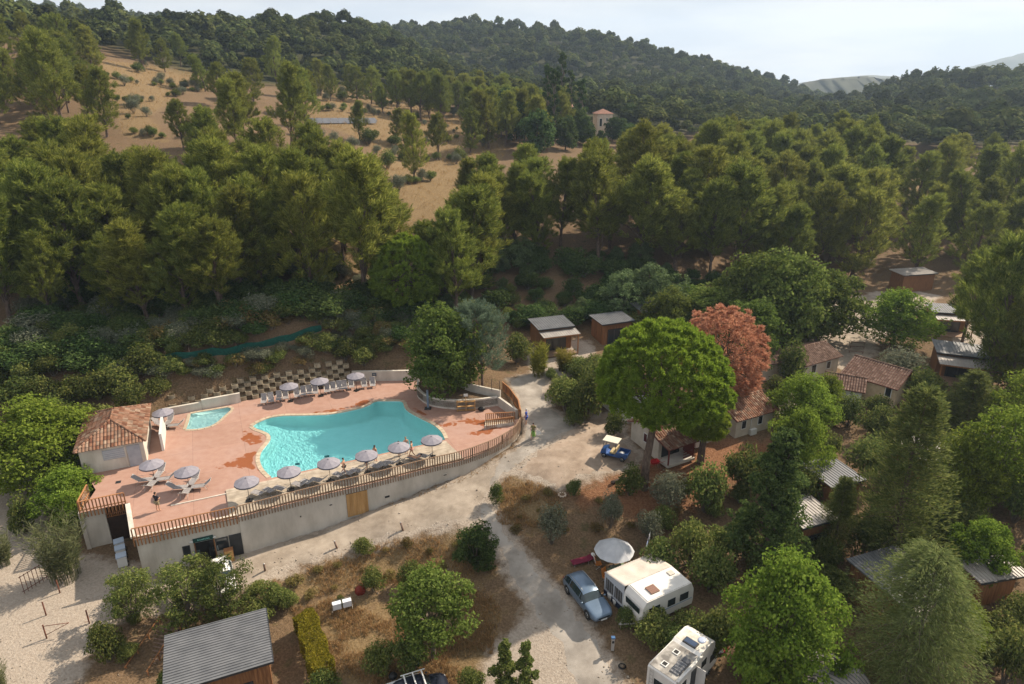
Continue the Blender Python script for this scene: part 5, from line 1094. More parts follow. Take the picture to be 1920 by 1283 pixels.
# single specimens (kind, x, y, height, crown radius)
SPECIMENS = [
    ('umbrella_pine',11.9,52.8,15.2,5.1), ('small_stone_pine',17.8,56.2,6.4,1.9), ('dead_pine',22,66.5,10.6,4.3), ('round_pine',-13.5,83.9,9.9,4.1), ('mulberry',-7.6,68.4,10.3,4.6), ('blue_pine',-3.3,69.2,9.7,3.5),
    ('leafy',-43.8,55.6,8.8,5.0), ('leafy',-38.7,50.7,5.4,2.9), ('broad',31.2,84.9,12.3,5.2), ('broad',34.7,83.6,12.8,5.8), ('broad',26.4,84.3,7.7,5.2), ('broad',40.9,85.7,10.6,5.6),
    ('pale',19.6,89.4,8.2,4), ('pale',14.9,88,7.1,3.2), ('broad',28.6,76.4,8.8,4.5), ('broad',24.4,90.8,5.4,3.7), ('lime',50.1,83.8,8,4.8),
    ('dark_cypress',20.2,44.5,13.9,3.5), ('feather_cypress',30.4,45.2,15.5,4.4), ('leafy',17.4,34.1,11,3.8), ('cedar',25.9,34,11,5.1), ('lime',36.1,42.9,5.9,2.5), ('thin',41.5,50.4,11,3.4),
    ('thin',48.9,57.8,9.5,3.5), ('leafy',38.8,50.6,8.4,3), ('feather_cypress',45.1,60.5,7.6,3.7), ('olive',44.6,72.2,5,3.1), ('leafy',29.5,62,6.5,3.2), ('pinetall',57.7,81.7,13.3,3.3),
    ('pinetall',54,67.6,12.2,3.1), ('lime',26.3,54.7,7.7,2.7), ('small',-5.6,37.2,8,3), ('shrubtree',-2.9,45.3,4.6,2), ('shrub',-9.2,36,3,1.3), ('shrub',-7,36.1,3.6,1.4),
    ('conifer',-0.5,34.2,5,1.2), ('conifer',0.9,34.1,5,1), ('shrub',-2.7,34.3,2.3,1.1), ('scrub',-23.9,39.8,6.0,2.5), ('scrub',-27.8,39.6,5.0,1.9), ('scrub',-21.2,40.3,5.8,2.2),
    ('shrub',-28,36.4,3.5,1.3), ('scrub',-24.2,43.2,2.8,1.3), ('shrub',-22.8,34.5,2.8,1.1), ('reed',-35.1,43.5,5.7,2.1), ('reed',-40.9,44.9,3.1,0.9), ('reed',-33.3,33.4,2.7,0.7),
    ('olive',3.3,47.2,3.9,1.5), ('olive',8.4,48.8,4,1.2), ('olive',11.4,47.6,2.9,1.3), ('olive',13.5,50.4,4.2,1.8), ('shrub',5.5,51.8,1.9,0.8), ('shrub',-1.4,51.5,2.3,0.8),
    ('shrub',16.8,50.5,5.3,2.1), ('shrub',20.7,52.6,5.5,2.1), ('shrub',10.5,52,3.2,1.4), ('shrub',11.6,43.8,3.5,1.7), ('shrub',14.2,44.9,4.5,1.9), ('shrub',15.2,42.2,4.4,2),
    ('shrub',9.9,37.5,2.9,1.7), ('shrub',12.6,37.5,2.9,1.7), ('shrub',11.2,37,2.6,1.3), ('shrub',8.2,38.9,1.9,0.8), ('shrub',14.1,36.5,4.6,1.6), ('shrub',5.7,65.5,4.3,2.3),
    ('shrub',7.8,63.3,6,2.2), ('shrub',9.8,66.7,6.8,2.6), ('bamboo',3.1,72.8,4,1.5), ('bamboo',6.3,74.2,2.7,1.6), ('shrub',6.3,62.2,2.4,1.1), ('shrub',10.2,60.6,2.7,1.3),
    ('shrub',33,34.6,5.1,1.6), ('shrub',35,63.3,3.7,1.7), ('shrub',32.9,55,5,2.2), ('shrub',30,57.1,4,1.5), ('shrub',44.7,67.8,4.4,2.3), ('shrub',44.6,63.4,4.9,2.2),
    ('shrub',36.5,60.5,4.2,1.9), ('shrub',24.4,41.4,3.5,1.6), ('shrub',28.8,45.8,5.1,1.9), ('shrub',31.4,44.1,4,1.7), ('shrub',37,43.6,3.5,1.5),
    ('feather_cypress',26.4,46.3,7.1,2.1), ('shrub',42.9,49,5.2,2), ('shrub',34.8,47.2,4.1,1.5), ('shrub',-12.4,46.9,1.2,1.1), ('shrub',-8.2,44.2,2.6,1.1), ('shrub',-13.2,41.9,1.2,0.5),
    ('shrub',-18.1,41.7,2.5,1.2), ('shrub',-11,43.6,2.6,1.1), ('shrub',-41.6,48.7,3.7,1.4), ('shrub',0.6,75.9,4.1,1.9), ('shrub',25.4,50.9,4.9,1.9), 
    ('broad',20.1,83,7.2,3.4), ('broad',56.1,69.9,7.7,3.6), ('shrub',32.3,72.5,5.3,2.1), ('shrub',28.5,67.1,3.8,1.4),
    ('shrub',38.2,51.4,3.4,1.7), ('shrub',24.9,44.6,3.2,1.6), ('leafy',30.6,37.0,5.0,2.2), ('shrub',36.6,39.0,2.8,1.5), ('leafy',44.6,52.6,5.2,2.4), ('leafy',33.2,65.2,5.0,2.0),
]
# ------------------------------------------------------------------ plant shapes
def unit(v): return v / np.maximum(np.linalg.norm(v, axis=-1, keepdims=True), 1e-9)
def rdir(g, n): return unit(g.normal(size=(n, 3)))
def blades(g, P, D, L, W):
    """needle bundles: slim diamonds from P along D"""
    n = len(P); S = unit(np.cross(D, rdir(g, n))) * W[:, None]; DL = D * L[:, None]
    V = np.stack([P, P + DL * .55 + S, P + DL, P + DL * .55 - S], 1).reshape(-1, 3)
    return V, np.arange(n * 4).reshape(n, 4)
def leaves(g, P, N, size, asp=0.62):
    """leaf faces centred on P, facing roughly N"""
    n = len(P); A = unit(np.cross(N, rdir(g, n))); B = np.cross(N, A)
    a = A * size[:, None]; b = B * (size * asp)[:, None]
    V = np.stack([P - a, P + b * .9 - a * .1, P + a, P - b * .9 - a * .1], 1).reshape(-1, 3)
    return V, np.arange(n * 4).reshape(n, 4)
def join(parts):
    Vs, Fs, o = [], [], 0
    for V, F in parts: Vs.append(V); Fs.append(F + o); o += len(V)
    return np.concatenate(Vs), np.concatenate(Fs)
def limb(mb, a, b, r0, r1, g, sag=0.0, k=3, n=5):
    a, b = np.array(a, float), np.array(b, float); L = np.linalg.norm(b - a)
    pts = [a + (b - a) * t + (g.normal(size=3) * L * .05 if 0 < t < 1 else 0) + np.array([0, 0, -sag * L * math.sin(math.pi * t)]) for t in np.linspace(0, 1, k + 1)]
    mb.tube([tuple(p) for p in pts], list(np.linspace(r0, r1, k + 1)), n, False)
def plant(trunk, crown, h, r): return dict(trunk=trunk.mesh('trunk'), crown=bigmesh('crown', *crown), h=h, r=r)

def pine(seed, h=14.0, r=3.9, nl=30, pp=12, nb=58, cb=0.20, bl=0.62, bw=0.034, lean=0.6, top=0.5):
    """Aleppo pine: upswept boughs ending in brush-like plumes"""
    g = np.random.default_rng(seed); mb = MB(); parts = []
    lx, ly = g.normal(size=2) * lean; bx, by = g.normal(size=2) * .25
    axis = lambda t: np.array([lx * t * t + bx * math.sin(3.1 * t), ly * t * t + by * math.sin(3.1 * t), h * t])
    mb.tube([tuple(axis(t)) for t in (0, .15, .4, .7, .95)], [h * .018, h * .014, h * .011, h * .007, h * .002], 7, False)
    for i in range(nl):
        tt = ((i + g.uniform(0, 1)) / nl) ** 0.92; t = cb + (1 - cb) * tt
        env = r * min(1.0, (.30 + tt / .35) ** .8) * (1.03 - tt) ** top
        an = i * 2.4 + g.uniform(-.7, .7); lr = r * g.uniform(.22, .40) * (1 - .35 * tt)
        rad = max(0, env * g.uniform(.62, 1.18) - lr * .8) * (1 if tt < .94 else .1)
        c = axis(min(t, .96)) + np.array([math.cos(an) * rad, math.sin(an) * rad, rad * .12 - lr * .4])
        limb(mb, axis(max(t - .14 - .1 * g.random(), .12)), c, h * .0055 * (1.2 - tt), .03, g, -.06)
        d = rdir(g, pp * 3); d = d[d[:, 2] > -.40][:pp]
        pc = c + d * lr * g.uniform(.50, 1.15, (len(d), 1)) * np.array([1.0, 1.0, 1.25])
        out = unit((pc - axis(t)) * np.array([1, 1, .4]) + 1e-6)
        for p, dd, oo in zip(pc, d, out):
            ax = unit(dd * .35 + oo * .40 + np.array([0, 0, .75]) + g.normal(size=3) * .18)      # plume direction
            s = g.random(nb)
            P = p + ax * (s * .95 - .35)[:, None] + rdir(g, nb) * (.09 + .15 * np.sin(np.pi * s))[:, None]
            D = unit(ax * 1.0 + rdir(g, nb) * .62)
            parts.append(blades(g, P, D, g.uniform(.5, 1.1, nb) * bl, g.uniform(.7, 1.3, nb) * bw))
    return plant(mb, join(parts), h, r)
def stone_pine(seed, h=16.6, r=5.5, z0=0.20, ncl=240, ppc=7, nb=66, bl=.36, bw=.042, low=-.30, off=(0.0, 0.0), thin=.0, gap=.0, fillin=5000):
    """umbrella-shaped pine: a dome of tight needle clumps on spreading limbs"""
    g = np.random.default_rng(seed); mb = MB(); parts = []
    ox, oy = off
    mb.tube([(0, 0, -.3), (.05, 0, h * .2), (.12 + ox * .3, .1 + oy * .3, h * .42), (ox * .8, oy * .8, h * .66)], [.42, .36, .30, .12], 9, False)
    cz = h * (z0 + (1 - z0) * .34); hz = h * (1 - z0) * .66
    ctr = np.array([ox, oy, cz]); lob = g.normal(size=(7, 3)); lob = unit(lob)
    i = 0
    while i < ncl:
        zz = 1 - (i + .5) / ncl * (1 - low); an = i * 2.39996; i += 1
        b = np.array([math.sqrt(max(0, 1 - zz * zz)) * math.cos(an), math.sqrt(max(0, 1 - zz * zz)) * math.sin(an), zz]); b = unit(b + g.normal(size=3) * .045)
        rr = 1 + .07 * np.max(lob @ b) - .04 + g.uniform(-.035, .035)
        if b[2] < -.05: rr *= g.uniform(.62, 1.0)
        if gap: rr += g.normal() * .05
        if gap and g.random() < gap: continue
        if thin and b[2] < .1 and g.random() < thin: continue
        c = ctr + b * np.array([r, r, hz if b[2] > 0 else hz * .62]) * rr
        cr = g.uniform(.38, .60) * (r / 5.2) ** .5
        if i % 6 == 0: limb(mb, (ox * .7 + .05, oy * .7, h * g.uniform(.42, .60)), c - b * .3 - np.array([0, 0, .25]), .09, .02, g, .05, 4, 4)
        for j in range(ppc):
            d = unit(b * .75 + np.array([0, 0, .35]) + g.normal(size=3) * .62); p = c + d * cr * g.uniform(.45, 1.0)
            D = unit(d * .9 + np.array([0, 0, .35]) + rdir(g, nb) * .75)
            P = p + rdir(g, nb) * g.uniform(0, .20, (nb, 1))
            parts.append(blades(g, P, D, g.uniform(.55, 1.1, nb) * bl, g.uniform(.7, 1.3, nb) * bw))
    m = fillin; d = rdir(g, m); d[:, 2] = np.abs(d[:, 2]) * 1.2 - .3; d = unit(d)      # needles inside the dome
    P = ctr + d * np.array([r, r, hz]) * (g.uniform(.80, .95, m))[:, None] * np.where(d[:, 2:] > 0, 1, np.array([[1, 1, .7]]))
    parts.append(blades(g, P, unit(d + rdir(g, m)), np.full(m, .5), np.full(m, .06)))
    return plant(mb, join(parts), h, r)
def broad(seed, h=9.0, r=4.5, nl=24, n=11000, ls=.19, z0=.18, flat=1.0, asp=.65, fill=.25, gaps=0.0, shape='round'):
    g = np.random.default_rng(seed); mb = MB(); parts = []
    fork = h * (z0 + .12)
    mb.tube([(0, 0, -.2), (.05, .02, fork * .5), (0, .05, fork)], [h * .026, h * .02, h * .017], 7, False)
    per = n // nl
    for i in range(nl):
        t = (i + .5) / nl
        if shape == 'round':
            zf = z0 + .10 + (.86 - z0 - .10) * t; env = math.sin(math.pi * (.22 + .68 * t)) ** .7
        elif shape == 'column':
            zf = .08 + .84 * t; env = .5 + .5 * math.sin(math.pi * (.15 + .8 * t))
        else:
            zf = .10 + .80 * t; env = 1.05 - .85 * t
        an = i * 2.4 + g.uniform(-.4, .4); lr = r * g.uniform(.25, .44) * (1.0 if shape == 'round' else (.8 if shape == 'column' else .55 + .45 * env))
        rad = max(0, r * env * g.uniform(.70, 1.15) - lr * .85)
        c = np.array([math.cos(an) * rad, math.sin(an) * rad, h * zf])
        limb(mb, (0, .03, fork * g.uniform(.7, 1.0) if shape == 'round' else h * zf * .7), c, h * .009, .02, g, -.05)
        d = rdir(g, per); low = d[:, 2] < -.3; d[low, 2] *= g.uniform(-1, .6, low.sum()); d = unit(d)
        # clumped shell
        nc = 15; cd = rdir(g, nc); cr = g.uniform(.70, 1.28, nc); k = g.integers(0, nc, per); d = unit(d * .40 + cd[k] * .85)
        rr = np.where(g.random(per) < fill, g.uniform(.3, .85, per), g.uniform(.80, 1.06, per)) * cr[k]
        P = c + d * (lr * rr)[:, None] * np.array([1.08, 1.08, .85 * flat])
        N = unit(d * .55 + np.array([0, 0, .45]) + rdir(g, per) * .75)
        parts.append(leaves(g, P, N, g.uniform(.65, 1.25, per) * ls, asp))
    V, F = join(parts); 
    if V[:, 2].min() < .1: V[:, 2] = np.maximum(V[:, 2], .05)
    return plant(mb, (V, F), h, r)
def feather(seed, h=14.0, r=4.0, nbr=120, per=110, bl=.42, bw=.05, droop=.15, up=.35, base=.06, top=1.0, prof=.75):
    """conifer with tiered feathery boughs"""
    g = np.random.default_rng(seed); mb = MB(); parts = []
    mb.tube([(0, 0, -.2), (.05, 0, h * .5), (0, 0, h * .98)], [h * .02, h * .012, .02], 7, False)
    for i in range(nbr):
        t = base + (1 - base) * (i + g.random()) / nbr; an = i * 2.399 + g.uniform(-.3, .3)
        Lb = r * ((1 - t) ** prof * .95 + .10) * g.uniform(.55, 1.18) * (1 + .22 * math.sin(an * 2 + seed) + .12 * math.sin(an * 5 + t * 9))
        if t < .15: Lb *= .8
        o = np.array([0, 0, h * t]); tip = o + np.array([math.cos(an) * Lb, math.sin(an) * Lb, Lb * (up - droop)])
        if i % 2 == 0: limb(mb, o, tip, .045 * (1.3 - t), .01, g, -droop * .5, 3, 4)
        s = g.random(per) ** .7
        arch = np.sin(np.pi * s) * Lb * droop
        P = o + (tip - o) * s[:, None]; P[:, 2] += arch
        side = np.array([-math.sin(an), math.cos(an), 0]); spread = g.normal(size=per) * Lb * .17 * (1.1 - .5 * s)
        P += side * spread[:, None]; P[:, 2] += g.normal(size=per) * .16 - np.abs(spread) * .25
        D = unit(unit(tip - o) * .7 + side * np.sign(spread)[:, None] * .5 + np.array([0, 0, -.15 if droop > .2 else .22]) + rdir(g, per) * .45)
        parts.append(blades(g, P, D, g.uniform(.6, 1.3, per) * bl, g.uniform(.7, 1.3, per) * bw))
    return plant(mb, join(parts), h, r)
def shrub(seed, h=2.4, r=1.5, n=2200, ls=.10, asp=.6, nl=9):
    g = np.random.default_rng(seed); mb = MB(); parts = []
    for i in range(nl):
        an = i * 2.4; rad = r * .55 * math.sqrt((i + .5) / nl); lr = r * g.uniform(.36, .55)
        c = np.array([math.cos(an) * rad, math.sin(an) * rad, h * (.35 + .38 * g.random()) * (1.15 - .3 * rad / r)])
        limb(mb, (0, 0, -.1), c, .05, .012, g, 0, 2, 4)
        m = n // nl; d = rdir(g, m); cd = rdir(g, 9); d = unit(d * .7 + cd[g.integers(0, 9, m)] * .6)
        P = c + d * (lr * g.uniform(.55, 1.08, m))[:, None] * np.array([1, 1, h / r * .52]); P[:, 2] = np.abs(P[:, 2])
        N = unit(d * .5 + np.array([0, 0, .45]) + rdir(g, m) * .8)
        parts.append(leaves(g, P, N, g.uniform(.6, 1.3, m) * ls, asp))
    return plant(mb, join(parts), h, r)
def reed(seed, h=4.0, r=1.6, n=70, lean=.35):
    g = np.random.default_rng(seed); mb = MB(); parts = []
    for i in range(n):
        an = g.uniform(0, 6.28); b = np.array([math.cos(an), math.sin(an), 0]) * r * .5 * math.sqrt(g.random())
        hh = h * g.uniform(.55, 1.0); k = g.uniform(.1, 1) * lean * hh; dirn = np.array([math.cos(an), math.sin(an), 0])
        pts = [b + dirn * k * t * t + np.array([0, 0, hh * t]) for t in np.linspace(0, 1, 5)]
        mb.tube([tuple(p) for p in pts], [.02, .018, .015, .01, .005], 3, False)
        m = 34; t = g.uniform(.18, 1, m); P = b + dirn * (k * t * t)[:, None] + np.stack([0 * t, 0 * t, hh * t], -1)
        D = unit(rdir(g, m) * np.array([1, 1, .3]) + np.array([0, 0, .55])); parts.append(blades(g, P, D, g.uniform(.35, .75, m) * min(1, h / 3.2), g.uniform(.018, .035, m)))
    return plant(mb, join(parts), h, r)
def hedge_mesh(g, L, W, H, n, ls=.085):
    k = g.random(n); P = np.empty((n, 3)); f = g.integers(0, 6, n)
    P = g.uniform(-.5, .5, (n, 3)); ax = np.where(f < 3, 2, np.where(f < 5, 1, 0)); sgn = np.where(f < 3, .5, np.where(g.random(n) < .5, -.5, .5))
    P[np.arange(n), ax] = sgn * g.uniform(.88, 1.03, n)
    N = np.zeros((n, 3)); N[np.arange(n), ax] = np.sign(sgn); P *= np.array([L, W, H]); P[:, 2] += H / 2
    P += np.stack([np.sin(P[:, 1] * 3.1 + P[:, 2] * 2), np.sin(P[:, 0] * 2.7), np.sin(P[:, 0] * 2.1 + P[:, 1] * 3)], -1) * .10
    P[:, 2] = np.maximum(P[:, 2], .03)
    return bigmesh('foliage', *leaves(g, P, unit(N * .6 + rdir(g, n) * .8 + np.array([0, 0, .2])), g.uniform(.6, 1.3, n) * ls))

L_pine = leafmat('pine_needles', [(0.085, 0.112, 0.021, 1), (0.172, 0.198, 0.039, 1), (0.290, 0.300, 0.068, 1)], .44, .22)
L_stone = leafmat('stone_pine_needles', [(0.115, 0.170, 0.018, 1), (0.195, 0.260, 0.030, 1), (0.280, 0.340, 0.050, 1)], .44, .1)
L_dead = leafmat('dead_needles', [(0.36, 0.165, 0.085, 1), (0.50, 0.265, 0.15, 1), (0.62, 0.37, 0.23, 1)], .39, .05)
L_blue = leafmat('blue_green_needles', [(0.069, 0.106, 0.069, 1), (0.112, 0.156, 0.100, 1), (0.175, 0.219, 0.150, 1)], .39, .1)
L_broad = leafmat('broad_leaves', [(0.070, 0.105, 0.022, 1), (0.120, 0.165, 0.036, 1), (0.185, 0.225, 0.058, 1)], .48, .22)
L_bright = leafmat('bright_leaves', [(0.104, 0.159, 0.019, 1), (0.173, 0.241, 0.036, 1), (0.261, 0.324, 0.057, 1)], .50, .18)
L_dark = leafmat('dark_leaves', [(0.034, 0.066, 0.020, 1), (0.066, 0.106, 0.031, 1), (0.112, 0.156, 0.050, 1)], .39, .2)
L_cyp = leafmat('cypress_fronds', [(0.065, 0.095, 0.030, 1), (0.113, 0.143, 0.042, 1), (0.194, 0.219, 0.068, 1)], .42, .15)
L_cedar = leafmat('cedar_fronds', [(0.100, 0.135, 0.045, 1), (0.160, 0.200, 0.070, 1), (0.235, 0.265, 0.105, 1)], .44, .1)
L_olive = leafmat('olive_leaves', [(0.094, 0.110, 0.072, 1), (0.149, 0.165, 0.110, 1), (0.220, 0.231, 0.165, 1)], .36, .18)
L_shrub = leafmat('shrub_leaves', [(0.062, 0.095, 0.025, 1), (0.122, 0.155, 0.043, 1), (0.220, 0.235, 0.073, 1)], .44, .32)
L_hedge = leafmat('hedge_leaves', [(0.12, 0.12, 0.012, 1), (0.20, 0.185, 0.020, 1), (0.29, 0.25, 0.035, 1)], .46, .1)
L_reed = leafmat('reed_leaves', [(0.10, 0.125, 0.055, 1), (0.16, 0.185, 0.085, 1), (0.23, 0.24, 0.12, 1)], .44, .12)
L_bamboo = leafmat('bamboo_leaves', [(0.13, 0.14, 0.02, 1), (0.22, 0.21, 0.035, 1), (0.30, 0.27, 0.06, 1)], .48, .12)
B_pine = mat('pine_bark', (0.085, 0.06, 0.048, 1), 0.95, (0.17, 0.125, 0.10, 1), 6, 6, 0.8, 14, stretch=(1, 1, .35), spec=.1)
B_grey = mat('grey_bark', (0.11, 0.09, 0.07, 1), 0.95, (0.20, 0.17, 0.135, 1), 6, 6, 0.6, 14, stretch=(1, 1, .35), spec=.1)

LIB = {}
def lib(key, makers, bark, leaf):
    LIB[key] = [(p, bark, leaf) for p in makers]
    for p in makers: p['trunk'].materials.append(bark); p['crown'].materials.append(leaf)
lib('pine', [pine(s, h=14 + (s % 3 - 1) * .5, r=3.6 + .35 * (s % 3), nl=29 + 2 * (s % 4), cb=.13 + .07 * (s % 4), lean=.8, top=(.42, .62, .85, .5)[s % 4]) for s in range(11, 20)], B_pine, L_pine)
lib('pinetall', [pine(s, h=13, r=3.2, nl=24, cb=.34, lean=.9, bl=.5, bw=.03, nb=64) for s in (31, 32)], B_pine, L_pine)
lib('umbrella_pine', [stone_pine(5, h=15.2, r=5.2, z0=.45, ncl=330, low=-.34, off=(1.1, .3), fillin=11000)], B_pine, L_stone)
lib('small_stone_pine', [stone_pine(6, h=7, r=2.0, z0=.42, ncl=70, bl=.32)], B_pine, L_stone)
lib('dead_pine', [stone_pine(8, h=13.0, r=4.2, z0=.14, ncl=300, low=-.75, ppc=6, nb=40, bl=.42, bw=.034, thin=.35, gap=.16)], B_pine, L_dead)
lib('round_pine', [stone_pine(9, h=10, r=4.1, z0=.12, ncl=230, low=-.5, nb=56, bl=.42, bw=.05)], B_pine, L_stone)
lib('blue_pine', [pine(41, h=9.7, r=3.4, nl=28, pp=12, nb=60, cb=.30, bl=.40, bw=.028, top=.3)], B_pine, L_blue)
lib('mulberry', [broad(51, 10.3, 4.9, 38, 30000, .17, .06)], B_grey, L_broad)
lib('broad', [broad(s, 9.5, 4.8, 28, 16000, .19, .08) for s in (61, 62, 63, 64)], B_grey, L_broad)
lib('pale', [broad(s, 8, 3.9, 15, 11000, .16, .10) for s in (66, 67)], B_grey, L_olive if False else leafmat('pale_leaves', [(0.075, 0.115, 0.045, 1), (0.12, 0.17, 0.07, 1), (0.175, 0.225, 0.105, 1)], .3, .12))
lib('broad_dark', [broad(s, 9.5, 4.2, 15, 8000, .24, .08) for s in (71, 72)], B_grey, L_dark)
lib('leafy', [broad(s, 9, 4.2, 32, 26000, .13, .04) for s in (81, 82, 83)], B_grey, L_bright)
lib('lime', [broad(s, 7.5, 3.8, 26, 19000, .13, .10) for s in (86, 87)], B_grey, L_bright)
lib('thin', [broad(s, 10, 3.5, 20, 9000, .13, .30, fill=.5) for s in (91, 92)], B_grey, L_bright)
lib('small', [broad(95, 8, 3.0, 26, 14000, .115, .22, fill=.4)], B_grey, L_broad)
lib('shrubtree', [broad(97, 4.6, 2.0, 14, 9000, .095, .0)], B_grey, L_dark)
lib('scrub', [broad(s, 6.5, 2.6, 16, 7500, .095, .06, fill=.55) for s in (101, 102, 103)], B_grey, L_shrub)
lib('dark_cypress', [broad(111, 13.9, 3.5, 30, 30000, .12, .02, shape='cone')], B_pine, L_dark)
lib('feather_cypress', [feather(s, 14, 4.4, 190, 120, .42, .040, .10, .42, prof=.62) for s in (115, 116)], B_pine, L_cyp)
lib('cedar', [feather(118, 11, 5.2, 230, 170, .34, .024, .28, .34, .03, prof=.48)], B_grey, L_cedar)
lib('conifer', [broad(s, 5, 1.1, 14, 7500, .085, .0, shape='cone') for s in (121,)], B_pine, L_shrub)
lib('poplar', [broad(s, 17, 2.0, 26, 9000, .26, .02, shape='column') for s in (125, 126)], B_grey, L_dark)
lib('olive', [shrub(s, 3.2, 1.7, 2800, .11, .4, 11) for s in (131, 132, 133)], B_grey, L_olive)
lib('shrub', [shrub(s, 2.6, 1.6, 3000, .10, .6, 11) for s in (141, 142, 143, 144, 145)], B_grey, L_shrub)
lib('thicket', [shrub(s, 2.6, 1.6, 3000, .10, .6, 11) for s in (146, 147, 148)], B_grey, L_dark)  # same shrub shapes, leaf colour darkened to stand in for shade under the pines
lib('scrub_low', [shrub(s, 1.0, .8, 900, .075, .4, 7) for s in (161, 162, 163)], B_grey, leafmat('dry_scrub_leaves', [(0.12, 0.09, 0.035, 1), (0.22, 0.16, 0.065, 1), (0.16, 0.16, 0.05, 1)], .35, .35))
lib('reed', [reed(151, 4.4, 2.0, 90), reed(152, 3.0, 1.2, 50)], L_reed, L_reed)
lib('bamboo', [reed(155, 3.6, 1.4, 80, .12)], L_bamboo, L_bamboo)

def grow(kind, x, y, h, r, name, label, cat, group=None, i=None, z=None, rz=None):
    vs_ = LIB[kind]; p, bk, lf = vs_[(i if i is not None else random.randrange(len(vs_))) % len(vs_)]
    if cat == 'bush' and in_poly(np.array([x]), np.array([y]), offset_poly(TERRACE, .6))[0]: return None
    rz = random.uniform(0, 6.28) if rz is None else rz; zz = (G(x, y) if z is None else z)
    t = thing(name, label, cat, (x, y, zz - .08), rz, group, (r / p['r'], r / p['r'], h / p['h']))
    a = bpy.data.objects.new('trunk' if cat == 'tree' else 'stem', p['trunk']); b = bpy.data.objects.new('crown' if cat == 'tree' else 'foliage', p['crown'])
    for o in (a, b): COL.objects.link(o); o.parent = t
    return t

# ------------------------------------------------------------------ plants in place
def zone_of(x, y):
    if y > 225: return 'row of pines behind the bare hill', 'dark pine in the row along the back of the bare hill'
    if x < -95 or (x < -60 and y > 150): return 'pines on the left hilltop', 'pine standing on the dry grassy hilltop'
    if x < -8 and y < 130: return 'pine wood above the pool', 'tall pine in the dense wood on the slope above the pool'
    if x < -8: return 'pines on the bare hill', 'pine scattered on the dry bare hillside'
    if y > 165: return 'pines along the ridge', 'pine along the far edge of the wood below the stone house'
    if x > 70: return 'pines around the small clearing', 'dense pine on the slope around the small straw clearing'
    return 'pine wood above the cabins', 'tall pine in the thick wood above the cabins'
for i, (x, y, h) in enumerate(PINE_AT):
    g_, lb_ = zone_of(x, y)
    grow('pine', x, y, h, h * random.uniform(.28, .36), 'pine_tree', lb_, 'tree', g_, i)
for i, (x, y, h) in enumerate(POPLAR_AT): grow('poplar', x, y, h * 1.25, 1.9, 'poplar_tree', 'tall dark columnar poplar in front of the stone house', 'tree', 'poplars by the stone house', i)
for i, (x, y, h) in enumerate(BROAD_DARK_AT): grow('broad_dark', x, y, h, h * .42, 'leafy_tree', 'dark leafy tree in the garden of the stone house', 'tree', 'garden trees by the stone house', i)
for i, (x, y, h) in enumerate(OLIVE_AT):
    up = y > 120
    grow('olive', x, y, h, h * .52, 'olive_bush', 'grey-green olive bush on the bare dry hillside' if up else 'grey-green bush on the slope above the green netting', 'bush', 'olive bushes on the hill' if up else 'grey bushes on the slope', i)
SHRUB_PLACE = [((-25, 45), 'wild bush', 'on the bank beside the timber steps', 60), ((-50, 58), 'wild bush', 'beside the track behind the pool house', 60), ((7, 65), 'low bush', 'in the planted island beside the concrete drive', 60), ((30, 67), 'low bush', 'between the brown-tiled chalets', 30), ((20, 42), 'dense bush', 'under the dark conifer near the motorhome', 60), ((38, 50), 'dense bush', 'among the ribbed-roof cabins', 80), ((47, 63), 'dense bush', 'below the wide grey-roofed cabin', 80)]
for i, (x, y, h) in enumerate(SHRUB_AT):
    if y > 110: lb_ = 'dark green bush on the bare dry hillside'
    elif x < -8 and y > 62: lb_ = 'wild bush on the wooded bank behind the block wall'
    elif y > 72 and x < 30: lb_ = 'wild bush at the foot of the pines behind the cabins'
    else:
        q = min(SHRUB_PLACE, key=lambda q: (q[0][0] - x) ** 2 + (q[0][1] - y) ** 2); lb_ = q[1] + ' ' + q[2]
    grow('shrub', x, y, h, h * random.uniform(.5, .75), 'wild_bush', lb_, 'bush', lb_, i)
gb = np.random.default_rng(31); nb_ = 0
for _ in range(900):
    if nb_ >= 250: break
    x, y = gb.uniform(-58, -12), 66 + 27 * gb.random() ** 1.1
    P_ = np.array([x]), np.array([y])
    dt = poly_dist(*P_, TERRACE)[0]
    if in_poly(*P_, TERRACE)[0] or dt < 2.7 or (x > -24 and y > 83 and gb.random() < .8): continue
    dn = poly_dist(*P_, [(-37.6, 68.6), (-33.18, 70.25), (-29.72, 72.17), (-25.98, 73.91), (-22.15, 76.06)], False)[0]
    if dn < .9: continue
    below = (y < 68.6 + (x + 37.6) * .483) and -39 < x < -21
    hh = gb.uniform(1.4, 3.6) * (.55 if below and dn < 5 else 1) * (.75 if dt < 5 else 1); nb_ += 1
    grow('thicket' if nb_ % 5 else 'olive', x, y, hh, hh * gb.uniform(.6, .95), 'thicket_bush', 'dark wild bush in the thicket under the pines behind the pool' if nb_ % 5 else 'grey-green wild bush in the thicket behind the pool', 'bush', 'bushes of the thicket behind the pool', nb_)
nb_ = 0
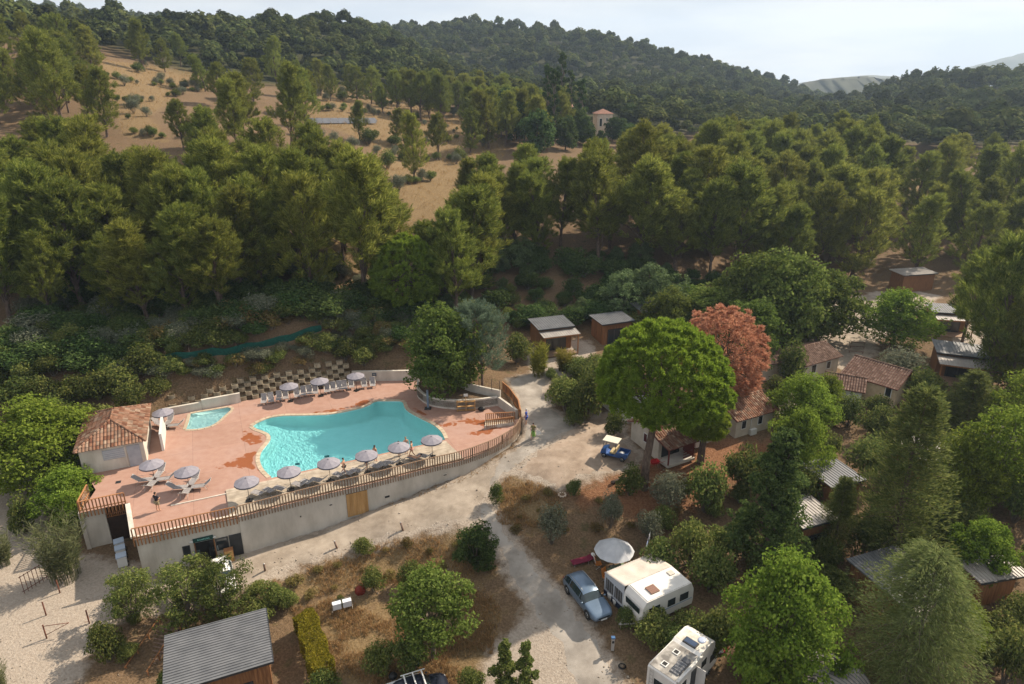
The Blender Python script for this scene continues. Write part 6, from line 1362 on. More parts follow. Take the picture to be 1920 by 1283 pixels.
for _ in range(1500):
    if nb_ >= 190: break
    x, y = gb.uniform(-40, -11.5), gb.uniform(66, 84); P_ = np.array([x]), np.array([y]); dt = poly_dist(*P_, TERRACE)[0]
    if in_poly(*P_, TERRACE)[0] or not 2.0 < dt < 9.5: continue
    if poly_dist(*P_, [(-37.6, 68.6), (-33.18, 70.25), (-29.72, 72.17), (-25.98, 73.91), (-22.15, 76.06)], False)[0] < .55: continue
    nb_ += 1; hh = gb.uniform(1.0, 2.3) * (.85 if y < 68.6 + (x + 37.6) * .483 else 1.15); kk = ('shrub', 'shrub', 'scrub_low', 'olive')[nb_ % 4]
    grow(kk, x, y, hh, hh * gb.uniform(.65, 1.05), 'bank_bush', {'shrub': 'low green bush on the earth bank above the block wall', 'scrub_low': 'dry yellowish scrub on the earth bank above the block wall', 'olive': 'low grey-green bush on the earth bank above the block wall'}[kk], 'bush', 'bushes on the bank above the block wall', nb_)
nb_ = 0
for _ in range(600):
    if nb_ >= 95: break
    x, y = gb.uniform(-9, 46), gb.uniform(84.5, 103)
    if any(abs(x - a) < 4 and abs(y - b) < 3.6 for a, b in ((5, 81), (12.5, 82.5), (18.5, 86.5), (25.3, 92.4), (63, 90))) or (x > 36 and y < 100): continue
    nb_ += 1; hh = gb.uniform(1.3, 3.6)
    grow('thicket' if nb_ % 4 else 'pale', x, y, hh * (1 if nb_ % 4 else 1.5), hh * gb.uniform(.6, .9), 'slope_bush', 'dark bush in the understorey between the cabins and the pine wood' if nb_ % 4 else 'pale young leafy bush between the cabins and the pine wood', 'bush', 'understorey behind the cabins', nb_)
for i, (x, y, h) in enumerate(SCRUB_LOW_AT):
    lb_ = 'low tuft of dry scrub on the straw bank below the pool road' if x < -3 else 'low tuft of dry scrub on the red bank right of the concrete lane' if False else ('low tuft of dry scrub on the straw bank below the pool road' if x < -2 else 'low tuft of dry scrub on the bank beside the gravel yard')
    grow('scrub_low', x, y, h, h * random.uniform(.6, .9), 'dry_scrub', lb_, 'bush', lb_, i)
SPEC_LABEL = {
    'umbrella_pine': ('umbrella_pine', 'huge bright green umbrella pine on a bare dark trunk', 'tree'), 'small_stone_pine': ('stone_pine', 'smaller stone pine with a low crown in front of the cream chalet', 'tree'),
    'dead_pine': ('dead_pine', 'dead pine with a dome of rust-red needles', 'tree'), 'round_pine': ('stone_pine', 'round bright green stone pine at the foot of the bare slope', 'tree'),
    'mulberry': ('leafy_tree', 'big dense leafy tree overhanging the back of the pool terrace', 'tree'), 'blue_pine': ('blue_pine', 'blue-green pine with a leaning bare trunk behind the planter wall', 'tree'),
    'dark_cypress': ('dark_conifer', 'dark dense conical conifer between the chalets and the motorhome', 'tree'), 'cedar': ('feathery_cedar', 'pale grey-green feathery cedar with drooping boughs', 'tree'),
    'small': ('leafy_tree', 'open bright green tree standing on the straw-coloured pitch', 'tree'), 'shrubtree': ('dark_bush', 'dark rounded evergreen at the corner of the concrete lane', 'bush')}
SPEC_GROUP = {
    'leafy': ('leafy_tree', 'tree'), 'broad': ('leafy_tree', 'tree'), 'pale': ('pale_tree', 'tree'), 'lime': ('leafy_tree', 'tree'), 'feather_cypress': ('feathery_cypress', 'tree'), 'thin': ('slender_tree', 'tree'), 'olive': ('olive_bush', 'bush'),
    'pinetall': ('pine_tree', 'tree'), 'shrub': ('bush', 'bush'), 'conifer': ('young_conifer', 'tree'), 'scrub': ('scrub_tree', 'tree'), 'reed': ('giant_reed', 'plant'), 'bamboo': ('bamboo_clump', 'plant')}
NEAR = [((-29, 42), 'beside the reception recess'), ((-19.5, 35), 'beside the grey-roofed cabin and steps'), ((-14, 45), 'on the dry bank below the pool road'), ((-7, 37), 'on the straw pitch by the blue bin'), ((0, 34.5), 'beside the foot of the concrete lane'), ((10.5, 38), 'around the caravan'),
        ((14, 42), 'behind the caravan awning'), ((9, 49), 'on the red bank under the umbrella pine'), ((17, 52), 'in front of the cream chalet porch'), ((7.5, 64), 'in the island beside the concrete drive'), ((4, 74), 'below the porch cabin'), ((-42, 52), 'behind the pool house'), ((17, 36), 'beside the motorhome'),
        ((21, 88), 'up the slope behind the cabins'), ((33, 84), 'in the thicket beside the car park'), ((29, 68), 'between the brown-tiled chalets'), ((36, 63), 'below the buff-walled chalet'), ((47, 70), 'beside the wide grey-roofed cabin'), ((28, 54), 'between the chalets and the striped roof'), ((31, 45), 'around the low blue-grey roof'), ((38, 48), 'beside the pale-roofed porch cabin'), ((52, 82), 'at the edge of the car park'), ((43, 53), 'around the pale ribbed roofs'), ((33, 35), 'right of the feathery cedar')]
WORD = {'leafy': 'bright green leafy tree', 'broad': 'broad green leafy tree', 'pale': 'pale grey-green leafy tree', 'lime': 'yellow-green round tree', 'feather_cypress': 'olive-green feathery cypress', 'thin': 'slender open-crowned green tree', 'olive': 'grey-green olive bush', 'pinetall': 'leaning tall pine', 'shrub': 'green bush', 'conifer': 'young narrow conifer', 'scrub': 'tangled scrubby tree', 'reed': 'clump of giant reed', 'bamboo': 'yellow-green bamboo clump'}
for i, (k_, x, y, h, r) in enumerate(SPECIMENS):
    if k_ in SPEC_LABEL: nm, lb_, ct = SPEC_LABEL[k_]; grow(k_, x, y, h, r, nm, lb_, ct, None, 0, rz=0.0); continue
    nm, ct = SPEC_GROUP[k_]; pl = min(NEAR, key=lambda q: (q[0][0] - x) ** 2 + (q[0][1] - y) ** 2)[1]
    lb_ = WORD[k_] + ' ' + pl; grow(k_, x, y, h, r, nm, lb_, ct, lb_, i)
# clipped hedge
hg = thing('hedge', 'clipped yellow-green hedge at the edge of the straw pitch', 'hedge', (-14.1, 37.6, G(-14.1, 37.6)), R(-62))
obj('foliage', hedge_mesh(np.random.default_rng(9), 5.6, 1.5, 1.7, 12000), L_hedge, hg)
grow('shrub', -12.7, 34.3, 2.1, 1.4, 'bush', 'yellowish rounded bush at the end of the clipped hedge', 'bush', None, 2)

# dry grass standing on the banks and clearings
def grass(name, polys, n, h, m, label):
    g = np.random.default_rng(len(name) + n); parts = []
    A = [abs(sum(p[i][0] * p[(i + 1) % len(p)][1] - p[(i + 1) % len(p)][0] * p[i][1] for i in range(len(p)))) for p in polys]
    for p, a_ in zip(polys, A):
        q = np.array(p); k = int(n * a_ / sum(A)) * 2; X = g.uniform(q[:, 0].min(), q[:, 0].max(), k); Y = g.uniform(q[:, 1].min(), q[:, 1].max(), k)
        kk = in_poly(X, Y, p) & (np.sin(X * 1.3 + np.sin(Y * .9) * 2) + np.sin(Y * 1.7 + X * .4) + g.normal(size=k) * .5 > -.4); X, Y = X[kk], Y[kk]; Z = ground(X, Y)
        for r_ in range(5):
            P = np.stack([X + g.normal(size=len(X)) * .07, Y + g.normal(size=len(X)) * .07, Z - .02], -1); D = unit(np.array([0, 0, 1.0]) + rdir(g, len(X)) * .55)
            parts.append(blades(g, P, D, g.uniform(.5, 1.2, len(X)) * h, np.full(len(X), .022)))
    o = obj(name, bigmesh(name, *join(parts)), m); stuff(o); o['label'] = label; return o
L_straw = leafmat('straw_blades', [(0.30, 0.19, 0.085, 1), (0.42, 0.29, 0.14, 1), (0.24, 0.18, 0.07, 1)], .35, .0)
grass('dry_grass', [S4, S5, S6], 7000, .38, L_straw, 'dry straw-coloured grass on the banks')
WALLFOOT = [(a[0] + .1, a[1] - .12) for a in FENCE if a[1] < 60 and a[0] > -12] + [(a[0] + .45, a[1] - .75) for a in FENCE[::-1] if a[1] < 60 and a[0] > -12]
grass('wall_weeds', [WALLFOOT], 420, .22, L_straw, 'dry weeds along the foot of the retaining wall')
grass('hill_grass', [S1, S2, S3], 9000, .8, L_straw, 'dry straw-coloured grass on the hill')
# ------------------------------------------------------------------ far woods, mountains, air
def far_tree(seed, h=8.5, r=3.4, n=420):
    g = np.random.default_rng(seed); parts = []
    for i in range(9):
        an = i * 2.4; rad = r * .62 * math.sqrt((i + .3) / 9); c = np.array([math.cos(an) * rad, math.sin(an) * rad, h * (.80 - .30 * (rad / r) ** 2 + g.uniform(-.10, .10))])
        m = n // 9; d = rdir(g, m); d[:, 2] = np.abs(d[:, 2]) * 1.0 - .35; d = unit(d)
        P = c + d * r * .40 * g.uniform(.8, 1.05, (m, 1)); N = unit(d * .8 + np.array([0, 0, .5]) + rdir(g, m) * .45)
        parts.append(leaves(g, P, N, g.uniform(.35, .75, m), .7))
    V, F = join(parts); return bigmesh('far_tree', V, F)
protos = bpy.data.collections.new('far_tree_shapes')
L_far = leafmat('far_canopy', [(0.045, 0.060, 0.020, 1), (0.075, 0.092, 0.030, 1), (0.11, 0.122, 0.042, 1)], .30, .55)
for s_ in (201, 202, 203, 204, 205, 206, 207):
    me = far_tree(s_, h=6.8 + (s_ % 4) * .9, r=2.7 + .35 * (s_ % 3)); me.materials.append(L_far); protos.objects.link(bpy.data.objects.new('far_tree', me))
g = np.random.default_rng(77)
fx, fy = np.meshgrid(np.arange(-640, 641, 4.9), np.arange(205, 720, 4.9))
fx = (fx + g.uniform(-3.2, 3.2, fx.shape)).ravel(); fy = (fy + g.uniform(-3.2, 3.2, fy.shape)).ravel()
k = np.abs(fx) < fy * .95 + 60
bare = in_poly(fx, fy, [(-140, 190), (-120, 232), (-80, 240), (-40, 262), (0, 250), (20, 235), (45, 228), (70, 215), (120, 205), (140, 200), (0, 180)])
k &= ~bare & (g.random(fx.size) > .05 + .25 * (np.sin(fx * .045) * np.sin(fy * .05 + fx * .02) > .72))
fx, fy = fx[k], fy[k]
sx, sy = np.meshgrid(np.arange(-330, 331, 5.4), np.arange(-60, 210, 5.4)); sx = (sx + g.uniform(-2.4, 2.4, sx.shape)).ravel(); sy = (sy + g.uniform(-2.4, 2.4, sy.shape)).ravel()
sk_ = (np.abs(sx) > np.maximum(sy, 34) * .84 + 11) & (g.random(sx.size) > .2)      # the woods go on to either side
fx, fy = np.concatenate([fx, sx[sk_]]), np.concatenate([fy, sy[sk_]]); fz = ground(fx, fy)
fw = bpy.data.meshes.new('far_woods'); fw.vertices.add(len(fx)); fw.vertices.foreach_set('co', np.stack([fx, fy, fz - .6], -1).astype(np.float32).ravel())
a = fw.attributes.new('size', 'FLOAT', 'POINT'); a.data.foreach_set('value', np.clip(g.normal(.90, .24, len(fx)) * (1 + .28 * np.sin(fx * .031 + fy * .017) * np.sin(fy * .043 - fx * .012)), .35, 1.7).astype(np.float32))
a = fw.attributes.new('turn', 'FLOAT', 'POINT'); a.data.foreach_set('value', g.uniform(0, 6.28, len(fx)).astype(np.float32))
fw_o = obj('far_woods', fw); stuff(fw_o); fw_o['label'] = 'continuous pine wood covering the far hills'
ng = bpy.data.node_groups.new('plant_trees', 'GeometryNodeTree')
ng.interface.new_socket('Geometry', in_out='INPUT', socket_type='NodeSocketGeometry'); ng.interface.new_socket('Geometry', in_out='OUTPUT', socket_type='NodeSocketGeometry')
gi, go = ng.nodes.new('NodeGroupInput'), ng.nodes.new('NodeGroupOutput')
ci = ng.nodes.new('GeometryNodeCollectionInfo'); ci.inputs[0].default_value = protos; ci.inputs[1].default_value = True; ci.inputs[2].default_value = True
ip = ng.nodes.new('GeometryNodeInstanceOnPoints'); ip.inputs['Pick Instance'].default_value = True
sz = ng.nodes.new('GeometryNodeInputNamedAttribute'); sz.data_type = 'FLOAT'; sz.inputs[0].default_value = 'size'
tn = ng.nodes.new('GeometryNodeInputNamedAttribute'); tn.data_type = 'FLOAT'; tn.inputs[0].default_value = 'turn'
cx = ng.nodes.new('ShaderNodeCombineXYZ'); ng.links.new(tn.outputs[0], cx.inputs[2])
ng.links.new(gi.outputs[0], ip.inputs['Points']); ng.links.new(ci.outputs[0], ip.inputs['Instance'])
ng.links.new(cx.outputs[0], ip.inputs['Rotation']); ng.links.new(sz.outputs[0], ip.inputs['Scale']); ng.links.new(ip.outputs[0], go.inputs[0])
md = fw_o.modifiers.new('trees', 'NODES'); md.node_group = ng

# distant mountains
def ridge(name, pts, depth, y, m):
    """long ridge: crest line of (x, z), falling away in front and behind"""
    n = 60; xs_ = np.linspace(pts[0][0], pts[-1][0], n); zc = np.interp(xs_, [p[0] for p in pts], [p[1] for p in pts])
    gg = np.random.default_rng(len(name) + int(y)); prof = [(-1.0, 0.0), (-.6, .42), (-.3, .72), (-.1, .95), (0, 1.0), (.3, .8), (1.0, 0.0)]
    V = []
    for (d, f) in prof:
        for i in range(n): V.append((xs_[i] + gg.normal() * 3, y + d * depth + gg.normal() * 4, -20 + (zc[i] + 20) * f * (1 + gg.normal() * .003)))
    F = [(j * n + i, j * n + i + 1, (j + 1) * n + i + 1, (j + 1) * n + i) for j in range(len(prof) - 1) for i in range(n - 1)]
    me = bpy.data.meshes.new(name); me.from_pydata(V, [], F); me.update(); me.polygons.foreach_set('use_smooth', [True] * len(F))
    return struct(obj(name, me, m))
M_mtn = mat('mountain_scrub', (0.055, 0.062, 0.04, 1), 0.95, (0.10, 0.10, 0.075, 1), 0.012, 8)
M_hill = mat('wooded_hill', (0.022, 0.028, 0.014, 1), 0.95, (0.04, 0.045, 0.022, 1), 0.06, 10)
ridge('mountain', [(1250, 20), (1420, 58), (1560, 98), (1680, 128), (1760, 120), (1900, 140), (2050, 118), (2300, 120)], 420, 2350, M_mtn)
ridge('mountain', [(700, 10), (900, 38), (1000, 46), (1120, 40), (1240, 16)], 300, 2050, M_mtn)
ridge('hill', [(330, 12), (420, 34), (480, 38), (540, 30), (600, 12)], 160, 1000, M_hill)
# slim cypresses along the crest of the right-hand hill
for i, (x, y) in enumerate([(216.4, 415), (222.5, 415), (224.6, 415), (230.0, 415), (233.4, 415), (236.1, 415), (238.5, 415), (242.7, 415), (244.8, 415), (246.6, 415)]):
    hh = 9.5 + 4 * math.sin(i * 2.3) ** 2
    grow('poplar', x, y + 3 * math.sin(i), hh, 1.15, 'cypress_tree', 'slim dark cypress in the line on the distant hill crest', 'tree', 'cypresses on the hill crest', i)
# loose stones along the tracks and banks
gs = np.random.default_rng(55); SV, SF = [], []
ico = np.array([(0, 0, 1), (.9, 0, .3), (.28, .85, .3), (-.73, .53, .3), (-.73, -.53, .3), (.28, -.85, .3), (0, 0, -.6)]); tri = [(0, 1, 2), (0, 2, 3), (0, 3, 4), (0, 4, 5), (0, 5, 1), (6, 2, 1), (6, 3, 2), (6, 4, 3), (6, 5, 4), (6, 1, 5)]
SX, SY = [], []
for line, n_, sp_ in ((ROAD, 900, .9), (LANE, 420, .6), (TRACK, 700, 1.6), (YARD, 350, .9), (S4, 300, 1.2)):
    P_ = resample([(*q, 0) for q in line + [line[0]]], .2); k_ = gs.integers(0, len(P_), n_)
    SX += [P_[i].x + gs.normal() * sp_ for i in k_]; SY += [P_[i].y + gs.normal() * sp_ for i in k_]
SX, SY = np.array(SX), np.array(SY); kk = ~in_poly(SX, SY, offset_poly(TERRACE, .4)) & (SY > 28); SX, SY = SX[kk], SY[kk]; SZ = ground(SX, SY)
rs = np.clip(gs.lognormal(-3.35, .5, len(SX)), .02, .15); an_ = gs.uniform(0, 6.28, len(SX)); c_, s_ = np.cos(an_), np.sin(an_)
B_ = ico[None] * rs[:, None, None] * gs.uniform(.7, 1.3, (len(SX), 7, 1)) * np.array([1, .75, .6])
V_ = np.stack([B_[..., 0] * c_[:, None] - B_[..., 1] * s_[:, None] + SX[:, None], B_[..., 0] * s_[:, None] + B_[..., 1] * c_[:, None] + SY[:, None], B_[..., 2] + SZ[:, None] + .02], -1).reshape(-1, 3)
F_ = (np.array(tri)[None] + (np.arange(len(SX)) * 7)[:, None, None]).reshape(-1, 3)
st_o = obj('loose_stones', bigmesh('loose_stones', V_, F_), mat('limestone_chips', (0.22, 0.18, 0.14, 1), .95, (0.40, 0.345, 0.285, 1), 1.5, 5)); stuff(st_o); st_o['label'] = 'loose pale stones along the tracks and banks'
# haze
hz = MB().box((0, 1300, 120), (5600, 3600, 284)).build('haze', None); stuff(hz)
hm = bpy.data.materials.new('haze_air'); hm.use_nodes = True; hn = hm.node_tree.nodes
for x in list(hn): hn.remove(x)
ho = hn.new('ShaderNodeOutputMaterial'); pv = hn.new('ShaderNodeVolumePrincipled')
pv.inputs['Color'].default_value = (0.58, 0.76, 1.0, 1); pv.inputs['Density'].default_value = 0.00021; pv.inputs['Anisotropy'].default_value = 0.3
hm.node_tree.links.new(pv.outputs[0], ho.inputs['Volume']); hz.data.materials.append(hm)
# ------------------------------------------------------------------ terrace furniture
M_canvas = mat('mauve_grey_canvas', (0.205, 0.195, 0.23, 1), 0.85, (0.25, 0.24, 0.275, 1), 3, rand=.06)
M_valance = mat('slate_canvas', (0.11, 0.11, 0.14, 1), 0.85)
M_pole = mat('bronze_pole', (0.10, 0.085, 0.075, 1), 0.5)
M_sling = mat('grey_mesh_sling', (0.24, 0.225, 0.23, 1), 0.8, (0.30, 0.285, 0.29, 1), 8, rand=.08)
M_steel = mat('pale_steel', (0.42, 0.40, 0.38, 1), 0.45, metal=.3)
def make_parasol(name, label, r=1.02, top=2.2, drop=.38, n=8, cm=None, vm=None, group=None):
    t = thing(name, label, 'parasol', (0, 0, 0), 0, group); cm = cm or M_canvas
    MB().tube([(0, 0, 0), (0, 0, top + .06)], .025, 8).build('pole', M_pole, t)
    MB().box((0, 0, .045), (.52, .52, .09)).build('base', M_black, t)
    MB().cone((0, 0, .09), .05, .03, .3, 8).build('sleeve', M_black, t)
    cp = MB().ell((0, 0, top + .02), (.06, .06, .05), 8, 4).build('cap', cm, t)
    k = 5
    vs = []; 
    for i in range(k + 1):
        s = i / k
        for j in range(3):
            a = (j - 1) * math.pi / n; rr = r * s * (1 - .035 * (1 if j == 1 else 0) * s)
            vs.append((rr * math.cos(a), rr * math.sin(a), top - drop * (s ** 1.25) - (.0 if j != 1 else .02 * s)))
    fs = [(i * 3 + j, (i + 1) * 3 + j, (i + 1) * 3 + j + 1, i * 3 + j + 1) for i in range(k) for j in range(2)]
    pm = MB().add(vs, fs, False).mesh('canopy_panel')
    e = [vs[k * 3 + j] for j in range(3)]
    vm_ = MB().add(e + [(p[0] * 1.005, p[1] * 1.005, p[2] - .13) for p in e], [(0, 3, 4, 1), (1, 4, 5, 2)]).mesh('valance')
    rb = MB().bar((.03, 0, top - .04), (r * .98, 0, top - drop - .03), .018).mesh('rib')
    st = MB().bar((.03, 0, top - .65), (r * .52, 0, top - drop * .5 - .05), .014).mesh('stretcher')
    for i in range(n):
        a = 2 * math.pi * i / n
        p_ = obj('canopy_panel', pm, cm, t, None, a)
        if vm is not False: obj('valance', vm_, vm or M_valance, p_)
        obj('rib', rb, M_pole, t, None, a + math.pi / n); obj('stretcher', st, M_pole, t, None, a + math.pi / n)
    return t
def put(t, x, y, z, rz=0.0): t.location = (x, y, z); t.rotation_euler = (0, 0, rz); return t
par = make_parasol('parasol', 'grey parasol in the row along the timber boardwalk', group='parasols along the boardwalk')
put(par, -21.98, 48.62, .1, .2)
for i, (x, y) in enumerate([(-18.98, 50.21), (-15.94, 51.63), (-12.92, 52.94), (-10.27, 54.39), (-7.43, 55.72)]): dup(par, (x, y, .1), .3 + i * .7)
for x, y, lb in [(-24.34, 67.76, 'grey parasol at the paddling-pool end of the sunbed row by the block wall'), (-21.35, 69.11, 'grey parasol in the middle of the sunbed row by the block wall'), (-17.65, 70.52, 'grey parasol at the white-wall end of the back sunbed row'), (-35.09, 61.47, 'grey parasol between the pool house and the paddling pool'),
                 (-31.32, 51.54, 'grey parasol beside the pool house door'), (-27.76, 50.37, 'grey parasol with four loungers on the open red terrace')]:
    dup(par, (x, y, .004), random.uniform(0, 1), lb, 'parasols on the red terrace')
def make_lounger(back=50, seat=1.15):
    """feet point to local -y, backrest at +y"""
    t = thing('lounger', 'x y z w', 'lounger', (0, 0, 0))
    w = .58; a = R(back); bl = .78; y1 = .25; zs = .33
    by, bz = y1 + math.cos(a) * bl, zs + .02 + math.sin(a) * bl
    MB().slab((-w / 2, y1, zs + .02), (w / 2, y1, zs + .02), (w / 2, y1 - seat, zs), (-w / 2, y1 - seat, zs), .015).build('seat_sling', M_sling, t)
    MB().slab((-w / 2, by, bz), (w / 2, by, bz), (w / 2, y1, zs + .03), (-w / 2, y1, zs + .03), .015).build('back_sling', M_sling, t)
    for s in (-1, 1):
        MB().tube([(s * w / 2, y1 - seat, zs), (s * w / 2, y1, zs + .02), (s * w / 2, by, bz)], .02, 6).build('side_rail', M_steel, t)
        MB().tube([(s * w / 2, y1 - seat + .12, zs), (s * w / 2, y1 - seat + .05, 0)], .018, 6).build('leg', M_steel, t)
        MB().tube([(s * w / 2, y1 + .05, zs), (s * w / 2, y1 + .28, 0)], .018, 6).build('leg', M_steel, t)
        MB().tube([(s * w / 2, y1 - .35, zs), (s * (w / 2 + .03), y1 - .2, .55), (s * (w / 2 + .03), y1 + .18, .6)], .016, 6).build('armrest', M_steel, t)
    MB().tube([(-w / 2, by, bz), (w / 2, by, bz)], .02, 6).build('top_rail', M_steel, t)
    return t
lo_up, lo_mid = make_lounger(66, .62), make_lounger(40, 1.05)
first = [True, True]
def seat(proto, k, x, y, z, rz, label, group):
    if first[k]: first[k] = False; o = proto; o.location = (x, y, z); o.rotation_euler = (0, 0, rz); o['label'] = label; o['group'] = group
    else: o = dup(proto, (x, y, z), rz, label, group)
    return o
for i, (x, y) in enumerate([(-27.01, 66.8), (-26.31, 67.06), (-25.6, 67.46), (-24.98, 67.86), (-23.83, 68.29), (-23.27, 68.72), (-22.67, 69.01), (-22.03, 69.15), (-20.83, 69.58), (-20.24, 69.92), (-19.61, 70.2), (-19.01, 70.34), (-18.35, 70.77), (-16.92, 71.0), (-16.0, 71.2)]):
    seat(lo_up, 0, x, y + .25, .004, R(22) + random.uniform(-.08, .08) + R(-6), 'upright grey sling lounger in the row in front of the block wall', 'loungers in front of the block wall')
for i, (x, y) in enumerate([(-21.3, 49.35), (-20.5, 49.7), (-19.67, 50.05), (-18.29, 50.65), (-17.69, 51.01), (-16.87, 51.38), (-15.21, 52.13), (-14.42, 52.51), (-13.72, 52.9), (-12.1, 53.6), (-11.5, 53.95), (-10.95, 54.3), (-8.95, 55.0), (-8.1, 55.45)]):
    seat(lo_mid, 1, x, y - .12, .1, R(-118) + random.uniform(-.2, .2), 'grey sling lounger on the boardwalk beside the slat fence', 'loungers along the boardwalk')
for (ux, uy), nm in (((-31.32, 51.54), 'round the parasol beside the pool house door'), ((-27.76, 50.37), 'round the parasol on the open red terrace')):
    for k, a in enumerate((R(185), R(275), R(10), R(95))):
        d = .95 if k != 3 else 1.1
        seat(lo_mid, 1, ux + math.cos(a) * d, uy + math.sin(a) * d, .004, a - R(90) + R(random.uniform(-12, 12)), 'grey sling lounger ' + nm, 'loungers ' + nm)
for k, a in enumerate((R(150), R(95), R(10))):
    seat(lo_mid, 1, -35.09 + math.cos(a) * 1.0, 61.47 + math.sin(a) * 1.0, .004, a - R(90), 'grey sling lounger by the parasol next to the paddling pool', 'loungers by the paddling pool')

# shelf rack, bag, shower, signs, drain
sh = thing('shelf_rack', 'open timber shelf rack with a small white sign against the planter wall', 'rack', (-4.9, 65.45, .004), R(6))
for x in (-.95, 0, .95): MB().box((x, 0, .6), (.09, .3, 1.2)).build('upright', M_door, sh)
for z in (.12, .55, 1.1): MB().box((0, 0, z), (1.95, .3, .05)).build('shelf', M_door, sh)
sp = MB().box((0, .1, 1.5), (.07, .05, .7)).build('sign_post', M_door, sh); MB().box((0, .06, 1.82), (.42, .03, .3)).build('sign', M_frame, sp)
bg = thing('sports_bag', 'round black bag lying beside the timber shelf rack', 'bag', (-3.25, 65.45, 0)); MB().ell((0, 0, .24), (.42, .28, .24), 10, 7).build('body', M_black, bg); MB().tube([(-.2, -.1, .42), (0, -.16, .56), (.2, -.1, .42)], .02, 5).build('handle', M_black, bg)
sw_ = thing('shower_column', 'slim blue-grey shower column at the end of the curved planter wall', 'shower', (-9.05, 66.2, .004)); MB().box((0, 0, 1.05), (.22, .16, 2.1)).build('column', mat('blue_grey_panel', (0.16, 0.20, 0.27, 1), .4), sw_); MB().tube([(0, -.05, 2.05), (0, -.3, 2.12)], .03, 6).build('shower_head', M_steel, sw_); MB().box((0, -.2, .02), (.7, .7, .04)).build('tray', M_dark, sw_)
dr_ = thing('drain_grate', 'small dark square drain grate in the red terrace', 'drain', (-34.6, 51.6, .004), R(20)); MB().box((0, 0, .008), (.42, .42, .012)).build('frame', M_dark, dr_)
for i in range(6): MB().box((-.15 + i * .06, 0, .017), (.025, .36, .008)).build('bar', M_black, dr_)
kb = thing('kerb', 'thin pale kerb line across the red terrace leading to the boardwalk', 'kerb', (-26.2, 48.95, 0), R(24)); MB().box((0, 0, .03), (4.6, .12, .07)).build('strip', M_white, kb)
pp_ = thing('parapet', 'pale parapet strip along the open side of the red terrace', 'parapet', (-30.55, 45.9, 0), math.atan2(4.9, -3.05)); MB().box((0, 0, .09), (5.2, .35, .18)).build('coping', M_white, pp_)
# white bins by the side wall
for i, (x, y) in enumerate([(-30.6, 45.2), (-31.2, 46.15), (-31.75, 47.0)]):
    z = G(x, y); b_ = thing('storage_bin', 'pale wheeled bin standing in the recess below the terrace corner', 'bin', (x - .75, y - .25, z), R(-58), 'bins in the recess')
    MB().prism([(-.3, -.34), (.3, -.34), (.34, .34), (-.34, .34)], .08, .95).build('body', M_frame, b_); MB().box((0, 0, 1.0), (.72, .76, .08)).build('lid', mat('pale_blue_lid', (0.35, 0.42, 0.52, 1), .5), b_)
    for s in (-.25, .25): MB().tube([(s, .34, .1), (s + .06, .34, .1)], .1, 8).build('wheel', M_black, b_)

# ------------------------------------------------------------------ around the road
M_log = mat('grey_log', (0.16, 0.10, 0.08, 1), 0.9, (0.24, 0.17, 0.13, 1), 4, rand=.2)
for i, (x, y) in enumerate([(-9.24, 48.6), (-14.58, 47.1), (-19.79, 44.52)]):
    b_ = thing('timber_bollard', 'short leaning timber bollard along the edge of the gravel road', 'bollard', (x, y, G(x, y) + .03), i * 1.1, 'bollards on the gravel road')
    MB().tube([(0, 0, -.3), (-.22, .05, .75)], [.09, .085], 8).build('post', M_log, b_); MB().tube([(-.22, .05, .75), (-.235, .053, .79)], [.085, .05], 8).build('top', M_steel, b_)
rk = thing('clothes_airer', 'folding clothes airer hung with two white towels', 'airer', (-13.0, 41.5, G(-13.0, 41.5)), R(22))
for s in (-1, 1): MB().tube([(s * .75, -.28, 0), (s * .75, .0, 1.0), (s * .75, .28, 0)], .016, 5).build('frame_leg', M_steel, rk)
for k in range(5): MB().tube([(-.75, -.24 + k * .12, 1.0), (.75, -.24 + k * .12, 1.0)], .008, 4).build('line', M_steel, rk)
for s in (-1, 1):
    tw = MB(); tw.add([(s * .38 - .32, -.26, .5), (s * .38 + .32, -.26, .5), (s * .38 + .32, -.27, 1.02), (s * .38 - .32, -.27, 1.02), (s * .38 + .32, .1, 1.03), (s * .38 - .32, .1, 1.03)], [(0, 1, 2, 3), (3, 2, 4, 5)])
    o_ = tw.build('towel', mat('white_towel', (0.62, 0.64, 0.70, 1), .95), rk); sm_ = o_.modifiers.new('thick', 'SOLIDIFY'); sm_.thickness = .02
rd = thing('round_table_top', 'rust-red round table top leaning on the dry bank', 'table', (-12.0, 43.3, G(-12.0, 43.3) + .30), R(20)); dsc = MB().tube([(0, -.03, 0), (0, .03, 0)], .42, 20).build('disc', mat('rust_red', (0.20, 0.03, 0.018, 1), .6), rd); dsc.rotation_euler = (R(-25), 0, 0); MB().tube([(0, .05, .1), (0, .3, -.3)], .02, 5).build('prop', M_steel, rd)
M_rust = mat('rusty_iron', (0.10, 0.035, 0.022, 1), 0.8, (0.17, 0.065, 0.04, 1), 6)
for nm, (x, y), lb in (('p', (-32.96, 37.63), 'rusty barrier post with a raised bar on the gravel track'), ('q', (-34.24, 39.65), 'rusty barrier post without a bar on the gravel track'), ('r', (-30.79, 39.09), 'rusty latch post near the dark bush on the gravel track'), ('s', (-34.6, 41.9), 'rusty fence post at the edge of the reed clump')):
    p_ = thing('barrier_post', lb, 'post', (x, y, G(x, y) - .05)); MB().tube([(0, 0, -.3), (0, 0, 1.25)], .05, 8).build('post', M_rust, p_); MB().ell((0, 0, 1.26), (.055, .055, .03), 8, 4).build('cap', M_rust, p_)
    if nm == 'p':
        MB().tube([(0, 0, 1.15), (1.45, .55, .95)], .025, 6).build('bar', M_rust, p_); MB().tube([(0, 0, .35), (1.45, .55, .95)], .022, 6).build('brace', M_rust, p_)
    if nm == 'r': MB().bar((0, -.1, .3), (-.18, -.2, .38), .03).build('latch', M_rust, p_)
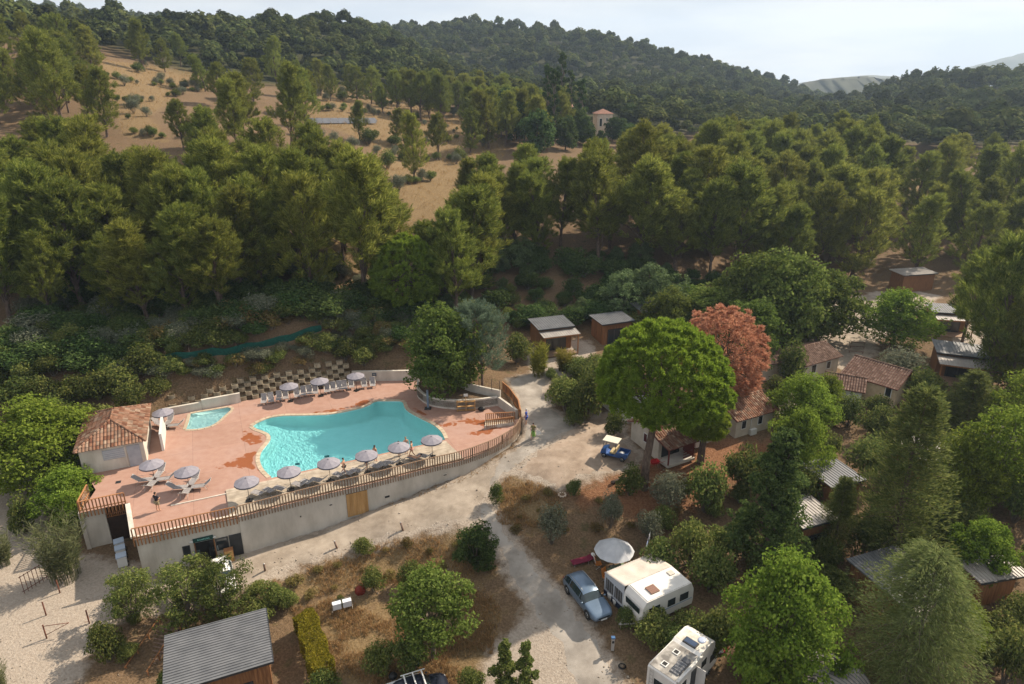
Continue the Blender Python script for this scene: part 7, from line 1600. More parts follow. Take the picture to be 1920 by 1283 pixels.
# wire fence along the track
gf = thing('slat_barrier', 'low metal lath barrier beside the gravel track', 'barrier', (-36.6, 43.3, G(-36.6, 43.3)), R(66))
for i in range(12): MB().bar((-1.6 + i * .29, 0, 0), (-1.6 + i * .29, 0, 1.6), .035).build('lath', M_rust, gf)
for z in (.2, 1.5): MB().bar((-1.7, .03, z), (1.7, .03, z), .04).build('rail', M_rust, gf)
# timber steps beside the near cabin
st_ = thing('timber_steps', 'flight of earth steps edged with timber beside the grey-roofed cabin', 'steps', (-25.5, 37.6, G(-25.5, 39.2)), R(-12))
for i in range(13):
    y_ = 1.7 - i * .27; z_ = .05 - i * .075
    tr = MB().box((0, y_, z_ - .05), (1.5, .26, .16)).build('tread', M_soil, st_); MB().box((0, y_ - .14, z_ - .03), (1.55, .07, .2)).build('riser', M_log, tr)
for s in (-.85, .85): MB().bar((s, 1.9, .75), (s, -1.9, -.25), .07).build('handrail', M_slat, st_); [MB().bar((s, 1.8 - k * 1.2, -.8), (s, 1.8 - k * 1.2, .72 - k * .3), .07).build('baluster', M_slat, st_) for k in range(4)]
bb = thing('wheelie_bin', 'tall blue bin under the open green tree', 'bin', (-6.66, 36.7, G(-6.66, 36.7)), R(15)); MB().prism([(-.22, -.22), (.22, -.22), (.26, .26), (-.26, .26)], .05, .85).build('body', mat('deep_blue', (0.01, 0.06, 0.16, 1), .5), bb); MB().box((0, .02, .9), (.56, .56, .08)).build('lid', MATS['deep_blue'], bb); MB().tube([(-.2, .3, .1), (.2, .3, .1)], .09, 8).build('wheel', M_black, bb)
gr = thing('barbecue', 'round black kettle barbecue on the straw ground', 'barbecue', (-8.1, 35.2, G(-8.1, 35.2))); MB().ell((0, 0, .72), (.3, .3, .24), 12, 8).build('kettle', M_black, gr); [MB().tube([(.1 * math.cos(a), .1 * math.sin(a), .6), (.28 * math.cos(a), .28 * math.sin(a), 0)], .015, 5).build('leg', M_steel, gr) for a in (0, 2.1, 4.2)]
bn = thing('folding_table', 'long narrow white table by the dark car', 'table', (-8.4, 34.35, G(-8.4, 34.35)), R(24)); MB().box((0, 0, .72), (2.2, .5, .05)).build('table_top', M_frame, bn); [MB().bar((x, s, 0), (x, s, .7), .04).build('leg', M_steel, bn) for x in (-.9, .9) for s in (-.18, .18)]
# golf-yard bits
wb = thing('wheelbarrow', 'red wheelbarrow tipped up beside the umbrella pine trunk', 'wheelbarrow', (13.3, 55.35, G(13.3, 55.35)), R(200))
ty = MB(); ty.add([(-.25, -.2, .45), (.35, -.2, .45), (.35, .2, .45), (-.25, .2, .45), (-.42, -.32, .72), (.55, -.32, .72), (.55, .32, .72), (-.42, .32, .72)], [(3, 2, 1, 0), (0, 1, 5, 4), (1, 2, 6, 5), (2, 3, 7, 6), (3, 0, 4, 7)]); o_ = ty.build('tray', mat('red_paint', (0.42, 0.015, 0.02, 1), .4), wb); o_.modifiers.new('t', 'SOLIDIFY').thickness = .02
MB().tube([(.62, -.04, .2), (.62, .04, .2)], .2, 12).build('wheel', M_black, wb); [MB().tube([(.62, s * .1, .2), (-.1, s * .22, .42), (-.95, s * .28, .62)], .018, 5).build('handle', MATS['red_paint'], wb) for s in (-1, 1)]; [MB().tube([(-.2, s * .22, .42), (-.28, s * .22, 0)], .016, 5).build('leg', M_steel, wb) for s in (-1, 1)]
lg = thing('fallen_log', 'dark fallen log at the edge of the gravel yard', 'log', (9.8, 53.5, G(9.8, 53.5) + .12), R(28)); MB().tube([(-.9, 0, 0), (0, .06, .02), (.85, 0, 0)], [.16, .14, .12], 8).build('trunk', B_pine, lg); MB().tube([(.2, 0, .05), (.45, .25, .3)], [.05, .02], 5).build('branch', B_pine, lg)
fp = thing('fire_ring', 'small ring of stones on the dry bank', 'fire ring', (4.47, 51.85, G(4.47, 51.85)))
for i in range(9): MB().ell((.32 * math.cos(i * .7), .32 * math.sin(i * .7), .06), (.11, .09, .09), 6, 4).build('stone', M_stone, fp)
lp = thing('lamp_post', 'slim white lamp post between the brown-tiled chalets', 'lamp post', (32.6, 64.6, G(32.6, 64.6))); MB().tube([(0, 0, 0), (0, 0, 3.6)], .04, 8).build('pole', M_frame, lp); MB().ell((0, 0, 3.7), (.16, .16, .12), 8, 5).build('lamp_head', M_frame, lp)
for i, (x, y) in enumerate([(46.0, 84.6), (45.2, 83.2), (44.3, 81.6)]):
    b_ = thing('timber_rail', 'low timber parking rail at the edge of the car park', 'rail', (x, y, G(x, y)), R(-12), 'parking rails'); MB().tube([(-.9, 0, .3), (.9, 0, .3)], .06, 6).build('rail', M_log, b_); [MB().tube([(s, 0, -.1), (s, 0, .32)], .05, 6).build('post', M_log, b_) for s in (-.8, .8)]
# green windbreak netting on the bank
NET = [(-37.6, 68.6), (-36.65, 68.79), (-33.18, 70.25), (-29.72, 72.17), (-25.98, 73.91), (-22.15, 76.06)]
net = thing('netting_fence', 'long green windbreak netting on the wooded bank', 'fence', (0, 0, 0)); M_net = mat('green_netting', (0.006, 0.055, 0.042, 1), .95, (0.010, 0.085, 0.066, 1), 4)
Pn = resample([(*p, 0) for p in smooth_open(NET, 5)], 1.2); vs_ = []
for i, p in enumerate(Pn):
    z = G(p.x, p.y); sag = .12 * math.sin(i * 2.1) + .06 * math.sin(i * 5.3); vs_ += [(p.x, p.y, z - .05), (p.x + .05 * math.sin(i), p.y - .02, z + .42), (p.x, p.y, z + .85 + sag)]
o_ = MB().add(vs_, [q for i in range(len(Pn) - 1) for q in ((i * 3, i * 3 + 3, i * 3 + 4, i * 3 + 1), (i * 3 + 1, i * 3 + 4, i * 3 + 5, i * 3 + 2))], False).build('net', M_net, net); o_.modifiers.new('t', 'SOLIDIFY').thickness = .01
for p in Pn[::2]: MB().tube([(p.x, p.y + .05, G(p.x, p.y) - .2), (p.x, p.y + .05, G(p.x, p.y) + 1.2)], .03, 5).build('post', M_log, net)
for i, (x, y) in enumerate([(-36.2, 68.2), (-34.4, 69.0), (-32.6, 69.6), (-31.2, 70.6), (-29.2, 71.6), (-27.6, 72.2), (-26.0, 73.0), (-24.4, 73.9), (-23.2, 74.6), (-30.1, 71.2), (-35.3, 68.6), (-25.2, 73.4)]):
    hh = .7 + .55 * abs(math.sin(i * 1.7))
    if i % 4 != 2: grow(('shrub', 'scrub_low', 'olive')[i % 3], x, y, hh, hh * .95, 'bank_bush', 'small bush growing against the green windbreak netting', 'bush', 'bushes against the netting', i)
# ------------------------------------------------------------------ vehicles
def paint(name, col, rough=.28, metal=.35):
    return mat(name, col, rough, tuple(c * 1.12 for c in col[:3]) + (1,), 1.5, metal=metal, spec=.5)
M_tyre = mat('tyre_rubber', (0.014, 0.014, 0.015, 1), .85)
M_rim = mat('alloy_rim', (0.35, 0.36, 0.37, 1), .35, metal=.6)
M_lens = mat('headlight_lens', (0.55, 0.57, 0.6, 1), .12, spec=.6); M_red = mat('tail_light', (0.25, 0.012, 0.012, 1), .2)
M_carglass = mat('car_glass', (0.015, 0.025, 0.03, 1), .06, (0.02, 0.035, 0.04, 1), 2, spec=.7)
def wheel(parent, x, y, r=.33, w=.22, side=1):
    t = MB().tube([(x, y - w / 2, r), (x, y - w * .3, r), (x, y + w * .3, r), (x, y + w / 2, r)], [r * .92, r, r, r * .92], 18).build('wheel', M_tyre, parent)
    yy = y + side * (w / 2 + .005); rm = MB().tube([(x, yy - .01 * side, r), (x, yy + .012 * side, r)], [r * .64, r * .6], 16).build('rim', M_rim, t)
    for k in range(5):
        a = k * 1.2566; MB().bar((x + math.cos(a) * r * .12, yy + side * .018, r + math.sin(a) * r * .12), (x + math.cos(a) * r * .56, yy + side * .018, r + math.sin(a) * r * .56), .03, .045).build('spoke', M_tyre, t)
def loft_car(name, label, x, y, rz, body, L=4.7, Wd=1.8, H=1.48, rack=False, wagon=True):
    """front points to local +x"""
    t = thing(name, label, 'car', (x, y, G(x, y) + .05), rz); hw = Wd / 2
    # x position (0 rear .. 1 front), half width, underside, shoulder, top of the section, half width at the top
    S = [(.0, .78, .42, .72, .78, .66), (.012, .9, .30, .80, .92, .74), (.05, .96, .24, .90, 1.16, .74), (.13, 1.0, .22, .94, 1.42, .70), (.24, 1.0, .22, .95, 1.47, .69), (.42, 1.0, .2, .94, 1.48, .69), (.54, 1.0, .2, .93, 1.44, .68), (.60, 1.0, .2, .92, 1.34, .70), (.70, 1.0, .21, .90, .99, .80), (.80, .99, .22, .86, .91, .80), (.91, .96, .24, .78, .83, .76), (.975, .86, .28, .66, .71, .66), (1.0, .74, .36, .56, .60, .56)]
    k = H / 1.48; ring = []
    for (s, w, zb, zs, zt, wt) in S:
        X = (s - .5) * L; w *= hw; wt *= hw
        ring.append([(X, 0, zb * k), (X, w * .88, zb * k), (X, w * .99, (zb + .14) * k), (X, w, (zb + (zs - zb) * .6) * k), (X, w * .965, zs * k), (X, wt + (w * .965 - wt) * .12, (zs + (zt - zs) * .88) * k), (X, wt * .85, zt * k), (X, 0, (zt + .015) * k)])
    n = 8; V = []; m = 2 * n - 2
    for r_ in ring: V += r_ + [(p[0], -p[1], p[2]) for p in r_[-2:0:-1]]
    F, Gs = [], []
    for i in range(len(ring) - 1):
        for j in range(m):
            q = (i * m + j, i * m + (j + 1) % m, (i + 1) * m + (j + 1) % m, (i + 1) * m + j)
            glass = (j in (4, m - 5) and 2 <= i <= 7) or (j in (5, 6, 7, 8) and i in (7,)) or (j in (5, 6, 7, 8) and i in (1,)) or (j in (6, 7) and i == 2 and False)
            (Gs if glass else F).append(q)
    F += [tuple(range(m)), tuple((len(ring) - 1) * m + j for j in range(m))[::-1]]
    b = MB().add(V, F, True).build('body', body, t)
    bm = bmesh.new(); bm.from_mesh(b.data); bmesh.ops.remove_doubles(bm, verts=bm.verts[:], dist=1e-5); bmesh.ops.recalc_face_normals(bm, faces=bm.faces[:]); bm.to_mesh(b.data); bm.free()
    side = [q for q in Gs if True]
    gl = MB().add(V, side, True).build('windows', M_carglass, t)
    bm = bmesh.new(); bm.from_mesh(gl.data); bmesh.ops.delete(bm, geom=[v for v in bm.verts if not v.link_faces], context='VERTS'); bmesh.ops.recalc_face_normals(bm, faces=bm.faces[:]); bm.to_mesh(gl.data); bm.free()
    for i in (4, 6):        # door pillars
        for s in (-1, 1):
            r_ = ring[i]; p, q = Vector(r_[4]), Vector(r_[5]); p.y *= s; q.y *= s
            MB().bar(p + Vector((0, s * .006, 0)), q + Vector((0, s * .012, 0)), .05, .02).build('pillar', body, t)
    for xx in (-.315 * L, .305 * L):
        for s in (-1, 1):
            MB().tube([(xx, s * (hw - .12), .33), (xx, s * (hw + .004), .33)], .40, 18).build('wheel_arch', M_black, t); wheel(t, xx, s * (hw - .10), .325, .22, s)
    for s in (-1, 1):
        MB().ell((.458 * L, s * hw * .66, .64 * k), (.13, .17, .07), 8, 5).build('headlight', M_lens, t); MB().ell((-.485 * L, s * hw * .72, .84 * k), (.06, .16, .08), 8, 5).build('tail_light', M_red, t)
        MB().ell((.175 * L, s * (hw + .09), .98 * k), (.08, .10, .06), 8, 5).build('mirror', body, t)
        MB().tube([(-.38 * L, s * hw * .62, 1.46 * k), (-.3 * L, s * hw * .64, 1.53 * k), (.0 * L, s * hw * .64, 1.54 * k), (.06 * L, s * hw * .63, 1.48 * k)], .018, 6).build('roof_rail', M_rim, t)
    MB().box((.497 * L, 0, .5 * k), (.03, .95, .12)).build('grille', M_black, t); MB().box((.503 * L, 0, .36 * k), (.02, .5, .11)).build('number_plate', M_frame, t); MB().box((-.503 * L, 0, .6 * k), (.02, .5, .11)).build('number_plate', M_frame, t)
    if rack:
        for xx in (-.9, -.3, .3): MB().bar((xx, -hw * .8, H + .1), (xx, hw * .8, H + .1), .09, .04).build('rack_bar', M_frame, t)
        for s in (-1, 1): MB().bar((-1.1, s * hw * .8, H + .12), (.55, s * hw * .8, H + .12), .05, .05).build('rack_rail', M_frame, t)
    return t
loft_car('estate_car', 'blue-grey estate car parked beside the caravan awning', 5.65, 41.0, math.atan2(38.92 - 43.08, 6.69 - 4.71), paint('steel_blue_paint', (0.115, 0.165, 0.235, 1)))
loft_car('white_car', 'white car parked in front of the reception, half hidden by scrub', -22.6, 43.2, R(-62), paint('white_paint', (0.68, 0.68, 0.67, 1), .3, 0), L=3.9, Wd=1.68)
loft_car('dark_car', 'dark car with white roof-rack bars at the foot of the straw pitch', -6.1, 34.0, R(22), paint('navy_paint', (0.012, 0.016, 0.03, 1)), L=3.9, Wd=1.75, H=1.6, rack=True)

# caravan with awning ----------------------------------------------------------
M_cvan = mat('caravan_white', (0.62, 0.60, 0.57, 1), .35, (0.70, 0.68, 0.65, 1), 1.2, 6, spec=.4)
M_tent = mat('awning_canvas', (0.47, 0.42, 0.37, 1), .9, (0.55, 0.50, 0.45, 1), 1.2, 5, .15, 3)
M_tentw = mat('awning_wall', (0.42, 0.44, 0.48, 1), .9); M_navy = mat('navy_canvas', (0.012, 0.02, 0.05, 1), .85)
ca = math.atan2(41.95 - 39.86, 11.93 - 8.23); cz = -3.78
cv = thing('caravan', 'white caravan with beige roof hatch behind the bushes', 'caravan', (10.75, 40.1, cz), ca)
Lc, Wc, Hc = 4.9, 2.1, 2.55
prof = [(-Lc / 2 + .1, .45), (Lc / 2 - .1, .45), (Lc / 2, .9), (Lc / 2 - .05, 1.9), (Lc / 2 - .35, Hc), (-Lc / 2 + .45, Hc), (-Lc / 2 + .12, 2.1), (-Lc / 2, 1.1)]
n_ = len(prof); vs_ = [(p[0], -Wc / 2, p[1]) for p in prof] + [(p[0], Wc / 2, p[1]) for p in prof]
bd = MB().add(vs_, [tuple(range(n_)), tuple(range(n_, 2 * n_))[::-1]] + [(i, n_ + i, n_ + (i + 1) % n_, (i + 1) % n_) for i in range(n_)]).build('body', M_cvan, cv)
bm = bmesh.new(); bm.from_mesh(bd.data); bmesh.ops.recalc_face_normals(bm, faces=bm.faces[:]); bmesh.ops.bevel(bm, geom=[e for e in bm.edges if e.calc_length() > 1.5], offset=.06, segments=2, affect='EDGES'); bm.to_mesh(bd.data); bm.free()
ht = MB().box((-.9, -.25, Hc + .05), (.75, .75, .1)).build('roof_hatch', mat('brown_hatch', (0.22, 0.13, 0.10, 1), .4), cv); [MB().box((-.9, -.25 - .27 + k * .18, Hc + .105), (.7, .03, .015)).build('hatch_ridge', MATS['brown_hatch'], ht) for k in range(4)]
MB().box((1.45, .45, Hc + .04), (.45, .45, .08)).build('roof_vent', M_tent, cv)
for x, w in ((-1.3, 1.0), (.3, .7), (1.5, .8)): MB().box((x, -Wc / 2 - .012, 1.55), (w, .03, .6)).build('window', M_carglass, cv)
MB().box((-Lc / 2 + .035, 0, 1.6), (.05, 1.5, .6), 0, 0, R(-7)).build('front_window', M_carglass, cv); MB().box((0, -Wc / 2 - .011, 1.12), (Lc - .3, .02, .06)).build('stripe', mat('pale_blue_stripe', (0.25, 0.34, 0.45, 1), .4), cv)
for s in (-1, 1): wheel(cv, .1, s * (Wc / 2 - .14), .3, .2, s)
MB().bar((-Lc / 2, -.5, .42), (-Lc / 2 - 1.1, 0, .42), .07).build('drawbar', M_steel, cv); MB().bar((-Lc / 2, .5, .42), (-Lc / 2 - 1.1, 0, .42), .07).build('drawbar', M_steel, cv); MB().tube([(-Lc / 2 - .95, 0, 0), (-Lc / 2 - .95, 0, .5)], .035, 6).build('jockey_wheel', M_steel, cv)
aw = thing('caravan_awning', 'beige canvas awning with net windows along the caravan', 'awning', (10.75, 40.1, cz), ca)
ya, yb = Wc / 2 + .03, Wc / 2 + 2.35
gx_, gy_ = np.meshgrid(np.linspace(-2.35, 2.15, 19), np.linspace(0, 1, 9)); V_ = []
for xx, s in zip(gx_.ravel(), gy_.ravel()):
    V_.append((xx, ya + (yb - ya) * s, Hc - .06 - .42 * s - .07 * math.sin(math.pi * s) * abs(math.sin((xx + 2.35) / 4.5 * math.pi * 3)) + .012 * math.sin(xx * 9 + s * 5)))
rf_ = MB().add(V_, [(j * 19 + i, j * 19 + i + 1, (j + 1) * 19 + i + 1, (j + 1) * 19 + i) for j in range(8) for i in range(18)], True).build('canvas_roof', M_tent, aw); rf_.modifiers.new('t', 'SOLIDIFY').thickness = .02
for xx, nm in ((-2.34, 'end_wall'), (2.14, 'end_wall')):
    e_ = MB().add([(xx, ya, .5), (xx, yb, .5), (xx, yb, Hc - .5), (xx, ya, Hc - .08)], [(0, 1, 2, 3)]).build(nm, M_tentw, aw); e_.modifiers.new('t', 'SOLIDIFY').thickness = .02
    s_ = MB().add([(xx - .012, ya, .02), (xx - .012, yb, .02), (xx - .012, yb, .52), (xx - .012, ya, .52)], [(0, 1, 2, 3)]).build('skirt', M_navy, e_); s_.modifiers.new('t', 'SOLIDIFY').thickness = .02
    for k in range(2):
        w_ = MB().box((xx - .025, ya + .62 + k * 1.05, 1.25), (.02, .9, 1.0)).build('net_window', mat('net_window', (0.05, 0.05, 0.055, 1), .6, (0.10, 0.09, 0.08, 1), 9), e_)
        for q in range(3): MB().box((xx - .038, ya + .35 + q * .28 + k * 1.05, 1.25), (.012, .02, 1.0)).build('glazing_bar', M_tentw, w_)
for k, xx in enumerate((-1.75, -.6, .55, 1.6)):
    f_ = MB().add([(xx - .5, yb, .02), (xx + .5, yb, .02), (xx + .5, yb, Hc - .5), (xx - .5, yb, Hc - .5)], [(0, 1, 2, 3)]).build('front_wall', M_tentw, aw); f_.modifiers.new('t', 'SOLIDIFY').thickness = .02
    MB().box((xx, yb + .02, 1.3), (.8, .02, .9)).build('net_window', MATS['net_window'], f_)
mb = MB()
for i in range(20): mb.box((-2.3 + i * .225, yb + .04, Hc - .56), (.13, .015, .1))
mb.build('scalloped_edge', M_frame, aw)
wp = make_parasol('camp_parasol', 'large off-white parasol over the camping table', r=1.6, top=2.7, drop=1.0, cm=mat('off_white_shaded_canvas', (0.36, 0.37, 0.395, 1), .9, (0.44, 0.45, 0.47, 1), 1.6), vm=False); put(wp, 8.1, 44.6, G(8.1, 44.6), .3)  # tree shade is put into the canvas colour as a grey-blue tint
tb = thing('camp_table', 'green camping table under the off-white parasol', 'table', (8.3, 43.7, G(8.3, 43.7)), ca); MB().box((0, 0, .72), (1.6, .8, .04)).build('table_top', mat('sage_green', (0.16, 0.20, 0.13, 1), .7), tb); [MB().bar((sx * .7, sy * .32, 0), (sx * .7, sy * .32, .71), .035).build('leg', M_steel, tb) for sx in (-1, 1) for sy in (-1, 1)]
M_or = mat('orange_cloth', (0.42, 0.15, 0.03, 1), .9)
for i, (x, y, rz, lb) in enumerate([(6.9, 44.6, R(100), 'orange camping chair with a towel over its back'), (7.35, 43.1, R(40), 'orange folding camping chair beside the awning corner')]):
    c_ = thing('camp_chair', lb, 'chair', (x, y, G(x, y)), rz); MB().box((0, 0, .42), (.5, .5, .04)).build('seat', M_or, c_); MB().box((0, .27, .78), (.5, .04, .7), 0, R(-14)).build('backrest', M_or, c_); [MB().bar((sx * .23, -.22, 0), (sx * .23, .2, .44), .025).build('leg', M_steel, c_) for sx in (-1, 1)]; [MB().bar((sx * .23, .25, 0), (sx * .23, -.2, .44), .025).build('leg', M_steel, c_) for sx in (-1, 1)]
    if i == 0: MB().box((.05, .33, .85), (.4, .03, .6), 0, R(-14)).build('towel', M_frame, c_)
rb = thing('sun_lounger', 'dark red sunbed with a white pillow on the bare earth', 'lounger', (5.6, 45.1, G(5.6, 45.1)), R(-72)); MB().slab((-.32, .55, .33), (.32, .55, .33), (.32, -.85, .28), (-.32, -.85, .28), .05).build('mattress', mat('burgundy_cloth', (0.12, 0.01, 0.03, 1), .9), rb); MB().slab((-.32, 1.1, .56), (.32, 1.1, .56), (.32, .55, .33), (-.32, .55, .33), .05).build('backrest', MATS['burgundy_cloth'], rb); MB().ell((0, 1.02, .6), (.26, .17, .07), 10, 6).build('pillow', M_frame, rb); [MB().bar((sx * .28, y_, 0), (sx * .28, y_, .29), .03).build('leg', M_steel, rb) for sx in (-1, 1) for y_ in (-.7, .5)]
for i, (x, y, s) in enumerate([(7.45, 41.3, 1.0), (7.75, 40.8, .85)]):
    b_ = thing('water_butt', ['larger white plastic tub beside the awning', 'smaller white plastic tub beside the awning'][i], 'tub', (x, y, G(x, y) + .02)); MB().tube([(0, 0, 0), (0, 0, .5 * s)], [.19 * s, .25 * s], 14).build('tub', M_frame, b_); MB().tube([(0, 0, .48 * s), (0, 0, .52 * s)], .265 * s, 14).build('rim', M_frame, b_)
for x, y, rz, lb in ((11.1, 46.1, R(70), 'blue and white towels drying on a line behind the awning'),):
    l_ = thing('washing_line', lb, 'washing line', (x, y, G(x, y)), rz); [MB().tube([(sx, 0, 0), (sx, 0, 1.6)], .03, 6).build('pole', M_steel, l_) for sx in (-1.1, 1.1)]; MB().tube([(-1.1, 0, 1.55), (1.1, 0, 1.55)], .008, 4).build('line', M_steel, l_)
    for k, (xx, m_) in enumerate(((-.65, mat('blue_towel', (0.20, 0.27, 0.45, 1), .9)), (-.02, M_navy), (.6, MATS['white_towel']))):
        MB().box((xx, 0, 1.18), (.5, .03, .75)).build('towel', m_, l_)
el = thing('power_pedestal', 'slim grey power pedestal at the edge of the lane', 'pedestal', (7.05, 37.0, G(7.05, 37.0))); MB().box((0, 0, .55), (.2, .16, 1.1)).build('column', M_steel, el); MB().box((0, 0, 1.14), (.26, .22, .1)).build('cap', mat('blue_cap', (0.05, 0.12, 0.25, 1)), el); MB().box((0, -.085, .8), (.14, .02, .2)).build('socket', M_black, el)
ho_ = thing('hose_coil', 'coiled dark hose lying beside the lane', 'hose', (7.55, 35.7, G(7.55, 35.7) + .03)); [MB().tube([((.26 - .03 * k) * math.cos(i * .4), (.26 - .03 * k) * math.sin(i * .4), .02 + .03 * k) for i in range(17)], .022, 5, False).build('loop', M_black, ho_) for k in range(3)]

# motorhome ---------------------------------------------------------------------
mz = G(10.9, 34.2); ma = math.atan2(36.48 - 33.36, 11.85 - 8.76)
mh = thing('motorhome', 'white motorhome with skylights and solar panel on a dirty roof', 'motorhome', (10.95, 34.15, mz), ma)
Wm, Hm = 2.05, 2.85; x0, x1 = -2.2, 2.9
prof = [(x0, .45), (x1 - .9, .45), (x1 + .35, .55), (x1 + .4, 1.0), (x1 - .15, 1.35), (x1 - .45, 1.85), (x1 - .15, 2.2), (x1 - .25, 2.75), (x1 - .75, Hm + .12), (x1 - 2.05, Hm + .12), (x1 - 2.3, Hm), (x0 + .12, Hm), (x0, Hm - .12)]
n_ = len(prof); vs_ = [(p[0], -Wm / 2, p[1]) for p in prof] + [(p[0], Wm / 2, p[1]) for p in prof]
bd = MB().add(vs_, [tuple(range(n_)), tuple(range(n_, 2 * n_))[::-1]] + [(i, n_ + i, n_ + (i + 1) % n_, (i + 1) % n_) for i in range(n_)]).build('body', M_cvan, mh)
bm = bmesh.new(); bm.from_mesh(bd.data); bmesh.ops.recalc_face_normals(bm, faces=bm.faces[:]); bmesh.ops.triangulate(bm, faces=[f for f in bm.faces if len(f.verts) > 4]); bm.to_mesh(bd.data); bm.free()
M_dirt = mat('grimy_roof', (0.15, 0.14, 0.13, 1), .8, (0.42, 0.40, 0.37, 1), 1.6, 8, lo=.4, hi=.7)
MB().box(((x0 + x1 - 2.3) / 2 + .05, 0, Hm + .006), (x1 - 2.35 - x0, Wm - .16, .012)).build('roof_skin', M_dirt, mh)
MB().box((x1 - 1.4, 0, Hm + .125), (1.2, Wm - .12, .012)).build('overcab_skin', mat('stained_roof', (0.42, 0.39, 0.34, 1), .7, (0.60, 0.57, 0.52, 1), 2.5, 8), mh)
sk = MB().box((x1 - 1.75, -.05, Hm + .17), (.55, .95, .09)).build('skylight_frame', M_dark, mh); MB().box((x1 - 1.75, -.05, Hm + .22), (.42, .8, .03)).build('skylight_pane', mat('blue_glass', (0.03, 0.05, 0.10, 1), .08, spec=.7), sk)
MB().ell((x1 - 1.0, -.45, Hm + .14), (.34, .28, .07), 12, 5, 0).build('dome_light', mat('pale_dome', (0.40, 0.46, 0.60, 1), .2), mh)
for x, y in ((-.1, .25), (-1.45, .25)):
    v_ = MB().box((x, y, Hm + .04), (.42, .42, .07)).build('roof_vent', M_frame, mh); MB().box((x, y, Hm + .08), (.28, .28, .02)).build('vent_glass', M_black, v_)
spn = MB().box((-1.1, -.55, Hm + .06), (1.2, .62, .05)).build('solar_panel', M_solar, mh); [MB().box((-1.6 + k * .25, -.55, Hm + .088), (.012, .6, .006)).build('cell_line', M_frame, spn) for k in range(5)]; MB().box((-.25, -.6, Hm + .06), (.42, .5, .05)).build('solar_panel', M_solar, mh)
MB().tube([(x0 + .15, -Wm / 2 - .04, Hm - .05), (x1 - 2.0, -Wm / 2 - .04, Hm - .05)], .07, 8).build('awning_case', M_frame, mh); MB().tube([(x0 + .05, Wm / 2 - .05, Hm + .03), (x1 - 2.3, Wm / 2 - .05, Hm + .03)], .025, 5).build('roof_rail', M_frame, mh); MB().tube([(x0 + .05, -Wm / 2 + .05, Hm + .03), (x1 - 2.3, -Wm / 2 + .05, Hm + .03)], .025, 5).build('roof_rail', M_frame, mh)
MB().box((x0 - .012, -.1, 1.85), (.03, 1.15, .5)).build('rear_window', M_carglass, mh)
for x, w in ((-1.3, .9), (1.35, .6)): MB().box((x, -Wm / 2 - .012, 1.85), (w, .03, .55)).build('side_window', M_carglass, mh)
dm = MB().box((.05, -Wm / 2 - .012, 1.35), (.62, .03, 1.8)).build('door', M_dark, mh); MB().box((.42, -Wm / 2 - .33, 1.35), (.05, .62, 1.8)).build('open_door', M_cvan, dm)
MB().box((x1 - .3, -Wm / 2 - .012, 1.45), (.75, .03, .6)).build('cab_window', M_carglass, mh); MB().box((x1 - .28, 0, 1.62), (.05, Wm - .3, .6), 0, 0, R(-32)).build('windscreen', M_carglass, mh)
for s in (-.7, -.45): MB().tube([(x0 - .06, s + 1.25, .6), (x0 - .06, s + 1.25, Hm)], .018, 5).build('ladder_rail', M_steel, mh)
for k in range(7): MB().tube([(x0 - .06, .55, .75 + k * .3), (x0 - .06, .8, .75 + k * .3)], .014, 5).build('rung', M_steel, mh)
for x in (-1.25, 2.25):
    for s in (-1, 1): wheel(mh, x, s * (Wm / 2 - .12), .34, .22, s)
rg = thing('swim_ring', 'white and red inflatable ring on the ground beyond the motorhome', 'ring', (14.6, 37.1, G(14.6, 37.1) + .15)); 
tv, tf = [], []
for i in range(18):
    for j in range(8):
        a, b = i * 2 * math.pi / 18, j * 2 * math.pi / 8; rr = .42 + .16 * math.cos(b); tv.append((rr * math.cos(a), rr * math.sin(a), .16 * math.sin(b)))
for i in range(18):
    for j in range(8): tf.append((i * 8 + j, ((i + 1) % 18) * 8 + j, ((i + 1) % 18) * 8 + (j + 1) % 8, i * 8 + (j + 1) % 8))
MB().add(tv, tf[:110], True).build('ring', M_frame, rg); MB().add(tv, tf[110:], True).build('red_band', mat('red_vinyl', (0.35, 0.03, 0.05, 1), .4), rg)

# golf cart ---------------------------------------------------------------------
M_cart = paint('cart_blue', (0.03, 0.09, 0.26, 1))
gcar = thing('golf_cart', 'small blue utility cart with a cream canopy on the gravel yard', 'cart', (9.75, 56.6, G(9.75, 56.6) + .05), R(152))
MB().box((0, 0, .42), (2.5, 1.05, .16)).build('chassis', M_cart, gcar)
fr_ = MB(); fr_.add([(.7, -.52, .45), (1.3, -.45, .4), (1.3, .45, .4), (.7, .52, .45), (.75, -.5, .95), (1.22, -.4, .78), (1.22, .4, .78), (.75, .5, .95)], [(3, 2, 1, 0), (4, 5, 6, 7), (0, 1, 5, 4), (1, 2, 6, 5), (2, 3, 7, 6), (3, 0, 4, 7)]); fr_.build('front_cowl', M_cart, gcar)
MB().box((.1, 0, .68), (.5, .95, .14)).build('seat', mat('sand_vinyl', (0.45, 0.36, 0.20, 1), .6), gcar); MB().box((-.18, 0, .98), (.1, .95, .46), 0, 0, R(-10)).build('backrest', MATS['sand_vinyl'], gcar)
bed = MB()
for c_, d_ in (((-.85, 0, .56), (1.05, 1.05, .05)), ((-.85, .52, .72), (1.05, .04, .32)), ((-.85, -.52, .72), (1.05, .04, .32)), ((-1.36, 0, .72), (.04, 1.05, .32)), ((-.34, 0, .72), (.04, 1.05, .32))): bed.box(c_, d_)
bed.build('cargo_bed', M_cart, gcar); MB().ell((-.7, .1, .68), (.3, .3, .16), 8, 5).build('laundry_sack', M_frame, gcar)
MB().box((.35, 0, 1.82), (1.5, 1.12, .07)).build('canopy', mat('cream_canopy', (0.62, 0.58, 0.48, 1), .5), gcar)
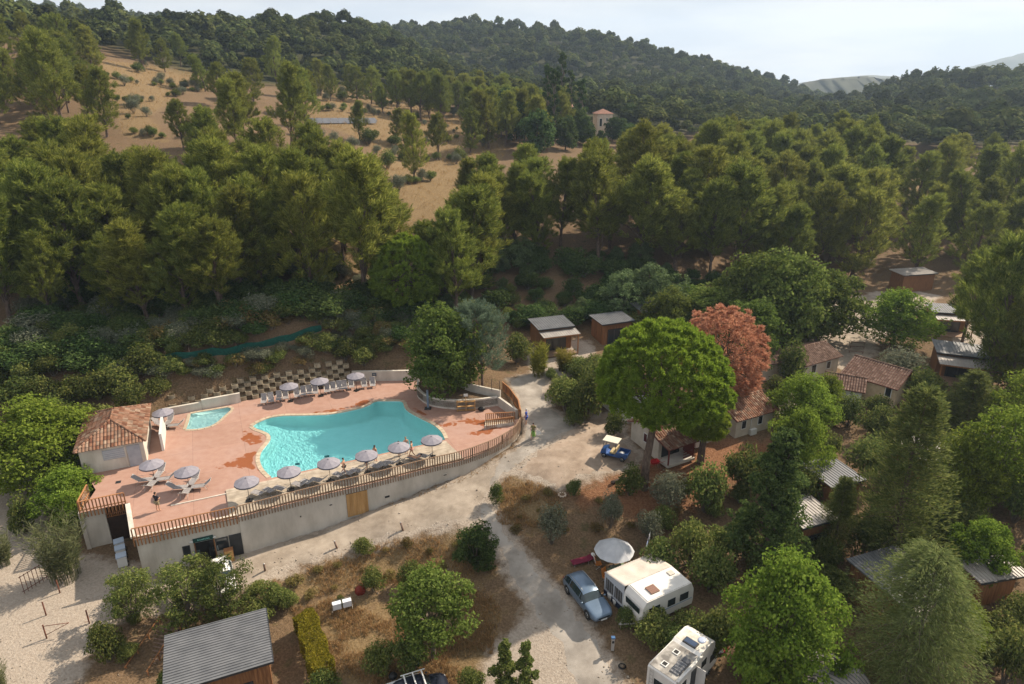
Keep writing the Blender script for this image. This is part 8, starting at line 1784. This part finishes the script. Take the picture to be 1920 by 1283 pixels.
for x in (-.2, .95):
    for s in (-1, 1): MB().tube([(x + (.15 if x > 0 else 0), s * .5, .7), (x, s * .5, 1.8)], .02, 6).build('post', M_dark, gcar)
MB().tube([(.62, .22, .8), (.45, .22, 1.0)], .018, 5).build('steering_column', M_black, gcar); MB().tube([(.45, .22, 1.0), (.44, .22, 1.02)], .16, 12).build('steering_wheel', M_black, gcar)
for x in (-.9, .9):
    for s in (-1, 1): wheel(gcar, x, s * .48, .24, .18, s)
# ------------------------------------------------------------------ people
SKIN = mat('skin', (0.46, 0.25, 0.165, 1), .6, (0.52, 0.30, 0.20, 1), 4)
def skinned(name, joints, edges, m, parent, sub=2, root=0):
    """joints: name -> (x, y, z, radius)"""
    keys = list(joints); me = bpy.data.meshes.new(name); me.from_pydata([joints[k][:3] for k in keys], [(keys.index(a), keys.index(b)) for a, b in edges], [])
    o = bpy.data.objects.new(name, me); COL.objects.link(o); o.parent = parent
    sk_ = o.modifiers.new('skin', 'SKIN'); sk_.use_smooth_shade = True
    for i, k in enumerate(keys):
        r = joints[k][3]; r = r if hasattr(r, '__len__') else (r, r)
        me.skin_vertices[0].data[i].radius = r; me.skin_vertices[0].data[i].use_root = (i == root)
    o.modifiers.new('sub', 'SUBSURF').levels = sub; o.modifiers['sub'].render_levels = sub
    me.materials.append(m); return o
def person(label, x, y, z, rz, H=1.72, pose='stand', top=None, bottom=None, hair=(0.03, 0.02, 0.015, 1), hair_long=False, skirt=None, cap=None, woman=False):
    """faces local -y"""
    t = thing('person', label, 'person', (x, y, z), rz, None, H / 1.75)
    la = {'stand': (.02, 0, -.02, 0), 'walk': (.30, .06, -.30, -.22), 'hold': (.03, 0, -.03, 0), 'bend': (0, 0, .02, 0)}[pose]
    fl, kl, fr, kr = la; sw = .185 if woman else .21
    lean = .0; J = {}
    dz = 0
    up = lambda yy, zz: (yy, zz)
    if pose == 'bend':
        def up(yy, zz, a=R(62)):   # fold the upper body forwards at the hip
            k = zz - .95; return (yy - math.sin(a) * k, .95 + math.cos(a) * k) if zz > .95 else (yy, zz)
    def j(n, xx, yy, zz, r): yy, zz = up(yy, zz); J[n] = (xx, yy, zz, r)
    j('pelvis', 0, 0, .93, (.155, .115)); j('waist', 0, 0, 1.10, (.13 if woman else .145, .095)); j('chest', 0, .0, 1.30, (.165, .115)); j('neck0', 0, .01, 1.45, (.075, .07)); j('neck', 0, 0, 1.51, .052); j('head0', 0, -.01, 1.58, (.07, .08)); j('head1', 0, -.005, 1.67, (.078, .095)); j('crown', 0, .01, 1.745, (.05, .06))
    E = [('pelvis', 'waist'), ('waist', 'chest'), ('chest', 'neck0'), ('neck0', 'neck'), ('neck', 'head0'), ('head0', 'head1'), ('head1', 'crown')]
    arms = {'stand': ((.05, .0), (.07, -.06)), 'walk': ((.05, .16), (.07, .12)), 'hold': ((.03, -.02), (-.14, -.26)), 'bend': ((.03, -.1), (.02, -.25))}[pose]
    for s, nm in ((-1, 'l'), (1, 'r')):
        d = s if pose == 'walk' else 1
        (e1, ey), (h1, hy) = arms
        zz_e, zz_h = 1.14, (.90 if pose != 'hold' else 1.12)
        j('sh' + nm, s * sw, .01, 1.405, .062); j('el' + nm, s * (sw + e1), ey * d + .01, zz_e, .042); j('wr' + nm, s * (sw + h1), hy * d, zz_h, .028); j('pa' + nm, s * (sw + h1 + .005), hy * d - .03, zz_h - .06, (.036, .022))
        E += [('neck0', 'sh' + nm), ('sh' + nm, 'el' + nm), ('el' + nm, 'wr' + nm), ('wr' + nm, 'pa' + nm)]
        for q in range(4):
            j('f%d' % q + nm, s * (sw + h1 + .005) + (q - 1.5) * .018, hy * d - .045, zz_h - .125 - (.012 if q in (1, 2) else 0), .0095); E.append(('pa' + nm, 'f%d' % q + nm))
        j('th' + nm, s * (sw + h1) - s * .045, hy * d - .06, zz_h - .075, .0105); E.append(('pa' + nm, 'th' + nm))
        f, k_ = (fl, kl) if s < 0 else (fr, kr)
        j('hip' + nm, s * .085, 0, .88, .088); j('kn' + nm, s * .095, -f * .55 - (.02 if f > 0 else -.01), .49, .058); j('an' + nm, s * .10, -f - k_ * .5 + .03, .09 + max(0, k_ * -.25), .038); j('toe' + nm, s * .115, -f - k_ * .5 - .13, .03 + max(0, k_ * -.1), (.04, .025))
        E += [('pelvis', 'hip' + nm), ('hip' + nm, 'kn' + nm), ('kn' + nm, 'an' + nm), ('an' + nm, 'toe' + nm)]
    skinned('body', J, E, SKIN, t)
    hx, hy_, hz_, _ = J['head1']
    hm_ = mat('hair_%d' % int(hair[0] * 1000), hair, .8)
    hp = MB().ell((hx, hy_ + .022, hz_ + .035), (.088, .10, .095), 12, 8)
    if hair_long: hp.ell((hx, hy_ + .07, hz_ - .10), (.075, .05, .15), 10, 7)
    hp.build('hair', hm_, t)
    for s in (-1, 1):
        MB().ell((hx + s * .03, hy_ - .088, hz_ + .005), (.011, .008, .008), 6, 4).build('eye', M_black, t); MB().ell((hx + s * .082, hy_ + .005, hz_ - .005), (.012, .022, .03), 6, 4).build('ear', SKIN, t)
    MB().ell((hx, hy_ - .10, hz_ - .02), (.014, .02, .022), 6, 4).build('nose', SKIN, t); MB().ell((hx, hy_ - .09, hz_ - .06), (.024, .008, .007), 6, 4).build('mouth', mat('lips', (0.30, 0.09, 0.08, 1)), t)
    if cap: MB().ell((hx, hy_ + .01, hz_ + .055), (.1, .115, .075), 12, 6).ell((hx, hy_ - .10, hz_ + .045), (.075, .085, .012), 10, 4).build('cap', cap, t)
    g_ = .022
    def cloth(nm, keys, ed, m, grow=g_):
        K = {k: J[k][:3] + (tuple(v + grow for v in (J[k][3] if hasattr(J[k][3], '__len__') else (J[k][3], J[k][3]))),) for k in keys}
        return skinned(nm, K, ed, m, t)
    if top:
        kind, m = top
        if kind == 'shirt':
            K = {k: J[k] for k in ('pelvis', 'waist', 'chest', 'neck0', 'shl', 'shr')}
            for s in 'lr':
                a, b = J['sh' + s], J['el' + s]; K['sl' + s] = tuple(a[i] + (b[i] - a[i]) * .7 for i in range(3)) + (.055,)
            K = {k: v[:3] + (tuple(q + g_ for q in (v[3] if hasattr(v[3], '__len__') else (v[3], v[3]))),) for k, v in K.items()}
            skinned('shirt', K, [('pelvis', 'waist'), ('waist', 'chest'), ('chest', 'neck0'), ('neck0', 'shl'), ('neck0', 'shr'), ('shl', 'sll'), ('shr', 'slr')], m, t)
        elif kind == 'suit': cloth('swimsuit', ['pelvis', 'waist', 'chest'], [('pelvis', 'waist'), ('waist', 'chest')], m, .012)
        elif kind == 'bikini': cloth('bikini_top', ['chest', 'waist'], [('waist', 'chest')], m, .008)
    if bottom:
        kind, m = bottom
        K = {'pelvis': J['pelvis']}
        fr_ = {'shorts': .85, 'trunks': .25, 'trousers': 1.0}[kind]
        for s in 'lr':
            a, b = J['hip' + s], J['kn' + s]; K['hip' + s] = a; K['c' + s] = tuple(a[i] + (b[i] - a[i]) * fr_ for i in range(3)) + (.07,)
        gg = .02 if kind != 'trunks' else .012
        K = {k: v[:3] + (tuple(q + gg for q in (v[3] if hasattr(v[3], '__len__') else (v[3], v[3]))),) for k, v in K.items()}
        skinned('shorts' if kind != 'trunks' else 'swim_trunks', K, [('pelvis', 'hipl'), ('pelvis', 'hipr'), ('hipl', 'cl'), ('hipr', 'cr')], m, t)
    if skirt: MB().tube([(0, 0, .30), (0, 0, .62), (0, 0, .98)], [.27, .22, .165], 14, False).build('skirt', skirt, t)
    return t, J
C_ = lambda n, c: mat(n, c, .85)
p1, J1 = person('man in dark T-shirt and khaki shorts standing on the red terrace', -28.97, 47.3, .005, R(160), 1.78, 'hold', ('shirt', C_('charcoal_tshirt', (0.022, 0.022, 0.03, 1))), ('shorts', C_('khaki_cotton', (0.26, 0.22, 0.13, 1))))
ph_ = thing('phone', 'small dark device held by the man in khaki shorts', 'device', (-28.97, 47.3, 1.03), R(160)); MB().box((0, -.30, .02), (.2, .12, .03)).build('body', M_black, ph_); MB().box((0, -.30, .04), (.15, .09, .008)).build('screen', M_dark, ph_)
BS = C_('black_swimsuit', (0.012, 0.012, 0.015, 1))
person('woman in black swimsuit walking along the boardwalk past the parasols', -14.95, 52.65, .1, R(-115 + 180), 1.68, 'walk', ('suit', BS), ('trunks', BS), woman=True)
person('woman in dark swimsuit with long dark hair standing at the pool edge', -12.6, 54.95, .1, R(150), 1.66, 'stand', ('suit', C_('navy_swimsuit', (0.015, 0.02, 0.05, 1))), ('trunks', C_('navy_swimsuit', (0.015, 0.02, 0.05, 1))), hair_long=True, woman=True)
person('person with wet dark hair standing behind the parasol at the pool edge', -10.55, 55.85, .1, R(200), 1.6, 'stand', ('bikini', BS), ('trunks', BS), hair_long=True, woman=True)
person('tall woman in black swimsuit with fair hair at the pool edge', -9.95, 56.35, .1, R(20), 1.74, 'stand', ('suit', BS), ('trunks', BS), hair=(0.28, 0.22, 0.15, 1), woman=True)
person('woman in pale pink bikini walking along the boardwalk', -9.35, 55.75, .1, R(-100), 1.66, 'walk', ('bikini', C_('pink_bikini', (0.55, 0.28, 0.25, 1))), ('trunks', C_('pink_bikini', (0.55, 0.28, 0.25, 1))), hair=(0.12, 0.07, 0.04, 1), woman=True)
person('bather bending over a lounger with a pale towel on the boardwalk', -13.1, 53.5, .1, R(-60), 1.66, 'bend', ('shirt', C_('white_shirt', (0.62, 0.62, 0.62, 1))), ('trunks', C_('blue_trunks', (0.04, 0.07, 0.16, 1))))
BL = C_('royal_blue', (0.025, 0.06, 0.30, 1))
person('white-haired man in blue shirt and shorts leaning on the fence by the drive', 1.45, 62.55, G(1.45, 62.55) + .08, R(-100), 1.76, 'stand', ('shirt', BL), ('shorts', BL), hair=(0.5, 0.48, 0.45, 1))
pw, Jw = person('woman in green wrap skirt walking on the drive with a towel', 2.1, 60.0, G(2.1, 60.0) + .08, R(-20), 1.66, 'walk', ('shirt', C_('olive_top', (0.16, 0.14, 0.05, 1))), ('trunks', BS), skirt=C_('green_wrap', (0.15, 0.27, 0.06, 1)), woman=True)
tw_ = thing('beach_towel', 'pale towel hanging from the arm of the woman in the green wrap skirt', 'towel', (2.42, 59.95, G(2.1, 60.0) + .08), R(-20)); o_ = MB().add([(-.02, -.1, .95), (.38, .05, .88), (.5, .1, .55), (.08, -.12, .42), (.02, -.05, .9)], [(0, 3, 2, 1)]).build('cloth', M_frame, tw_); o_.modifiers.new('t', 'SOLIDIFY').thickness = .025
# person lying back on a lounger
def recline(label, x, y, z, rz):
    t = thing('person', label, 'person', (x, y, z), rz)
    J = {'pelvis': (0, .22, .45, (.15, .11)), 'waist': (0, .36, .52, (.13, .095)), 'chest': (0, .5, .66, (.16, .11)), 'neck0': (0, .6, .78, .07), 'neck': (0, .64, .83, .05), 'head0': (0, .68, .89, (.07, .08)), 'head1': (0, .72, .96, (.078, .095)), 'crown': (0, .76, 1.02, .05)}
    E = [('pelvis', 'waist'), ('waist', 'chest'), ('chest', 'neck0'), ('neck0', 'neck'), ('neck', 'head0'), ('head0', 'head1'), ('head1', 'crown')]
    for s, n in ((-1, 'l'), (1, 'r')):
        J.update({'sh' + n: (s * .19, .57, .75, .06), 'el' + n: (s * .3, .36, .56, .042), 'wr' + n: (s * .27, .14, .60, .028), 'ha' + n: (s * .22, .06, .57, (.035, .02)), 'hip' + n: (s * .085, .15, .44, .085), 'kn' + n: (s * .1, -.25, .52 if s > 0 else .44, .057), 'an' + n: (s * .1, -.68, .42, .038), 'toe' + n: (s * .11, -.74, .52, .032)})
        E += [('neck0', 'sh' + n), ('sh' + n, 'el' + n), ('el' + n, 'wr' + n), ('wr' + n, 'ha' + n), ('pelvis', 'hip' + n), ('hip' + n, 'kn' + n), ('kn' + n, 'an' + n), ('an' + n, 'toe' + n)]
    skinned('body', J, E, SKIN, t)
    skinned('swimwear', {k: J[k][:3] + (tuple(v + .014 for v in (J[k][3] if hasattr(J[k][3], '__len__') else (J[k][3],) * 2)),) for k in ('pelvis', 'waist', 'chest')}, [('pelvis', 'waist'), ('waist', 'chest')], BS, t)
    MB().ell((0, .74, .99), (.088, .1, .095), 12, 8).build('hair', MATS['hair_30'], t)
    return t
recline('bather in dark swimwear reclining on a boardwalk lounger', -8.95, 54.88, .1, R(-118))
